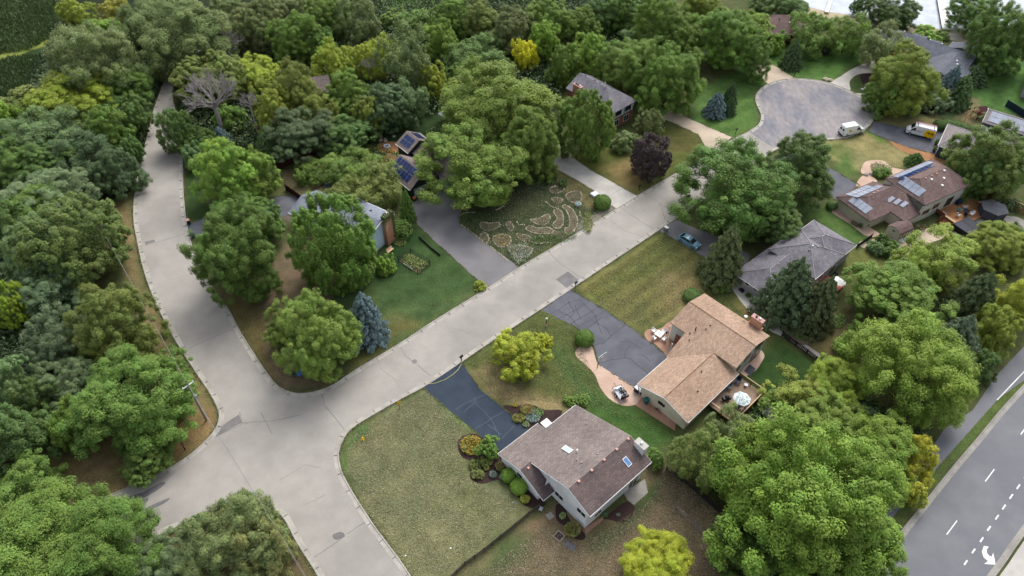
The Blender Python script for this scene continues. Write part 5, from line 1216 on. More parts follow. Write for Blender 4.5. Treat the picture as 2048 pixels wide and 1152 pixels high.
# hidden house in the wood, edge house
gx_, gy_ = G(640, 205)
h = House('small house with red-brown roof almost hidden by yellow-green trees', (gx_-2, gy_), 20)
h.roof(hip(-4, 5, -4, 4, 4.2, 6.4, 'u', False, False), M['roof_brown']); h.walls([(-3.6,-3.6),(4.6,-3.6),(4.6,3.6),(-3.6,3.6)], M['wall_red']); h.win((-3.6,-3.6), (4.6,-3.6), 4, 2.4, 1.6, 1.1)
gx_, gy_ = G(2075, 190)
h = House('grey house cut by the right margin, brick wing below', (gx_, gy_), 57)
h.roof(hip(-4, 12, -6, 4, 4.2, 6.2, 'u', True, True), M['roof_lake']); h.walls([(-3.6,-5.6),(11.6,-5.6),(11.6,3.6),(-3.6,3.6)], M['wall_grey']); h.win((-3.6,3.6), (-3.6,-5.6), 2.2, 1.4, 1.6, 1.2)
# shed, gazebo
sx = thing('shed', 'small cream garden shed with a curved red-brown roof and dark-trimmed doors', 'shed', (79.75+0, 117.28+0), R(30.55))
def h4p(u, v):
    a = R(30.55); return (79.75+u*math.cos(a)-v*math.sin(a), 117.28+u*math.sin(a)+v*math.cos(a))
sx.location = (*h4p(-10.3, -7.9), 0)
prof = [(-1.55,2.0),(-1.45,2.35),(-.75,2.85),(0,3.05),(.75,2.85),(1.45,2.35),(1.55,2.0)]
rb = MB()
for (a, za), (b, zb) in zip(prof[:-1], prof[1:]): rb.slab([(-2.0,a,za),(2.0,a,za),(2.0,b,zb),(-2.0,b,zb)], .07)
rb.obj('roof', M['roof_mauve'], sx)
wb = MB(); sec = [(-1.4,0),(1.4,0),(1.4,2.2),(.72,2.72),(0,2.92),(-.72,2.72),(-1.4,2.2)]
n_ = len(sec); wb.add([(-1.85,a,b) for a,b in sec]+[(1.85,a,b) for a,b in sec], [tuple(range(n_))[::-1], tuple(range(n_,2*n_))]+[(i,(i+1)%n_,(i+1)%n_+n_,i+n_) for i in range(n_)])
wb.obj('wall', M['wall_cream'], sx)
db = MB()
for x in (-1.5,-.6,.3,1.2): db.box(x-.05, x+.05, -1.45, -1.40, .1, 1.95)
db.box(-1.55, 1.25, -1.452, -1.402, 1.9, 2.0); db.box(-1.55, 1.25, -1.453, -1.403, .95, 1.05); db.obj('door_trim', M['black'], sx)
MB().box(-1.87,-1.85,-.25,.25,1.9,2.2).obj('vent', M['dark_metal'], sx)
gp = h4p(14.2, -15.8); gp = G(1978, 432)
gz = thing('gazebo', 'grey hexagonal canopy gazebo beside the wooden fence', 'gazebo', (gp[0], gp[1]), .3)
hx = lambda r, z, k: (r*math.cos(k*math.pi/3), r*math.sin(k*math.pi/3), z)
cb = MB()
for k in range(6): cb.slab([hx(2.7,2.3,k), hx(2.7,2.3,k+1), hx(.55,3.1,k+1), hx(.55,3.1,k)], .04)
cb.obj('canopy', M['midgrey'], gz); cb = MB()
for k in range(6): cb.slab([hx(.8,3.1,k), hx(.8,3.1,k+1), (0,0,3.4)], .04)
cb.obj('top_vent', M['midgrey'], gz)
for k in range(6): MB().tube([hx(2.5,0,k), hx(2.5,2.3,k)], .05, 5).obj('post', M['dark_metal'], gz)
nb = MB()
for k in range(6): a_, b_ = Vector(hx(2.5,0,k)), Vector(hx(2.5,0,k+1)); nb.add([(a_.x,a_.y,.2),(b_.x,b_.y,.2),(b_.x,b_.y,2.2),(a_.x,a_.y,2.2)], [(0,1,2,3)])
nb.obj('net_curtain', M['darkgrey'], gz)
# ---------------- vehicles ----------------
def hdg(p, q): a, b = G(*p), G(*q); return math.atan2(b[1]-a[1], b[0]-a[0])
def extr(prof, hw):
    """side profile [(x,z)] extruded to half width hw(x,z)"""
    n = len(prof); vs = [(x, -hw(x, z), z) for x, z in prof]+[(x, hw(x, z), z) for x, z in prof]
    return MB().add(vs, [tuple(range(n)), tuple(range(2*n-1, n-1, -1))]+[(i+n, (i+1)%n+n, (i+1)%n, i) for i in range(n)])
def fixn(o):
    bm = bmesh.new(); bm.from_mesh(o.data); bmesh.ops.recalc_face_normals(bm, faces=bm.faces); bm.to_mesh(o.data); bm.free(); return o
def wheels(root, xs, w, r=.34):
    for x in xs:
        for s in (-1, 1):
            t = fixn(MB().tube([(x, s*(w-.02), r), (x, s*(w-.24), r)], r, 16).obj('wheel', M['tyre'], root))
            fixn(MB().tube([(x, s*(w+.003), r), (x, s*(w-.05), r)], r*.62, 12).obj('rim', M['chrome'], t))
def quad(root, name, m, pts, t=.0):
    o = MB().add(pts, [tuple(range(len(pts)))]).obj(name, M[m], root); sm = o.modifiers.new('s', 'SOLIDIFY'); sm.thickness = .02; sm.offset = 0; return o
def lettering(root, txt, loc, rot, size, m, shear=.35, name='lettering', ext=.006):
    c = bpy.data.curves.new(name, 'FONT'); c.body = txt; c.size = size; c.shear = shear; c.extrude = ext; c.align_x = 'CENTER'; c.align_y = 'CENTER'; c.offset = size*.012
    o = bpy.data.objects.new(name, c); COL.objects.link(o); dg = bpy.context.evaluated_depsgraph_get(); me = bpy.data.meshes.new_from_object(o.evaluated_get(dg)); bpy.data.objects.remove(o)
    me.materials.clear(); me.materials.append(M[m]); q = bpy.data.objects.new(name, me); COL.objects.link(q); q.parent = root; q.location = loc; q.rotation_euler = rot; return q
# sedan
cx, cy = G(1377, 487); car = thing('parked_car', 'pale blue-green hatchback parked on the short drive beside the bins', 'car', (cx, cy, .012), hdg((1356,475),(1396,499)))
hw = lambda x, z: .88-max(0, z-.75)*.30-max(0, abs(x)-1.75)*.22
lowp = [(-2.22,.35),(-2.25,.62),(-2.18,.98),(-1.85,1.06),(-.9,.99),(.95,.96),(1.75,.84),(2.2,.66),(2.26,.45),(2.2,.25),(1.75,.22),(-1.8,.22)]
fixn(extr(lowp, hw).obj('body', M['car_blue'], car, bevel=.06))
cabp = [(-2.0,1.0),(-1.2,1.36),(-.6,1.46),(.0,1.45),(.45,1.34),(1.15,.94)]
fixn(extr(cabp, lambda x, z: .80-max(0, z-.95)*.42).obj('window', M['glass'], car))
fixn(extr([(-1.25,1.37),(-.6,1.475),(.0,1.47),(.45,1.35),(.4,1.32),(-1.2,1.34)], lambda x, z: .62).obj('roof', M['car_blue'], car, bevel=.02))
pl = MB()
for s in (-1, 1):
    for a, b in (((-1.95,1.0),(-1.2,1.37)), ((.45,1.35),(1.12,.96)), ((-.35,.98),(-.32,1.45))):
        pl.tube([(a[0], s*(.80-max(0,a[1]-.95)*.42+.01), a[1]), (b[0], s*(.80-max(0,b[1]-.95)*.42+.01), b[1])], .035, 5)
pl.obj('pillar', M['car_blue'], car); wheels(car, (-1.33, 1.38), .87, .32)
for s in (-1, 1):
    MB().box(2.0, 2.2, s*.62-.14, s*.62+.14, .60, .72).obj('headlight', M['white_plastic'], car); MB().box(-2.24, -2.1, s*.66-.12, s*.66+.12, .72, .9).obj('tail_light', M['red'], car)
    MB().box(.72, .86, s*.86-.02, s*.86+s*.0+.1*s if s > 0 else s*.86+.02, .95, 1.07).obj('wing_mirror', M['car_blue'], car) if s > 0 else MB().box(.72, .86, -.98, -.84, .95, 1.07).obj('wing_mirror', M['car_blue'], car)
# white van in the cul-de-sac
cx, cy = G(1701, 267); v = thing('cargo_van', 'white high-roofed van with a small yellow flower emblem, by the cul-de-sac kerb', 'van', (cx, cy, .026), hdg((1685,272),(1722,265)))
prof = [(-2.95,.45),(-3.0,1.0),(-2.9,2.4),(-2.65,2.62),(.4,2.66),(.85,2.5),(1.45,1.62),(2.55,1.32),(2.95,1.0),(3.0,.5),(2.85,.35),(-2.8,.35)]
fixn(extr(prof, lambda x, z: 1.0-max(0, z-1.1)*.09-max(0, x-2.0)*.14).obj('body', M['van_white'], v, bevel=.14))
hwv = lambda z: 1.0-max(0, z-1.1)*.09
for s in (-1, 1):
    y = lambda z: s*(hwv(z)+.012)
    quad(v, 'side_window', 'glass', [(.35,y(1.45),1.45),(1.25,y(1.45),1.45),(1.0,y(2.05),2.05),(.45,y(2.1),2.1)])
    MB().box(1.2, 1.38, min(s*1.0, s*1.24), max(s*1.0, s*1.24), 1.4, 1.7).obj('wing_mirror', M['black'], v)
    MB().box(2.86, 3.0, s*.72-.16, s*.72+.16, .85, 1.05).obj('headlight', M['glass_pale'], v); MB().box(-3.02, -2.9, s*.86-.08, s*.86+.08, .95, 1.25).obj('tail_light', M['red'], v)
quad(v, 'windshield', 'glass', [(1.47,-.85,1.67),(1.47,.85,1.67),(.93,.76,2.44),(.93,-.76,2.44)])
quad(v, 'rear_window', 'glass', [(-2.99,.15,1.5),(-2.99,.7,1.5),(-2.96,.66,2.0),(-2.96,.15,2.0)]); quad(v, 'rear_window', 'glass', [(-2.99,-.7,1.5),(-2.99,-.15,1.5),(-2.96,-.15,2.0),(-2.96,-.66,2.0)])
MB().box(-3.15, -2.9, -.9, .9, .38, .55).obj('bumper', M['black'], v); wheels(v, (-1.85, 1.85), 1.0, .37)
for s in (-1, 1):
    em = MB()
    for k in range(9):
        a = k*6.283/9; em.obox((-1.35+.27*math.cos(a), s*(hwv(1.5)+.018), 1.5+.27*math.sin(a)), 0, .2, .01, .2)
    em.obj('flower_emblem', M['van_yellow'], v); MB().tube([(-1.35, s*1.005, 1.5), (-1.35, s*(hwv(1.5)+.03), 1.5)], .15, 10).obj('emblem_centre', M['ink'], v)
# tall van with lettering
cx, cy = G(1837, 270); v = thing('cargo_van', 'tall white van with a yellow rear panel, black script and a ladder on top', 'van', (cx, cy, .012), hdg((1862,278),(1812,266)))
prof = [(-2.95,.45),(-3.0,1.2),(-2.97,2.45),(-2.8,2.6),(1.0,2.62),(1.5,2.5),(2.15,1.55),(2.75,1.25),(3.0,.85),(3.0,.45),(2.85,.32),(-2.8,.32)]
fixn(extr(prof, lambda x, z: 1.03-max(0, z-1.1)*.07-max(0, x-2.1)*.16).obj('body', M['van_white'], v, bevel=.13))
hwv2 = lambda z: 1.03-max(0, z-1.1)*.07
for s in (-1, 1):
    y = lambda z, e=.012: s*(hwv2(z)+e)
    quad(v, 'side_window', 'glass', [(1.15,y(1.4),1.4),(2.05,y(1.4),1.4),(1.65,y(2.05),2.05),(1.2,y(2.1),2.1)])
    MB().box(1.9, 2.08, min(s*1.03, s*1.3), max(s*1.03, s*1.3), 1.35, 1.75).obj('wing_mirror', M['black'], v)
    dp = [(-2.9,.62),(-2.88,2.2),(-1.6,2.25),(-1.15,2.1),(-.75,1.7),(-.65,1.2),(-.8,.8),(-1.1,.55),(-1.45,.5),(-2.3,.5)]
    quad(v, 'yellow_panel', 'van_yellow', [(x, y(z, .012), z) for x, z in dp]); lettering(v, 'Pella', (-1.85, y(1.5, .026), 1.5), (R(90), 0, 0 if s < 0 else R(180)), .85, 'ink', .4)
    st = MB().box(-.3, 1.0, min(y(1.55,.01), y(1.55,.02)), max(y(1.55,.01), y(1.55,.02)), 1.5, 1.56).box(-.3, .7, min(y(1.4,.01), y(1.4,.02)), max(y(1.4,.01), y(1.4,.02)), 1.35, 1.4); st.obj('text_line', M['grey_metal'], v)
    MB().box(-1.6, 1.6, min(y(.45,0), y(.45,.03)), max(y(.45,0), y(.45,.03)), .38, .5).obj('sill', M['black'], v)
    MB().box(2.88, 3.0, s*.76-.14, s*.76+.14, .9, 1.15).obj('headlight', M['glass_pale'], v); MB().box(-3.02, -2.9, s*.92-.07, s*.92+.07, .8, 1.5).obj('tail_light', M['red'], v)
quad(v, 'windshield', 'glass', [(2.17,-.86,1.62),(2.17,.86,1.62),(1.57,.78,2.44),(1.57,-.78,2.44)])
MB().box(2.9, 3.08, -.95, .95, .3, .62).obj('bumper', M['black'], v); wheels(v, (-1.95, 2.0), 1.03, .36)
cx2, cy2 = 0, 0
ld = thing('ladder', 'pink-red ladder strapped on the roof of the tall van', 'ladder', (cx, cy, 2.72), v.rotation_euler[2])
lm = MB().box(-2.8, 1.6, -.82, -.74, .02, .1).box(-2.8, 1.6, -.4, -.32, .02, .1)
for k in range(15): lm.box(-2.7+k*.3, -2.66+k*.3, -.75, -.39, .04, .08)
lm.obj('ladder_frame', M['ladder'], ld); MB().box(-2.4,-2.3,-.95,.95,-.06,.02).box(1.0,1.1,-.95,.95,-.06,.02).obj('rack_bar', M['dark_metal'], ld)

# ---------------- street furniture ----------------
def at(px, z=0): return (*G(*px), z)
def post_mailbox(px, label, m='black', rz=.8, name='mailbox'):
    t = thing(name, label, 'mailbox', at(px), rz)
    MB().box(-.06, .06, -.06, .06, 0, 1.05).obj('post', M['wood_dark' if m != 'black' else 'black'], t)
    b = MB().box(-.3, .3, -.16, .16, 1.05, 1.25); b.add([(-.3, .16*math.cos(a), 1.25+.16*math.sin(a)) for a in [k*math.pi/6 for k in range(7)]]+[(.3, .16*math.cos(a), 1.25+.16*math.sin(a)) for a in [k*math.pi/6 for k in range(7)]], [tuple(range(7)), tuple(range(13,6,-1))]+[(k, k+7, k+8, k+1) for k in range(6)])
    b.obj('box', M[m], t); MB().box(.302, .315, -.13, .13, 1.08, 1.36).obj('door', M['dark_metal'], t); return t
post_mailbox((923,722), 'dark mailbox on a post at the corner of the blue-grey drive')
post_mailbox((1151,574), 'navy mailbox at the mouth of the cracked drive', 'navy')
post_mailbox((1278,380), 'black mailbox at the kerb below the plum tree'); post_mailbox((1471,267), 'black mailbox beside the beige drive')
post_mailbox((1759,238), 'black mailbox by the kerb of the van drive')
def lamp_post(px, label, h=4.6, m='rust', head=.3, globe=False):
    t = thing('lamp_post', label, 'lamp post', at(px))
    MB().tube([(0,0,0),(0,0,h-.3)], [.09,.06], 8).obj('post', M[m], t)
    if globe: MB().sphere((0,0,h), head, 12, 8).obj('lamp_globe', M['white_plastic'], t)
    else:
        l_ = MB().tube([(0,0,h-.35),(0,0,h),(0,0,h+.12)], [head*.6,head,head*.3], 8).obj('lantern', M['dark_metal'], t); MB().tube([(0,0,h-.3),(0,0,h-.05)], [head*.45,head*.8], 8).obj('lens', M['glass'], l_)
    return t
lamp_post((370.5,899.5), 'tall rusty brown lamp post on the street corner'); lamp_post((1587,155), 'thin dark lamp post at the top of the cul-de-sac', 3., 'dark_metal', .18)
lamp_post((1752,218), 'slim lamp post under the yellow-green tree by the cul-de-sac', 3., 'wood_light', .2)
lamp_post((1092,652), 'garden lamp post with a white globe on the front lawn', 1.9, 'dark_metal', .2, True)
fl = thing('garden_flag', 'small striped garden flag below the white globe lamp', 'flag', at((1093,655)), .6)
MB().tube([(.25,0,0),(.25,0,1.25)], .02, 5).obj('flag_pole', M['dark_metal'], fl)
f = MB(); [f.box(-.3, .22, -.01, .01, .35+.22*k, .45+.22*k) for k in range(4)]; f.obj('flag', M['red'], fl); f = MB(); [f.box(-.3, .22, -.012, .012, .46+.22*k, .56+.22*k) for k in range(3)]; f.obj('white_stripes', M['white'], fl)
# utility poles and wires
def upole(px, h, label, rz):
    t = thing('utility_pole', label, 'utility pole', at(px), rz); MB().tube([(0,0,0),(0,0,h)], [.17,.11], 8).obj('pole', M['pole_wood'], t)
    MB().box(-.9,.9,-.06,.06,h-1.3,h-1.18).obj('crossarm', M['white'], t)
    for k in (-.8, .8): MB().cyl(k, 0, h-1.18, h-.95, .06, 6).obj('insulator', M['white_plastic'], t)
    MB().cyl(.28, .0, h-4.8, h-3.9, .2, 10).obj('transformer', M['grey_metal'], t); return t
a0 = at((413,841)); b0 = at((236,520)); upole((413,841), 10.2, 'grey utility pole with white crossarm on the street corner', .9)
upole((228,505), 10.2, 'utility pole mostly hidden by the trees left of the curved street', .9)
for k, (za, zb, dx, lab) in enumerate(((9.9, 9.9, 0, 'topmost power wire crossing the street junction'), (9.0, 9.0, .8, 'power wire on the right side of the crossarm, over the junction'), (6.8, 6.6, .1, 'lowest thin wire crossing the street junction'))):
    A = Vector((a0[0]+dx*.5, a0[1]-dx*.6, za)); e = G(612, 1152, 9.5); E_ = Vector((e[0]+dx*.5, e[1]-dx*.5, za)); E_ = A+(E_-A)*1.35; gB = G(228,505); B = Vector((gB[0]+dx*.5, gB[1]-dx*.6, zb))
    pts = [A+(E_-A)*t-Vector((0,0,4*t*(1-t)*1.0)) for t in [i/14 for i in range(15)]]; pt2 = [B+(A-B)*t-Vector((0,0,4*t*(1-t)*.8)) for t in [i/12 for i in range(12)]]
    tag(MB().tube(pt2+pts, .016, 4).obj('power_wire', M['wire']), lab, 'wire')
# hydrant, sign, hose
t = thing('fire_hydrant', 'yellow fire hydrant on the corner lawn', 'hydrant', at((726,880)))
MB().cyl(0,0,0,.08,.2,12).cyl(0,0,.08,.6,.13,12).obj('barrel', M['yellow'], t, smooth=False); MB().sphere((0,0,.6),.15,12,8,1).obj('bonnet', M['yellow'], t); MB().tube([(-.22,0,.42),(.22,0,.42)],.06,8).tube([(0,-.24,.38),(0,0,.38)],.08,8).obj('nozzle', M['yellow'], t)
t = thing('marker_post', 'small orange marker stake behind the hydrant', 'marker', at((735,876))); MB().box(-.03,.03,-.03,.03,0,.6).obj('stake', M['yellow'], t); MB().box(-.08,.08,-.01,.01,.5,.66).obj('tag', M['orange'], t)
t = thing('street_sign', 'yellow diamond street sign on a dark post at the kerb', 'sign', at((799,818)), .75)
MB().box(-.03,.03,-.03,.03,0,1.75).obj('post', M['dark_metal'], t); sg = MB().add([(0,-.05,1.35),(.38,-.05,1.75),(0,-.05,2.15),(-.38,-.05,1.75),(0,-.08,1.35),(.38,-.08,1.75),(0,-.08,2.15),(-.38,-.08,1.75)], [(0,1,2,3),(7,6,5,4),(0,4,5,1),(1,5,6,2),(2,6,7,3),(3,7,4,0)]); fixn(sg.obj('sign_panel', M['yellow'], t))
hp = [Vector(at(p, .06)) for p in ((853,769),(870,767),(890,760),(905,750),(916,740),(923,728))]
tag(MB().tube([tuple(p) for p in hp], .05, 5).obj('hose', M['hose']), 'pale yellow hose lying across the mouth of the blue-grey drive', 'hose')
# bins
def bin_(px, label, m='navy', lid='lidgrey', rz=.7, s=1.0, grp=None):
    t = thing('wheelie_bin', label, 'bin', at(px, .02), rz, grp)
    b = MB(); b.add([(x*.24*s, y*.28*s, 0) for x, y in ((-1,-1),(1,-1),(1,1),(-1,1))]+[(x*.31*s, y*.36*s, 1.0*s) for x, y in ((-1,-1),(1,-1),(1,1),(-1,1))], [(3,2,1,0),(4,5,6,7),(0,1,5,4),(1,2,6,5),(2,3,7,6),(3,0,4,7)])
    b.obj('bin_body', M[m], t); MB().box(-.34*s,.34*s,-.40*s,.40*s,1.0*s,1.08*s).obj('lid', M[lid], t, bevel=.02)
    for q in (-.2, .2): MB().tube([(q*s-.03,.34*s,.12),(q*s+.03,.34*s,.12)], .11, 8).obj('wheel', M['tyre'], t)
    return t
bin_((1272.5,783), 'navy bin with pale lid, farther of the pair at the tan garage'); bin_((1280,788), 'navy bin with pale lid, nearer of the pair at the tan garage')
bin_((1291,806), 'teal bin against the cream wall of the tan-roofed house', 'teal', 'teal', 0.3); bin_((1331.5,462.5), 'dark bin with white lid beside the pale blue car', 'midgrey', 'white_plastic', .8)
bin_((378,448), 'dark bin with a pinkish lid at the kerb of the curved street', 'navy', 'vent_pink'); bin_((387,475), 'blue bin by the curved street kerb', 'navy', 'blue'); bin_((2033,462), 'black bin standing on the dry lawn at the right margin', 'black', 'black', .3, 1.1)
# basketball hoop
t = thing('basketball_hoop', 'basketball hoop on a black pole beside the cracked drive', 'basketball hoop', at((1194.5,735)), R(-48))
MB().tube([(0,0,0),(0,0,2.6),(.55,0,3.2)], .06, 6).obj('pole', M['black'], t); b = MB().box(.56,.6,-.9,.9,2.85,3.9).obj('backboard', M['glass_pale'], t)
MB().box(.605,.615,-.9,-.82,2.85,3.9).box(.605,.615,.82,.9,2.85,3.9).box(.605,.615,-.3,.3,3.05,3.5).obj('board_marking', M['white'], b)
MB().tube([(.85+.23*math.cos(k*.5236), .23*math.sin(k*.5236), 3.05) for k in range(13)], .015, 4).obj('rim', M['orange'], t)
MB().tube([(.85+.2*math.cos(k*.5236), .2*math.sin(k*.5236), 2.75) for k in range(13)], .012, 4).obj('net', M['white'], t)
# trailer with load, bicycle
t = thing('utility_trailer', 'small open trailer piled with grey and black gear on pink gravel', 'trailer', at((1240,789), .02), hdg((1248,800),(1232,776)))
MB().box(-1.2,1.2,-.75,.75,.45,.52).obj('bed', M['lidgrey'], t); MB().tube([(-1.2,-.78,.75),(1.2,-.78,.75),(1.2,.78,.75),(-1.2,.78,.75)],.03,5).tube([(-1.2,-.78,.5),(1.2,-.78,.5),(1.2,.78,.5),(-1.2,.78,.5),(-1.2,-.78,.5)],.035,5).obj('rail', M['dark_metal'], t)
MB().tube([(1.2,0,.48),(2.1,0,.45)],.04,5).obj('tow_bar', M['dark_metal'], t)
for s in (-1,1): w_ = MB().tube([(-.1,s*.8,.3),(-.1,s*.95,.3)],.3,14).obj('wheel', M['tyre'], t); MB().tube([(-.1,s*.955,.3),(-.1,s*.9,.3)],.15,8).obj('rim', M['white_plastic'], w_)
MB().box(-1.25,-1.2,-.75,.75,.5,1.15).obj('tailgate', M['black'], t)
t2 = thing('gear_pile', 'grey and black equipment stacked on the trailer', 'equipment', (*at((1240,789))[:2], .55), t.rotation_euler[2])
rn = random.Random(4)
for k in range(9):
    x, y = rn.uniform(-.95,.9), rn.uniform(-.55,.55); a_, b_, c_ = rn.uniform(.15,.4), rn.uniform(.12,.3), rn.uniform(.15,.5)
    MB().obox((x,y,c_/2), rn.uniform(0,3), a_*1.6, b_*1.5, c_).obj('equipment_box', M[('black','lidgrey','midgrey','black','white_plastic')[k%5]], t2, bevel=.02)
MB().tube([(-.6,.2,.3),(.1,-.1,.75),(.6,.1,.4)],.05,5).tube([(-.2,-.4,.2),(-.1,.4,.7)],.04,5).obj('frame_tube', M['black'], t2)
def bicycle(px, rz, label, m='purple'):
    t = thing('bicycle', label, 'bicycle', at(px, .02), rz)
    for x in (-.42,.42):
        w_ = MB().tube([(x+.27*math.cos(k*.449), 0, .29+.27*math.sin(k*.449)) for k in range(15)], .025, 4).obj('wheel', M['tyre' if m != 'purple' else 'lidgrey'], t)
    MB().tube([(-.42,0,.29),(-.05,0,.3),(.3,0,.62),(-.12,0,.62),(-.42,0,.29)],.03,5).tube([(-.05,0,.3),(-.14,0,.72)],.025,5).tube([(.42,0,.29),(.28,0,.78)],.025,5).obj('frame', M[m], t)
    MB().tube([(.26,-.22,.82),(.28,0,.78),(.26,.22,.82)],.02,5).obj('handlebar', M[m], t); MB().box(-.26,-.02,-.06,.06,.71,.76).obj('saddle', M['black'], t); return t
bicycle((1247,804), .5, 'purple child bicycle behind the trailer'); bicycle((1315,823), -.8, 'dark bicycle leaning near the cream garage wall', 'rust'); bicycle((853,384), .7, 'dark bicycle in front of the dark green garage', 'black')
# outdoor furniture
def garden_chair(loc, rz, label, m='white_plastic', grp=None, s=1., name='garden_chair', arm=True):
    t = thing(name, label, 'chair', loc, rz, grp)
    MB().box(-.28*s,.28*s,-.26*s,.26*s,.38*s,.45*s).obj('seat', M[m], t, bevel=.02); MB().slab([(-.27*s,-.27*s,.42*s),(.27*s,-.27*s,.42*s),(.27*s,-.42*s,.98*s),(-.27*s,-.42*s,.98*s)],.06).obj('backrest', M[m], t)
    for x in (-.25,.25):
        for y in (-.24,.24): MB().box(x*s-.025,x*s+.025,y*s-.025,y*s+.025,0,.39*s).obj('leg', M[m], t)
        if arm: MB().box(x*s*1.15-.035,x*s*1.15+.035,-.3*s,.26*s,.6*s,.65*s).obj('armrest', M[m], t)
    return t
def around(px, r, n, labels, ph=0, z=.02, **k):
    c = at(px, z)
    for i in range(n):
        a = ph+6.283*i/n; garden_chair((c[0]+r*math.cos(a), c[1]+r*math.sin(a), z), a+math.pi/2, labels[i], **k)
t = thing('patio_table', 'square white patio table on the round brick patio', 'table', at((1317,673), .02), .85)
MB().box(-.62,.62,-.62,.62,.70,.75).obj('tabletop', M['white_plastic'], t, bevel=.02)
for x in (-.5,.5):
    for y in (-.5,.5): MB().box(x-.03,x+.03,y-.03,y+.03,0,.7).obj('leg', M['white_plastic'], t)
around((1317,673), 1.15, 4, ['white chair on the upper left side of the square patio table','white chair on the lower left side of the square patio table','white chair on the lower right side of the square patio table','white chair on the upper right side of the square patio table'], R(130)+.0, s=1.05)
t = thing('barbecue_grill', 'black round grill under the porch of the tan-roofed house', 'grill', at((1333,672), .02)); MB().sphere((0,0,.85),.32,12,8,.8).obj('bowl', M['black'], t)
for k in range(3): MB().tube([(.2*math.cos(k*2.1),.2*math.sin(k*2.1),.7),(.35*math.cos(k*2.1),.35*math.sin(k*2.1),0)],.02,4).obj('leg', M['dark_metal'], t)
# back deck of the tan house
def pl2(o, az, u, v): a = R(az); return (o[0]+u*math.cos(a)-v*math.sin(a), o[1]+u*math.sin(a)+v*math.cos(a))
H2 = lambda u, v: pl2((20.93,65.53), 44.85, u, v)
dk = thing('deck', 'raised tan deck behind the tan-roofed house, with red-brown railings', 'deck', H2(0,0), R(44.85))
DZ = 1.0
MB().box(5.5,13.6,-13.2,-8.4,DZ-.12,DZ).obj('platform', M['deck_tan'], dk)
pm = MB(); rl = MB()
for (a, b) in (((13.6,-8.4),(13.6,-13.2)), ((13.6,-13.2),(5.5,-13.2)), ((5.5,-13.2),(5.5,-8.5))):
    A_, B_ = Vector(a), Vector(b); L_ = (B_-A_).length; an = math.atan2((B_-A_).y, (B_-A_).x); c_ = (A_+B_)/2
    rl.obox((c_.x,c_.y,DZ+.98), an, L_, .14, .06); k_ = int(L_/.22)
    for i in range(k_+1): q = A_+(B_-A_)*i/k_; pm.obox((q.x,q.y,DZ+.45), an, .05, .04, 1.0)
    for i in range(int(L_/1.8)+1): q = A_+(B_-A_)*i/max(1,int(L_/1.8)); pm.obox((q.x,q.y,(DZ+1)/2), an, .1, .1, DZ+1)
pm.obj('baluster', M['wood_brown'], dk); rl.obj('handrail', M['wood_light'], dk)
def parasol(px, zf, r, label, m, zt=2.3, hole=False):
    t = thing('parasol', label, 'parasol', (*G(px[0], px[1], zf+zt), zf)); c = MB()
    n_ = 8
    for k in range(n_): a, b = 6.283*k/n_, 6.283*(k+1)/n_; c.slab([(0,0,zt+.45),(r*math.cos(a),r*math.sin(a),zt-.05),(r*math.cos(b),r*math.sin(b),zt-.05)], .02)
    c.obj('canopy', M[m], t); MB().tube([(0,0,0),(0,0,zt+.5)],.03,6).obj('pole', M['dark_metal'], t); MB().cyl(0,0,0,.08,.25,12).obj('base', M['dark_metal'], t); return t
pz = parasol((1484,797), DZ, 1.35, 'patterned white parasol on the tan deck', 'pattern')
t = thing('dining_table', 'black round table under the patterned parasol', 'table', (pz.location[0], pz.location[1], DZ)); MB().cyl(0,0,.7,.74,.6,18).obj('tabletop', M['black'], t); MB().tube([(0,0,.7),(0,0,0)],.05,6).obj('leg', M['black'], t)
for k, lab in enumerate(('black metal chair left of the patterned parasol','black metal chair below the patterned parasol','black metal chair at the lower right of the parasol','black chair behind the patterned parasol')):
    a = R(200+k*55); garden_chair((pz.location[0]+1.15*math.cos(a), pz.location[1]+1.15*math.sin(a), DZ), a+math.pi/2, lab, 'black', 'chairs round the parasol table')
for px, lab in (((1476,764), 'navy armchair on the deck close to the railing corner'), ((1458,775), 'grey-blue armchair half under the eave of the tan roof')):
    g0 = G(*px, DZ+.4); garden_chair((*g0, DZ), R(160), lab, 'midgrey' if 'grey' in lab else 'navy', s=1.35, name='armchair')
g0 = G(1491.5,771,DZ+.2); t = thing('side_table', 'small round pale side table on the tan deck', 'table', (*g0, DZ)); MB().cyl(0,0,.4,.45,.3,16).obj('tabletop', M['lidgrey'], t); MB().cyl(0,0,0,.4,.12,8).obj('leg', M['midgrey'], t)
g0 = G(1453,797,DZ+.5); t = thing('barbecue_grill', 'black covered grill on the tan deck', 'grill', (*g0, DZ), .3); MB().box(-.7,.7,-.3,.3,.3,.9).obj('cabinet', M['black'], t, bevel=.03); MB().sphere((0,0,.9),.35,10,6,.9,0).obj('hood', M['black'], t)
# red deck of the grey house
H3 = lambda u, v: pl2((41.07,88.92), 41.43, u, v)
dk = thing('deck', 'red-painted deck with steps behind the grey house', 'deck', H3(0,0), R(41.43))
MB().box(9.5,15.5,-11.4,-8.0,.35,.45).obj('platform', M['deck_red'], dk)
for k in range(4): MB().box(13.5+k*.0+k*.5, 14.0+k*.5, -11.2, -9.4, .34-.08*k, .42-.08*k).obj('step', M['deck_red'], dk) if k else None
pz = parasol((1678,562), .45, 1.25, 'plain white parasol on the red deck', 'white', 2.2)
t = thing('barbecue_grill', 'dark grill beside the grey house wall near the red deck', 'grill', (*H3(16.6,-8.8), 0), .7); MB().box(-.5,.5,-.3,.3,.2,.95).obj('cabinet', M['black'], t, bevel=.03); MB().sphere((0,0,.95),.3,10,6,.9,0).obj('hood', M['black'], t)
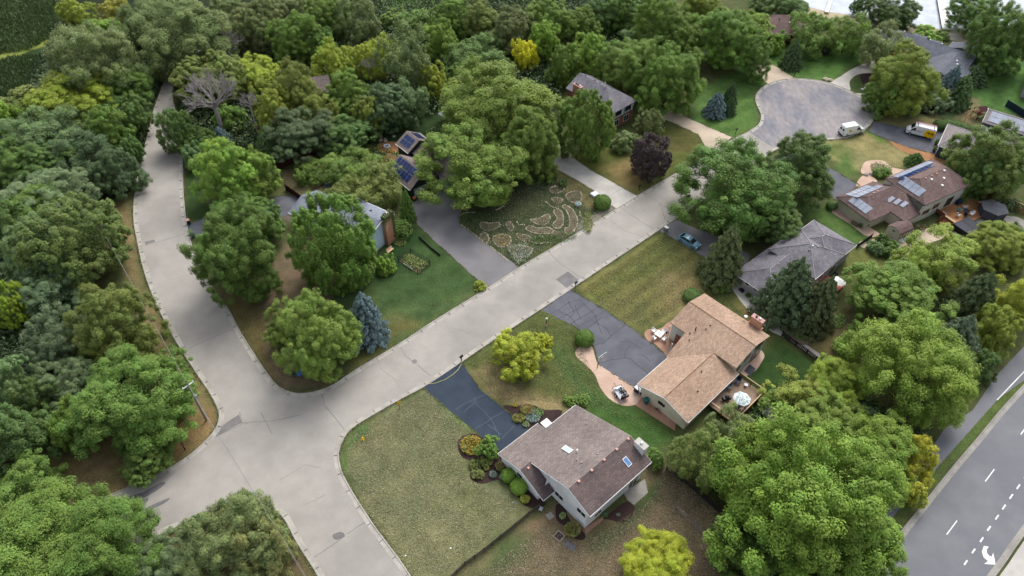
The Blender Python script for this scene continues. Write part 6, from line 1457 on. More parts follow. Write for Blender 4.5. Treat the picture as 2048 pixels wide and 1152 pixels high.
# deck of the brown hipped house
H4 = lambda u, v: pl2((79.75,117.28), 30.55, u, v)
oP = G(1925, 425); azd = 30.55
dk = thing('deck', 'orange-brown wooden deck with benches beside the brown hipped house', 'deck', oP, R(azd))
MB().box(-5.5,5.2,-3.0,3.6,.42,.5).obj('platform', M['deck'], dk)
def bench_wall(b, name='bench'): return MB().box(*b[:4], .5, .9).obj(name, M['wood_brown'], dk)
for b in ((-1.0,1.6,3.0,3.6),(4.5,5.15,-2.6,.2),(3.1,5.1,-3.0,-2.4),(-5.5,-5.0,-2.8,3.4)): o_ = MB().box(b[0],b[1],b[2],b[3],.5,.88).obj('bench', M['wood_brown'], dk); MB().box(b[0]-.05,b[1]+.05,b[2]-.05,b[3]+.05,.881,.94).obj('bench_top', M['wood_light'], o_)
st = MB()
for k in range(5): st.box(-7.2+.34*k, -6.86+.34*k, -2.0, .4, 0, .08+.09*k)
st.obj('step', M['wood_brown'], dk)
MB().box(-7.3,-5.4,.42,.5,0,1.3).box(-7.3,-5.4,-2.1,-2.02,0,1.3).box(-5.55,-5.45,.5,3.6,.5,1.4).obj('railing', M['wood_brown'], dk)
c = Vector(oP)
t = thing('dining_table', 'dark table on the orange-brown deck', 'table', (*G(1930,426,.5), .5)); MB().cyl(0,0,.68,.73,.6,16).obj('tabletop', M['navy'], t); MB().cyl(0,0,0,.68,.06,6).obj('leg', M['navy'], t)
for px, lab, m, rz in (((1919,420),'light blue deck chair left of the dark deck table','cyan',-.9), ((1916,430),'white chair beside the blue one on the orange-brown deck','white_plastic',-1.2), ((1943,428),'white chair right of the dark deck table','white_plastic',1.9), ((1931,434),'small black chair in front of the dark deck table','black',3.1), ((1930,414),'white chair behind the dark deck table','white_plastic',0)):
    garden_chair((*G(*px, .9), .5), rz, lab, m, s=1.15)
g0 = G(1941,452,1.6); t = thing('spa_shelter', 'square slate-coloured cover over a dark spa at the deck corner', 'spa', (*G(1941,455,1.2), 0), R(azd))
MB().box(-2.1,2.1,-2.1,2.1,.0,1.25).obj('spa_cabinet', M['black'], t, bevel=.05); MB().box(-2.25,2.25,-2.25,2.25,1.25,1.42).obj('cover', M['darkgrey'], t, bevel=.03); MB().box(-.03,.03,-2.2,2.2,1.425,1.45).obj('cover_seam', M['black'], t)
t = thing('barbecue_grill', 'navy covered grill by the patio door of the brown hipped house', 'grill', (*G(1919,404,.9), .5), .5); MB().box(-.8,.8,-.35,.35,0,.95).obj('cabinet', M['navy'], t, bevel=.05); MB().sphere((0,0,.95),.36,10,6,.8,0).obj('hood', M['navy'], t)
t = thing('air_conditioner', 'round green-grey air conditioner with pale top near the deck steps', 'air conditioner', (*G(1885,430,.4), 0), .4); MB().cyl(0,0,0,.8,.55,16).obj('casing', M['teal'], t); MB().box(-.45,.45,-.45,.45,.8,.86).obj('top_grille', M['lidgrey'], t); MB().cyl(0,0,.86,.88,.28,14).obj('fan_opening', M['black'], t)
# fences
def fence(px, h, m, label, name='fence', pitch=1.8, slat=.0, cap=None, post=.1, zf=0):
    P = [Vector(G(*p)) for p in px]; root = thing(name, label, 'fence', (P[0].x, P[0].y, zf)); o = P[0]
    pan = MB(); cp = MB()
    for a, b in zip(P[:-1], P[1:]):
        e = b-a; L = e.length; an = math.atan2(e.y, e.x); k = max(1, round(L/pitch))
        for i in range(k+1): q = a+e*i/k-o; MB().obox((q.x, q.y, h*.53), an, post, post, h*1.06).obj('post', M[m if not cap else m], root)
        if slat:
            ns = int(L/slat)
            for i in range(ns): q = a+e*(i+.5)/ns-o; pan.obox((q.x, q.y, h*.5), an, slat*.72, .03, h)
            c = (a+b)/2-o; pan.obox((c.x, c.y, h*.25), an, L, .05, .08); pan.obox((c.x, c.y, h*.8), an, L, .05, .08)
        else: c = (a+b)/2-o; pan.obox((c.x, c.y, h*.5), an, L, .05, h)
        if cap: c = (a+b)/2-o; cp.obox((c.x, c.y, h+.04), an, L, .16, .06)
    pan.obj('fence_panel', M[m], root)
    if cap: cp.obj('fence_cap', M[cap], root)
    return root
fence([(898,1162),(930,1131),(968,1104),(1000,1078),(1030,1054),(1056,1032),(1078,1016)], 1.15, 'wood_dark', 'weathered picket fence across the dry back yard', slat=.16)
fence([(1332,940),(1365,962),(1405,995),(1450,1035)], .9, 'wood_black', 'dark low fence behind the white house, under the birches', slat=.2)
fence([(1563,672),(1590,692),(1612,708),(1648,736),(1665,748)], 1.2, 'wood_black', 'black slatted fence between the two back lawns', slat=.22)
fence([(1905,372),(1940,384),(1985,400),(2048,428)], 1.8, 'wood_brown', 'tall cedar fence behind the grey gazebo', slat=.3, cap='wood_light')
fence([(556,340),(590,325),(622,314),(655,300),(668,318)], 1.8, 'wood_red', 'dark red fence enclosing the dry back yard', slat=.0)
fence([(572,380),(590,392),(606,404)], 1.5, 'wood_red', 'short dark red fence beside the shaded parking pad')
fence([(2010,212),(2026,222),(2048,236),(2070,250)], 1.7, 'navy', 'navy blue windscreen fence on the far mown lawn', slat=0)
fence([(1712,497),(1725,488),(1742,476)], 1.2, 'wood_black', 'small black gate fence near the shed', slat=.2)
fence([(838,476),(850,487),(862,498),(880,512)], .5, 'wood_black', 'low dark edging fence along the grey drive', pitch=2.5)
for k, px in enumerate(((1950,236),(1966,237),(1982,238))): pass
# vegetable enclosure
t = thing('garden_enclosure', 'wire-fenced vegetable patch on the green lawn', 'vegetable garden', at((828,524)), 0)
V_ = [Vector(G(*p))-Vector(G(828,524)) for p in ((797,522),(822,507),(860,530),(836,548))]
for q in V_: MB().box(q.x-.06,q.x+.06,q.y-.06,q.y+.06,0,1.35).obj('post', M['wood_black'], t)
wm = MB()
for a, b in zip(V_, V_[1:]+V_[:1]):
    for z in (.05,.35,.65,.95,1.3): wm.tube([(a.x,a.y,z),(b.x,b.y,z)], .022 if z < 1.2 else .035, 4)
    for i in range(1,12): q = a+(b-a)*i/12; wm.tube([(q.x,q.y,0),(q.x,q.y,1.3)], .014, 3)
wm.obj('wire_mesh', M['dark_metal'], t); wb = MB().prism([(q.x*.97,q.y*.97) for q in V_], .0, .06).obj('bed_soil', M['soil'], t)
MB().obox(((V_[0].x+V_[3].x)/2,(V_[0].y+V_[3].y)/2,.2), math.atan2((V_[3]-V_[0]).y,(V_[3]-V_[0]).x), 2.2, .08, .3).obj('board', M['white'], t)
t = thing('garden_bench', 'pale wooden bench by the ivy-clad chimney', 'bench', at((781,504)), R(58)+math.pi)
MB().box(-.75,.75,-.2,.25,.42,.48).obj('seat', M['wood_light'], t); MB().slab([(-.75,-.2,.5),(.75,-.2,.5),(.75,-.35,1.0),(-.75,-.35,1.0)],.05).obj('backrest', M['wood_light'], t)
for x in (-.65,.65): MB().box(x-.04,x+.04,-.2,.22,0,.42).obj('leg', M['wood_light'], t)
# chairs at the corner tree, toys etc
garden_chair(at((589,751)), 2.2, 'dark blue lounge chair under the corner tree', 'navy', s=1.2, name='lounge_chair'); garden_chair(at((600,752)), 2.6, 'bright blue chair under the corner tree', 'blue', s=1.2, name='lounge_chair')
t = thing('slide_toy', 'turquoise toy slide on the dry back yard', 'toy', at((637,350)), .5); MB().slab([(-.6,-.25,.9),(-.6,.25,.9),(.7,.25,.08),(.7,-.25,.08)],.06).obj('chute', M['cyan'], t); MB().box(-.8,-.6,-.3,.3,0,1.0).obj('ladder', M['cyan'], t)
t = thing('water_barrel', 'blue barrel beyond the garden bush', 'barrel', at((654,374))); MB().cyl(0,0,0,.9,.3,12).obj('barrel_body', M['blue'], t); MB().cyl(0,0,.9,.95,.31,12).obj('lid', M['navy'], t)
t = thing('wheelbarrow', 'red wheelbarrow in the back garden', 'wheelbarrow', at((724,284)), .4); MB().slab([(-.5,-.35,.6),(.5,-.3,.5),(.5,.3,.5),(-.5,.35,.6)],.2).obj('tray', M['red'], t); MB().tube([(.6,-.04,.18),(.6,.04,.18)],.18,10).obj('wheel', M['tyre'], t); MB().tube([(-1.0,-.3,.5),(.6,-.05,.2)],.025,4).tube([(-1.0,.3,.5),(.6,.05,.2)],.025,4).obj('handle', M['dark_metal'], t)
t = thing('fire_pit', 'round pale stone fire pit in the bark circle', 'fire pit', at((774,294), .01)); MB().tube([(.62*math.cos(k*.3927),.62*math.sin(k*.3927),.2) for k in range(17)],.2,6).obj('stone_ring', M['lidgrey'], t); MB().cyl(0,0,0,.22,.5,14).obj('ash_bed', M['midgrey'], t)
def rocks(px, label, n, spread, rr, m='stone', name='boulder_group', cat='boulders', seed=1):
    c = at(px); t = thing(name, label, cat, c); rn = random.Random(seed)
    for k in range(n): MB().rock(rn.uniform(-spread,spread), rn.uniform(-spread,spread)*.6, rr*.3, rr*rn.uniform(.5,1.1), seed*7+k).obj('boulder', M[m], t)
rocks((765,280), 'pale boulders behind the bark circle', 9, 2.4, .55, seed=2); rocks((1656,161), 'pile of tan boulders at the top of the cul-de-sac', 5, .9, .7, seed=3); rocks((1727,178), 'white boulders in the mulch island by the curved drive', 3, .8, .5, 'white', seed=4)
rocks((1740,350), 'grey ornamental rocks in the pink gravel island', 4, .9, .5, 'stone_grey', seed=5); rocks((2010,455), 'large pale rocks along the river-stone bed', 9, 3.0, .6, seed=6); rocks((1985,490), 'pale rocks at the lower end of the river stones', 7, 3.0, .5, seed=7)
rocks((1809,478), 'heap of broken white slabs on the pale patio', 8, 1.6, .6, 'white', seed=8); rocks((815,330), 'rocks beside the dark green garage wall', 4, 1.2, .4, seed=9)
t = thing('canopy_tent', 'white pop-up tent in the far back garden', 'tent', at((898,243)), R(43))
for x in (-1.6,1.6):
    for y in (-1.6,1.6): MB().box(x-.05,x+.05,y-.05,y+.05,0,2.0).obj('leg', M['white'], t)
ct = MB(); [ct.slab([(a[0]*1.75,a[1]*1.75,2.0),(b[0]*1.75,b[1]*1.75,2.0),(0,0,3.0)],.04) for a, b in (((-1,-1),(1,-1)),((1,-1),(1,1)),((1,1),(-1,1)),((-1,1),(-1,-1)))]; ct.obj('canopy', M['white'], t)
MB().box(-1.7,1.7,-1.72,-1.68,.6,2.0).box(1.68,1.72,-1.7,1.7,.6,2.0).obj('side_wall', M['white'], t)
t = thing('garden_bench', 'dark bench in front of the dark green garage', 'bench', at((840,391)), R(43)); MB().box(-.8,.8,-.2,.25,.42,.48).obj('seat', M['midgrey'], t); MB().box(-.8,.8,.22,.27,.5,.95).obj('backrest', M['midgrey'], t); [MB().box(x-.04,x+.04,-.2,.22,0,.42).obj('leg', M['black'], t) for x in (-.7,.7)]
t = thing('planter', 'orange pot in a blue stand at the dark green garage', 'planter', at((829,401))); MB().tube([(0,0,0),(0,0,.5)],[.3,.36],12).obj('stand', M['navy'], t); MB().tube([(0,0,.5),(0,0,.85)],[.28,.38],12).obj('pot', M['orange'], t)
t = thing('retaining_wall', 'low pale stone wall at the end of the grey drive', 'wall', at((895,378))); A_ = Vector(G(888,374)); B_ = Vector(G(934,404)); o_ = Vector(t.location[:2]); c = (A_+B_)/2-o_; MB().obox((c.x,c.y,.3), math.atan2((B_-A_).y,(B_-A_).x), (B_-A_).length, .45, .6).obj('stone_course', M['stone_grey'], t); MB().obox((c.x,c.y,.64), math.atan2((B_-A_).y,(B_-A_).x), (B_-A_).length+.1, .55, .07).obj('coping', M['concrete'], t)
t = thing('water_feature', 'round blue-white spiral ornament in the rock garden', 'ornament', at((1156,411)), .3); MB().cyl(0,0,0,.5,.7,16).obj('basin', M['stone_grey'], t); MB().tube([((.12+.05*k)*math.cos(k*.8),(.12+.05*k)*math.sin(k*.8),.56) for k in range(10)],.05,5).obj('spiral', M['white'], t); MB().cyl(0,0,.5,.52,.6,16).obj('water_disc', M['teal'], t)
t = thing('utility_cabinet', 'pale green flat utility box by the white drive', 'utility box', at((1189,391)), .7); MB().box(-.7,.7,-.6,.6,0,.5).obj('cabinet', M['lidgrey'], t, bevel=.03); MB().box(-.72,.72,-.62,.62,.5,.55).obj('lid', M['lidgrey'], t)
t = thing('swing_set', 'wooden playset with red seats and tyre swing on the dry lawn', 'playset', at((1946,236)), .3)
MB().tube([(-3.2,-.9,0),(-2.8,0,2.4)],.07,5).tube([(-3.2,.9,0),(-2.8,0,2.4)],.07,5).tube([(-2.8,0,2.4),(0,0,2.4)],.07,5).tube([(-.4,-1,0),(0,0,2.5)],.07,5).tube([(-.4,1,0),(0,0,2.5)],.07,5).obj('swing_frame', M['wood_light'], t)
MB().box(0,2.2,-1,1,1.2,1.3).obj('platform', M['wood_brown'], t); pr = MB(); [pr.box(x-.06,x+.06,y-.06,y+.06,0,2.3) for x in (.05,2.1) for y in (-.95,.95)]; pr.obj('post', M['rust'], t); MB().slab([(-.1,-1.1,2.3),(2.3,-1.1,2.3),(2.3,0,2.9),(-.1,0,2.9)],.06).slab([(-.1,0,2.9),(2.3,0,2.9),(2.3,1.1,2.3),(-.1,1.1,2.3)],.06).obj('roof', M['wood_red'], t); MB().slab([(2.2,-.3,1.25),(2.2,.3,1.25),(4.2,.3,.15),(4.2,-.3,.15)],.06).obj('slide', M['cyan'], t)
for k, x in enumerate((-2.2,-1.2)): MB().tube([(x,-.2,2.4),(x,-.2,.5)],.012,3).tube([(x,.2,2.4),(x,.2,.5)],.012,3).obj('rope', M['dark_metal'], t); MB().box(x-.12,x+.12,-.25,.25,.45,.5).obj('swing_seat', M['red'], t)
def dock(p0, p1, w_, label):
    a, b = Vector(G(*p0)), Vector(G(*p1)); e = b-a; t = thing('dock', label, 'dock', (a.x, a.y, 0), math.atan2(e.y, e.x)); L = e.length
    MB().box(0,L,-w_/2,w_/2,.5,.62).obj('walkway', M['white'], t); MB().box(0,L,-w_/2-.06,-w_/2,.3,.6).box(0,L,w_/2,w_/2+.06,.3,.6).obj('side_beam', M['dark_metal'], t)
    for k in range(int(L/4)): MB().cyl(2+4*k,w_/2-.1,-.2,.5,.07,6).cyl(2+4*k,-w_/2+.1,-.2,.5,.07,6).obj('pile', M['dark_metal'], t)
dock((1891,62), (1873,-40), 2.2, 'long white dock with dark side reaching into the lake'); dock((1652,28), (1672,-30), 1.1, 'short grey dock at the upper left end of the beach')
flat('dock_landing', [(1893,66),(1915,66),(1925,80),(1896,79)], .06, M['concrete'])
# back yard net
t = thing('sports_net', 'wooden post with slack white net lines on the dry back yard', 'net', at((1345,1029)), 0)
MB().tube([(0,0,0),(.5,.9,1.1)],.07,5).tube([(.5,.9,1.1),(.9,1.5,1.0)],.05,5).obj('post', M['pole_wood'], t); nm = MB(); [nm.tube([(.5+.06*k,.9-.1*k,1.0-.12*k),(3.8+.1*k,-1.5-.35*k,.1)],.012,3) for k in range(7)]; nm.obj('net', M['wire'], t)
t = thing('cellar_hatch', 'grey rectangular slab in the grass below the variegated bush', 'hatch', at((1140,1092)), R(-38)); MB().box(-.75,.75,-.4,.4,0,.08).obj('slab', M['drive_black'], t)
t = thing('ground_frame', 'square open frame around earth beside the variegated bush', 'frame', at((1118,1073)), R(-40)); MB().box(-.6,.6,-.6,-.5,0,.15).box(-.6,.6,.5,.6,0,.15).box(-.6,-.5,-.5,.5,0,.15).box(.5,.6,-.5,.5,0,.15).obj('edging', M['stone_grey'], t); MB().box(-.5,.5,-.5,.5,0,.03).obj('earth', M['mulch'], t)
t = thing('stepping_slab', 'square pale paving slab near the picket fence', 'paving slab', at((1100,1032)), .6); MB().box(-.45,.45,-.45,.45,0,.04).obj('slab', M['stone_grey'], t)
garden_chair(at((1081,1020)), 1.2, 'small white-green chair at the end of the picket fence', 'lidgrey', s=.8)
t = thing('yard_sign', 'small white-green sign on the corner lawn by the mulch bed', 'sign', at((1025.5,1008)), .6); MB().box(-.2,.2,-.01,.01,.2,.5).obj('panel', M['lidgrey'], t); MB().box(-.01,.01,-.02,.0,0,.25).obj('stake', M['grey_metal'], t)
for k, (px, m) in enumerate((((901,1097),'white'),((811,1112),'white'))): tag(MB().rock(0,0,.06,.13,k).obj('litter', M[m], None, at(px)), ('white scrap of litter on the corner lawn, nearer the fence','white scrap of litter on the corner lawn, near the street kerb')[k], 'litter')
for px, lab in (((1866,268),'reddish potted bush at the upper end of the grey garage'),((1871,289),'green potted bush at the middle of the grey garage front'),((1867,303),'green potted bush at the lower end of the grey garage')):
    t = thing('potted_shrub', lab, 'potted plant', at(px)); MB().tube([(0,0,0),(0,0,.5)],[.22,.3],10).obj('pot', M['rust'], t); place('foliage', lib('small', 0), t, (0,0,.85), (.5,.5,.5), HUE['mg'] if 'green' in lab else (.12,.06,.05))
# ---------------- garden beds, plants, undergrowth ----------------
def scatter(poly, n, z0, z1, size, cols, seed, name, asp=.5, up=.6, thick=.0, tall=False):
    g = np.random.default_rng(seed); P = np.array(poly); lo, hi = P.min(0), P.max(0); pts = np.zeros((0, 2))
    while len(pts) < n:
        q = g.uniform(lo, hi, (n*2, 2)); q = q[sdpoly(q[:, 0], q[:, 1], poly) > -thick]; pts = np.concatenate([pts, q])
        if len(q) == 0: break
    pts = pts[:n]; n = len(pts)
    h = z0+(z1-z0)*g.random(n)*(.35+.65*vnoise(pts[:, 0]*3, pts[:, 1]*3, 2.2, seed % 50)); c = np.concatenate([pts, h[:, None]], 1)
    nr = nrm(rdir(n, g)*.8+np.array([0, 0, up])); al = None
    if tall: nr = nrm(rdir(n, g)*np.array([1, 1, .25])+np.array([0,-.3,.1])); al = np.tile([0., 0, 1], (n, 1))+rdir(n, g)*.25
    i = g.integers(0, len(cols), n)
    me = leaves(c, nr, size, g, asp, g.uniform(.7, 1.3, n)*(.8+.4*vnoise(pts[:, 0], pts[:, 1], 2.0, seed % 60+3)), g.uniform(.485, .515, n), name=name, along=al)
    a = me.attributes.new('pcol', 'FLOAT_COLOR', 'POINT'); cc = np.array([(*k, 1) for k in cols])[np.repeat(i, 4)]; a.data.foreach_set('color', cc.astype(np.float32).ravel())
    me.materials.append(M['plant']); o = bpy.data.objects.new(name, me); COL.objects.link(o); return o
def plantmat():
    m = bpy.data.materials.new('mixed_plants'); m.use_nodes = True; n = m.node_tree.nodes; l = m.node_tree.links; p = n['Principled BSDF']; p.inputs['Roughness'].default_value = .65
    a = n.new('ShaderNodeAttribute'); a.attribute_name = 'pcol'; b = n.new('ShaderNodeAttribute'); b.attribute_name = 'tint'; h = n.new('ShaderNodeHueSaturation')
    l.new(a.outputs['Color'], h.inputs['Color']); l.new(b.outputs['Fac'], h.inputs['Value']); l.new(h.outputs[0], p.inputs['Base Color']); return m
M['plant'] = plantmat()
zg = lambda x, y: (900+x/5.12, 340+y/5.12)
GR, GL, GY, GD = (.12,.2,.05), (.2,.3,.08), (.26,.28,.07), (.06,.11,.035); PK = (.35,.28,.22); SV = (.30,.38,.36); YF = (.75,.5,.03); RD = (.4,.12,.08); STR = (.36,.34,.2)
BEDS = [('long crescent bed on the street side of the rock garden', [(1160,360),(1220,380),(1270,430),(1305,520),(1290,590),(1250,640),(1215,660),(1180,640),(1175,600),(1215,590),(1225,540),(1215,470),(1190,420),(1155,385)], [PK,GR,GD]),
 ('upright oval bed inside the long crescent', [(1060,420),(1110,400),(1150,450),(1160,540),(1130,590),(1095,600),(1050,565),(1085,520),(1090,480)], [GR,PK,GL]),
 ('flat crescent bed along the lower middle', [(775,590),(830,575),(900,600),(1000,590),(1060,620),(1040,645),(960,655),(880,650),(800,625)], [PK,GR,GD]),
 ('bed with a tuft of tall straw-coloured grass in its middle', [(825,510),(900,500),(1000,455),(1025,500),(1000,545),(950,565),(890,555)], [STR,STR,GR]),
 ('wide bed nearest the bend of the grey drive', [(310,570),(320,535),(400,545),(500,540),(505,580),(450,610),(390,625),(340,610)], [PK,GR,GD]),
 ('round bed with yellow blooms next to the grey drive', [(440,690),(480,670),(540,660),(610,680),(620,740),(580,780),(500,785),(450,740)], [YF,GR,PK,STR]),
 ('small bed between the yellow-bloom bed and the lower crescent', [(680,660),(740,660),(820,690),(825,720),(760,730),(700,700)], [PK,GR,GD]),
 ('tiny triangular bed in the middle left', [(575,545),(620,535),(650,590),(630,630),(595,600)], [PK,GD]),
 ('round bed near the pale green utility box', [(1190,250),(1260,220),(1330,220),(1350,290),(1320,325),(1240,330),(1195,290)], [PK,GD,GR]),
 ('shallow bed behind, with a large dark bush', [(1020,190),(1080,170),(1165,180),(1150,220),(1080,240),(1030,225)], [GD,PK]),
 ('shaggy bed in the bottom corner of the rock garden', [(600,790),(680,770),(830,800),(835,840),(790,880),(690,890),(610,840)], [STR,GL,SV]),
 ('small bed left of the spiral ornament', [(1040,290),(1130,290),(1150,315),(1110,345),(1060,320)], [PK,STR]),
 ('narrow bed hugging the edge of the grey drive', [(330,640),(380,660),(395,720),(350,760),(300,700)], [GR,PK])]
for k, (lab, px, cols) in enumerate(BEDS):
    P = GP([zg(x, y) for x, y in px]); P = smoothpoly(P, 3); c = Vector((sum(p[0] for p in P)/len(P), sum(p[1] for p in P)/len(P)))
    t = thing('garden_bed', 'stone-edged '+lab, 'garden bed', (c.x, c.y, 0), 0, 'stone-edged beds of the rock garden')
    L = [(x-c.x, y-c.y) for x, y in P]; sheet(L, .03).obj('soil', M['soil'], t)
    st = MB(); rn = random.Random(k); per = 0
    for a, b in zip(L, L[1:]+L[:1]):
        d = math.dist(a, b); m_ = max(1, round(d/.34))
        for i in range(m_):
            if rn.random() < -1: continue
            f = i/m_; st.rock(a[0]+(b[0]-a[0])*f+rn.uniform(-.06,.06), a[1]+(b[1]-a[1])*f+rn.uniform(-.06,.06), .05, rn.uniform(.11,.2), rn.randint(0, 9999))
    st.obj('stone_edging', M['stone'], t)
    n = int(180+30*abs(sdpoly(np.array([0.]), np.array([0.]), L)[0])*60/6)
    o = scatter(L, min(n//2, 480), .03, .4 if STR not in cols else .7, .11, cols, 40+k, 'plants'); o.parent = t; tag(o, None, None, kind='stuff')
def patch(px, n, z1, size, cols, label, name='flower_patch', cat='plants', soft=2, **k):
    P = GP(px); P = smoothpoly(P, soft); c = Vector((sum(p[0] for p in P)/len(P), sum(p[1] for p in P)/len(P))); o = scatter([(x-c.x, y-c.y) for x, y in P], n, .02, z1, size, cols, len(label)*7+n, name, **k)
    o.location = (c.x, c.y, 0); return tag(o, label, cat, kind='stuff')
def disc(cx, cy, rx, ry=None, n=8): ry = ry or rx*.8; return [(cx+rx*math.cos(6.283*k/n), cy+ry*math.sin(6.283*k/n)) for k in range(n)]
patch(disc(1125,370,9,8), 900, 1.5, .16, [GD,GR], 'large dark bush in the upper part of the rock garden', 'garden_bush')
patch(disc(942,892,22,20), 2600, .9, .11, [YF,GR,GY,(.5,.25,.04),GR], 'yellow and orange flowering plants at the left end of the mulch bed')
patch(disc(1056,822,16,10), 1500, .8, .10, [GY,(.4,.2,.06),GR], 'reddish and yellow-green plants in the far mulch bed')
patch(disc(1066,834,15,13), 1600, .7, .12, [SV,SV,(.2,.28,.2)], 'silvery blue-grey plants in the far mulch bed'); patch(disc(1037,838,13,9), 1200, .7, .1, [GY,(.3,.2,.05),GR], 'olive flowering plants beside the blue-grey drive')
patch(disc(1078,828,9,8), 700, .8, .1, [GR,GL], 'fresh green plants right of the silvery ones'); patch(disc(1031,812,5,3), 260, .4, .09, [YF,YF,GR], 'small clump of yellow flowers at the tip of the far mulch bed'); patch(disc(1052,850,7,5), 500, .5, .1, [GL,(.45,.5,.3)], 'pale green hosta clump in the far mulch bed')
patch(disc(1144,1062,17,15), 1900, 1.2, .13, [GL,(.45,.22,.1),(.3,.35,.08),GR], 'variegated green and orange bush at the back corner of the white house', 'garden_bush'); patch(disc(1125,1033,6,6), 420, .5, .14, [(.5,.58,.25),GL], 'pale variegated hosta behind the white house')
patch(disc(1210,1030,6,5), 300, .5, .12, [GR,(.15,.25,.15)], 'blue-green hosta by the rear wall of the white house'); patch(disc(1236,1030,4,3), 160, .3, .1, [SV,GR], 'small plant in the round rear mulch bed')
patch(disc(1050,1000,10,8), 900, .8, .11, [GY,(.5,.5,.05)], 'yellow-green shrub at the end of the front mulch bed', 'garden_bush'); patch(disc(986,950,8,7), 600, .7, .1, [GD,SV], 'dark dwarf shrub in the front mulch bed', 'garden_bush')
patch(disc(1004,955,6,5), 300, .5, .1, [SV], 'silvery tuft beside the clipped pair of shrubs'); patch(disc(1000,935,10,9), 700, .9, .1, [(.35,.22,.08),GR], 'bronze-tinged shrub against the white house wall', 'garden_bush')
T(977,896,24,24,'broad',(.095,.17,.045),'small green tree in the mulch bed by the blue-grey drive'); T(950,928,13,11,'small',(.10,.14,.05),'rounded green shrub below the small mulch-bed tree','shrub','shrub'); T(956,948,13,12,'small',(.12,.15,.06),'second rounded shrub, lowest at the mulch bed edge','shrub','shrub'); T(972,925,14,12,'small',(.11,.15,.05),'olive shrub right under the small mulch-bed tree','shrub','shrub')
T(1017,951,15,15,'ball','lg','clipped ball shrub, the farther of the pair by the white wall','clipped_shrub','shrub'); T(1038,973,17,17,'ball','lg','clipped ball shrub, the nearer of the pair by the white wall','clipped_shrub','shrub')
T(1142,802,16,12,'small','g','green bush just above the brown roof, left one','shrub','shrub'); T(1166,800,16,14,'small','mg','green bush just above the brown roof, right one','shrub','shrub'); T(1311,918,20,22,'broad','mg','green shrub right of the white chimney','shrub','shrub')
patch([(801,520),(822,511),(856,530),(836,543)], 1700, .7, .13, [GL,GY,(.4,.45,.15),GR], 'yellowish vegetables inside the wire enclosure', 'vegetables'); patch(disc(783,537,13,12), 900, 1.0, .14, [GL,GR], 'leafy green plants below the bench', 'garden_plants'); patch(disc(800,485,14,9), 500, .6, .13, [GY,GR], 'yellow-green plants under the ivy-clad chimney', 'garden_plants')
patch([(1170,425),(1180,430),(1186,450),(1180,468),(1168,462),(1166,440)], 900, .8, .12, [GR,GL,(.4,.3,.1)], 'row of leafy green plants beside the grey gravel corner', 'garden_plants'); patch([(1060,478),(1140,466),(1150,480),(1080,492)], 1100, .8, .12, [GR,GD,GL], 'dark leafy planting along the lower edge of the rock garden', 'garden_plants'); patch([(1015,500),(1050,490),(1060,515),(1035,530)], 900, 1.0, .13, [SV,(.3,.36,.22),STR], 'pale feathery grasses in the bottom corner by the drive', 'garden_plants')
patch([(920,425),(960,425),(980,440),(940,450),(918,445)], 900, .5, .12, [GR,GD], 'ground cover beside the bend of the grey drive', 'garden_plants'); patch([(725,300),(750,290),(800,310),(790,335),(735,330)], 1500, 1.0, .16, [GR,YF,GD,GL,(.2,.25,.15)], 'wild garden plants with yellow blooms by the dark green garage', 'garden_plants')
patch([(850,265),(890,250),(930,255),(900,300),(860,290)], 1500, .8, .2, [GR,GD,GL], 'low green plants on the slope below the white tent', 'garden_plants')
patch([(1580,650),(1600,655),(1618,670),(1610,682),(1585,672)], 900, .6, .15, [GL,GR], 'leafy hostas in the bed at the end of the black fence', 'garden_plants'); patch([(1662,640),(1680,628),(1692,636),(1686,655),(1668,655)], 900, .35, .13, [GL], 'bright green ground cover beside the red deck', 'garden_plants'); patch([(1700,445),(1712,455),(1722,452),(1716,440)], 400, .7, .13, [GR,(.3,.2,.1)], 'small bushes along the wall of the brown hipped house', 'garden_plants')
patch([(1740,330),(1762,328),(1782,336),(1780,350),(1752,356)], 900, .8, .14, [GR,GL,GY], 'green and yellow plants on the pink gravel island', 'garden_plants'); patch([(1730,478),(1750,484),(1768,494),(1760,500),(1738,492)], 500, .4, .14, [GL,GR], 'ground cover in front of the shed', 'garden_plants'); patch([(1978,445),(2004,440),(2012,455),(1995,466)], 900, .7, .15, [GL,GR], 'green plants at the head of the river stones', 'garden_plants'); patch([(1935,392),(1955,392),(1955,410),(1938,408)], 500, .6, .15, [GR,GL], 'green plants between deck and cedar fence', 'garden_plants')
patch([(1790,455),(1840,448),(1850,462),(1800,476)], 900, .8, .16, [(.4,.28,.15),STR,GR], 'dried brown plants beside the shed', 'garden_plants')
for k, (px, lab) in enumerate((((1484,580),'dark maroon round shrub, first on the gravel strip'),((1497,590),'green round shrub, second on the gravel strip'),((1506,602),'small green shrub, third on the gravel strip'),((1516,608),'low brownish shrub, fourth on the gravel strip'))):
    T(px[0],px[1],6,5,'small',('pu','mg','g','br')[k],lab,'shrub','shrub')
T(2030,470,16,18,'small','dg','dark shrub among the pale rocks on the right margin','shrub','shrub'); T(2012,498,13,12,'small','dg','small dark shrub at the lower rocks on the right','shrub','shrub'); T(2022,408,15,12,'small','bg','blue-green shrub behind the cedar fence','shrub','shrub'); T(2000,398,12,10,'small','bg','small blue-green shrub behind the cedar fence','shrub','shrub')
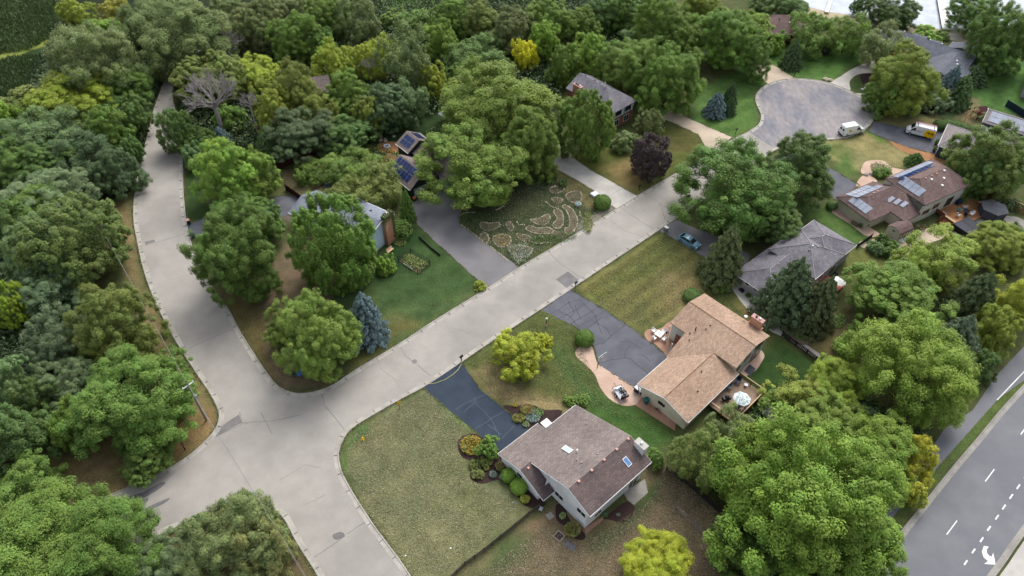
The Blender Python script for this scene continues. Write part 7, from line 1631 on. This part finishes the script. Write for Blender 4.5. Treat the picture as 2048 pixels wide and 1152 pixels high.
# undergrowth and marsh grass: stuff
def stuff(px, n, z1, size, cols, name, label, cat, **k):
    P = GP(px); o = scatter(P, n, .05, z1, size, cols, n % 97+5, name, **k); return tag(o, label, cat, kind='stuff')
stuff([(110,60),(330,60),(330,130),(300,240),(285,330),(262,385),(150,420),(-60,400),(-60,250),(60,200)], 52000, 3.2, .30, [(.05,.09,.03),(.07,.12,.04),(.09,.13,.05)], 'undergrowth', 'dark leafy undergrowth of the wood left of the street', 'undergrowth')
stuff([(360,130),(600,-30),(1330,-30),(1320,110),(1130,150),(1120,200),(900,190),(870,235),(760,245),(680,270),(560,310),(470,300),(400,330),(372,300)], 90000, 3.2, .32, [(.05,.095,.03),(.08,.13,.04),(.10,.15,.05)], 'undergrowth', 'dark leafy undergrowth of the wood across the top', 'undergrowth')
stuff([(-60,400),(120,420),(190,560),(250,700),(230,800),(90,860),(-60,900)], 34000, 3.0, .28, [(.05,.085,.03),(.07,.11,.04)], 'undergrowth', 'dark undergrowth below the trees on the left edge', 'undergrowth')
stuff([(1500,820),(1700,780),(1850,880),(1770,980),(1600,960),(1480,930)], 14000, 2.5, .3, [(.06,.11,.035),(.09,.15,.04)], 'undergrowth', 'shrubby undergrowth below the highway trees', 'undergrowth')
stuff([(-120,-60),(118,-60),(112,70),(60,100),(-60,120)], 42000, 1.4, .42, [(.10,.155,.05),(.09,.145,.045),(.115,.17,.055)], 'marsh_grass', 'tall dark green marsh grass in the top left corner', 'grass', tall=True, asp=.22)
stuff([(-120,150),(30,118),(110,110),(120,140),(60,210),(-120,260)], 42000, 1.4, .42, [(.09,.145,.05),(.08,.13,.045),(.105,.16,.055)], 'marsh_grass', 'tall dark green marsh grass below the pale mown strip', 'grass', tall=True, asp=.22)

# tufts of grass creeping over kerbs and drive edges: stuff
def edgegrass(L, side, n, seed, w0=-.05, w1=.3, label='', cols=None):
    g = np.random.default_rng(seed); P = np.array([tuple(p)[:2] for p in L]); seg = np.linalg.norm(P[1:]-P[:-1], axis=1); cum = np.concatenate([[0], np.cumsum(seg)])
    t = g.uniform(0, cum[-1], n); i = np.clip(np.searchsorted(cum, t)-1, 0, len(seg)-1); f = ((t-cum[i])/seg[i])[:, None]; q = P[i]*(1-f)+P[i+1]*f
    e = (P[i+1]-P[i])/seg[i][:, None]; nn = np.stack([-e[:, 1], e[:, 0]], 1); q = q-side*nn*g.uniform(w0, w1, n)[:, None]
    keep = vnoise(q[:, 0], q[:, 1], 1.4, seed) > .35
    for dp in DRIVES: keep &= sdpoly(q[:, 0], q[:, 1], dp) < -.1
    q = q[keep]; n = len(q); c = np.concatenate([q, g.uniform(.03, .16, (n, 1))], 1); cols = cols or [(.20,.21,.08),(.13,.19,.06),(.28,.25,.13)]
    me = leaves(c, nrm(rdir(n, g)+np.array([0,-.4,.5])), .085, g, .5, g.uniform(.75, 1.2, n), np.full(n, .5), name='grass_tufts'); a = me.attributes.new('pcol', 'FLOAT_COLOR', 'POINT')
    a.data.foreach_set('color', np.array([(*k, 1) for k in cols])[np.repeat(g.integers(0, len(cols), n), 4)].astype(np.float32).ravel()); me.materials.append(M['plant']); o = bpy.data.objects.new('grass_tufts', me); COL.objects.link(o); tag(o, label, 'grass', kind='stuff')
DRIVES = [[(v.co.x, v.co.y) for v in o.data.vertices] for o in bpy.data.objects if o.name.startswith('driveway')]
for k, (L, n_, lab) in enumerate(((W_l, 9000, 'ragged grass tufts along the left street kerb'), (SW_l, 3000, 'ragged grass tufts along the bottom left kerb'), (SE_l, 20000, 'ragged grass tufts along the main street kerbs'))): edgegrass(L, 1, n_, 70+k, label=lab)
HOLD = DRIVES; DRIVES = []
def inverse(q): return sdpoly(q[:, 0], q[:, 1], loop)
for k, dp in enumerate(HOLD[:6]+HOLD[8:12]):
    L = dp+dp[:1]; g = np.random.default_rng(k); P = np.array(L); seg = np.linalg.norm(P[1:]-P[:-1], axis=1); cum = np.concatenate([[0], np.cumsum(seg)]); n = int(cum[-1]*45)
    t = g.uniform(0, cum[-1], n); i = np.clip(np.searchsorted(cum, t)-1, 0, len(seg)-1); f = ((t-cum[i])/seg[i])[:, None]; q = P[i]*(1-f)+P[i+1]*f+g.normal(0, .09, (n, 2)); q = q[(inverse(q) < -.1) & (vnoise(q[:, 0], q[:, 1], 1.1, k) > .4)]; n = len(q)
    me = leaves(np.concatenate([q, g.uniform(.03, .13, (n, 1))], 1), nrm(rdir(n, g)+np.array([0,-.4,.5])), .075, g, .5, g.uniform(.7, 1.2, n), np.full(n, .5), name='grass_tufts'); a = me.attributes.new('pcol', 'FLOAT_COLOR', 'POINT'); cols = [(.20,.21,.08),(.12,.17,.05),(.26,.23,.12)]
    a.data.foreach_set('color', np.array([(*c_, 1) for c_ in cols])[np.repeat(g.integers(0, 3, n), 4)].astype(np.float32).ravel()); me.materials.append(M['plant']); o = bpy.data.objects.new('grass_tufts', me); COL.objects.link(o)
    tag(o, 'ragged grass along the edges of '+('the sealed blue-grey drive','the cracked black drive','the grey drive by the rock garden','the white concrete drive','the beige concrete drive','the upper beige drive','the van drive','the drive under the great maples','the short drive of the pale blue car','the shaded drive by the curved street')[k], 'grass', kind='stuff')
DRY = [(.34,.31,.19),(.27,.27,.13),(.19,.22,.09),(.40,.36,.24)]
stuff([(690,915),(705,870),(855,782),(945,865),(915,900),(940,960),(1040,1010),(905,1140),(830,1150),(745,1045)], 26000, .10, .075, DRY, 'lawn_blades', 'dry grass blades of the corner lawn', 'grass')
stuff([(1090,1050),(1160,1090),(1290,1010),(1340,940),(1440,1030),(1440,1150),(960,1150)], 24000, .10, .075, [(.34,.28,.19),(.26,.21,.14),(.40,.33,.23),(.20,.20,.09)], 'lawn_blades', 'dry grass blades of the yard behind the white house', 'grass')
stuff([(935,728),(1085,625),(1150,665),(1210,800),(1330,870),(1190,815),(1060,800),(1005,808)], 16000, .10, .07, [(.20,.22,.09),(.28,.27,.13),(.14,.19,.06)], 'lawn_blades', 'grass blades of the lawn before the tan-roofed house', 'grass')
stuff([(1165,578),(1326,470),(1440,545),(1400,590),(1295,655),(1262,648)], 16000, .10, .08, [(.28,.27,.12),(.18,.21,.07),(.34,.30,.16)], 'lawn_blades', 'grass blades of the striped lawn below the pale blue car', 'grass')

for k, (lab, px) in enumerate((('stone row curving under the giant willow beside the grey drive', [(100,470),(140,445),(190,436),(260,436)]), ('short stone row half hidden under the willow', [(470,410),(510,392),(550,365)]), ('short stone row left of the grassy bed', [(682,530),(705,560),(770,565)]),
     ('long thin stone row just above the street', [(830,735),(900,752),(960,750),(1060,745)]), ('stone row beside the leafy plants near the gravel corner', [(1325,430),(1340,480),(1390,520),(1400,575)]), ('scattered stone row above the oval bed', [(970,325),(1010,350),(1060,385),(1120,375)]), ('stone row along the edge of the grey drive', [(110,560),(200,620),(300,700),(400,780),(520,870),(600,940)]))):
    P = smoothpoly(GP([zg(x, y) for x, y in px]), 4, False); t = thing('stone_row', lab, 'stones', (*P[0], 0), 0, 'stone rows of the rock garden'); st = MB(); rn = random.Random(k+50)
    for a, b in zip(P[:-1], P[1:]):
        m_ = max(1, round(math.dist(a, b)/.34))
        for i in range(m_): f = i/m_; st.rock(a[0]+(b[0]-a[0])*f+rn.uniform(-.08,.08)-P[0][0], a[1]+(b[1]-a[1])*f+rn.uniform(-.08,.08)-P[0][1], .05, rn.uniform(.1,.2), rn.randint(0, 9999))
    st.obj('stones', M['stone'], t)
stuff([(925,450),(1000,400),(1110,345),(1200,395),(1225,412),(1140,470),(1035,532)], 7000, .35, .10, [(.16,.20,.08),(.10,.15,.05),(.30,.27,.16),(.36,.33,.22),(.12,.19,.06)], 'ground_cover', 'low mixed ground cover between the beds of the rock garden', 'plants')
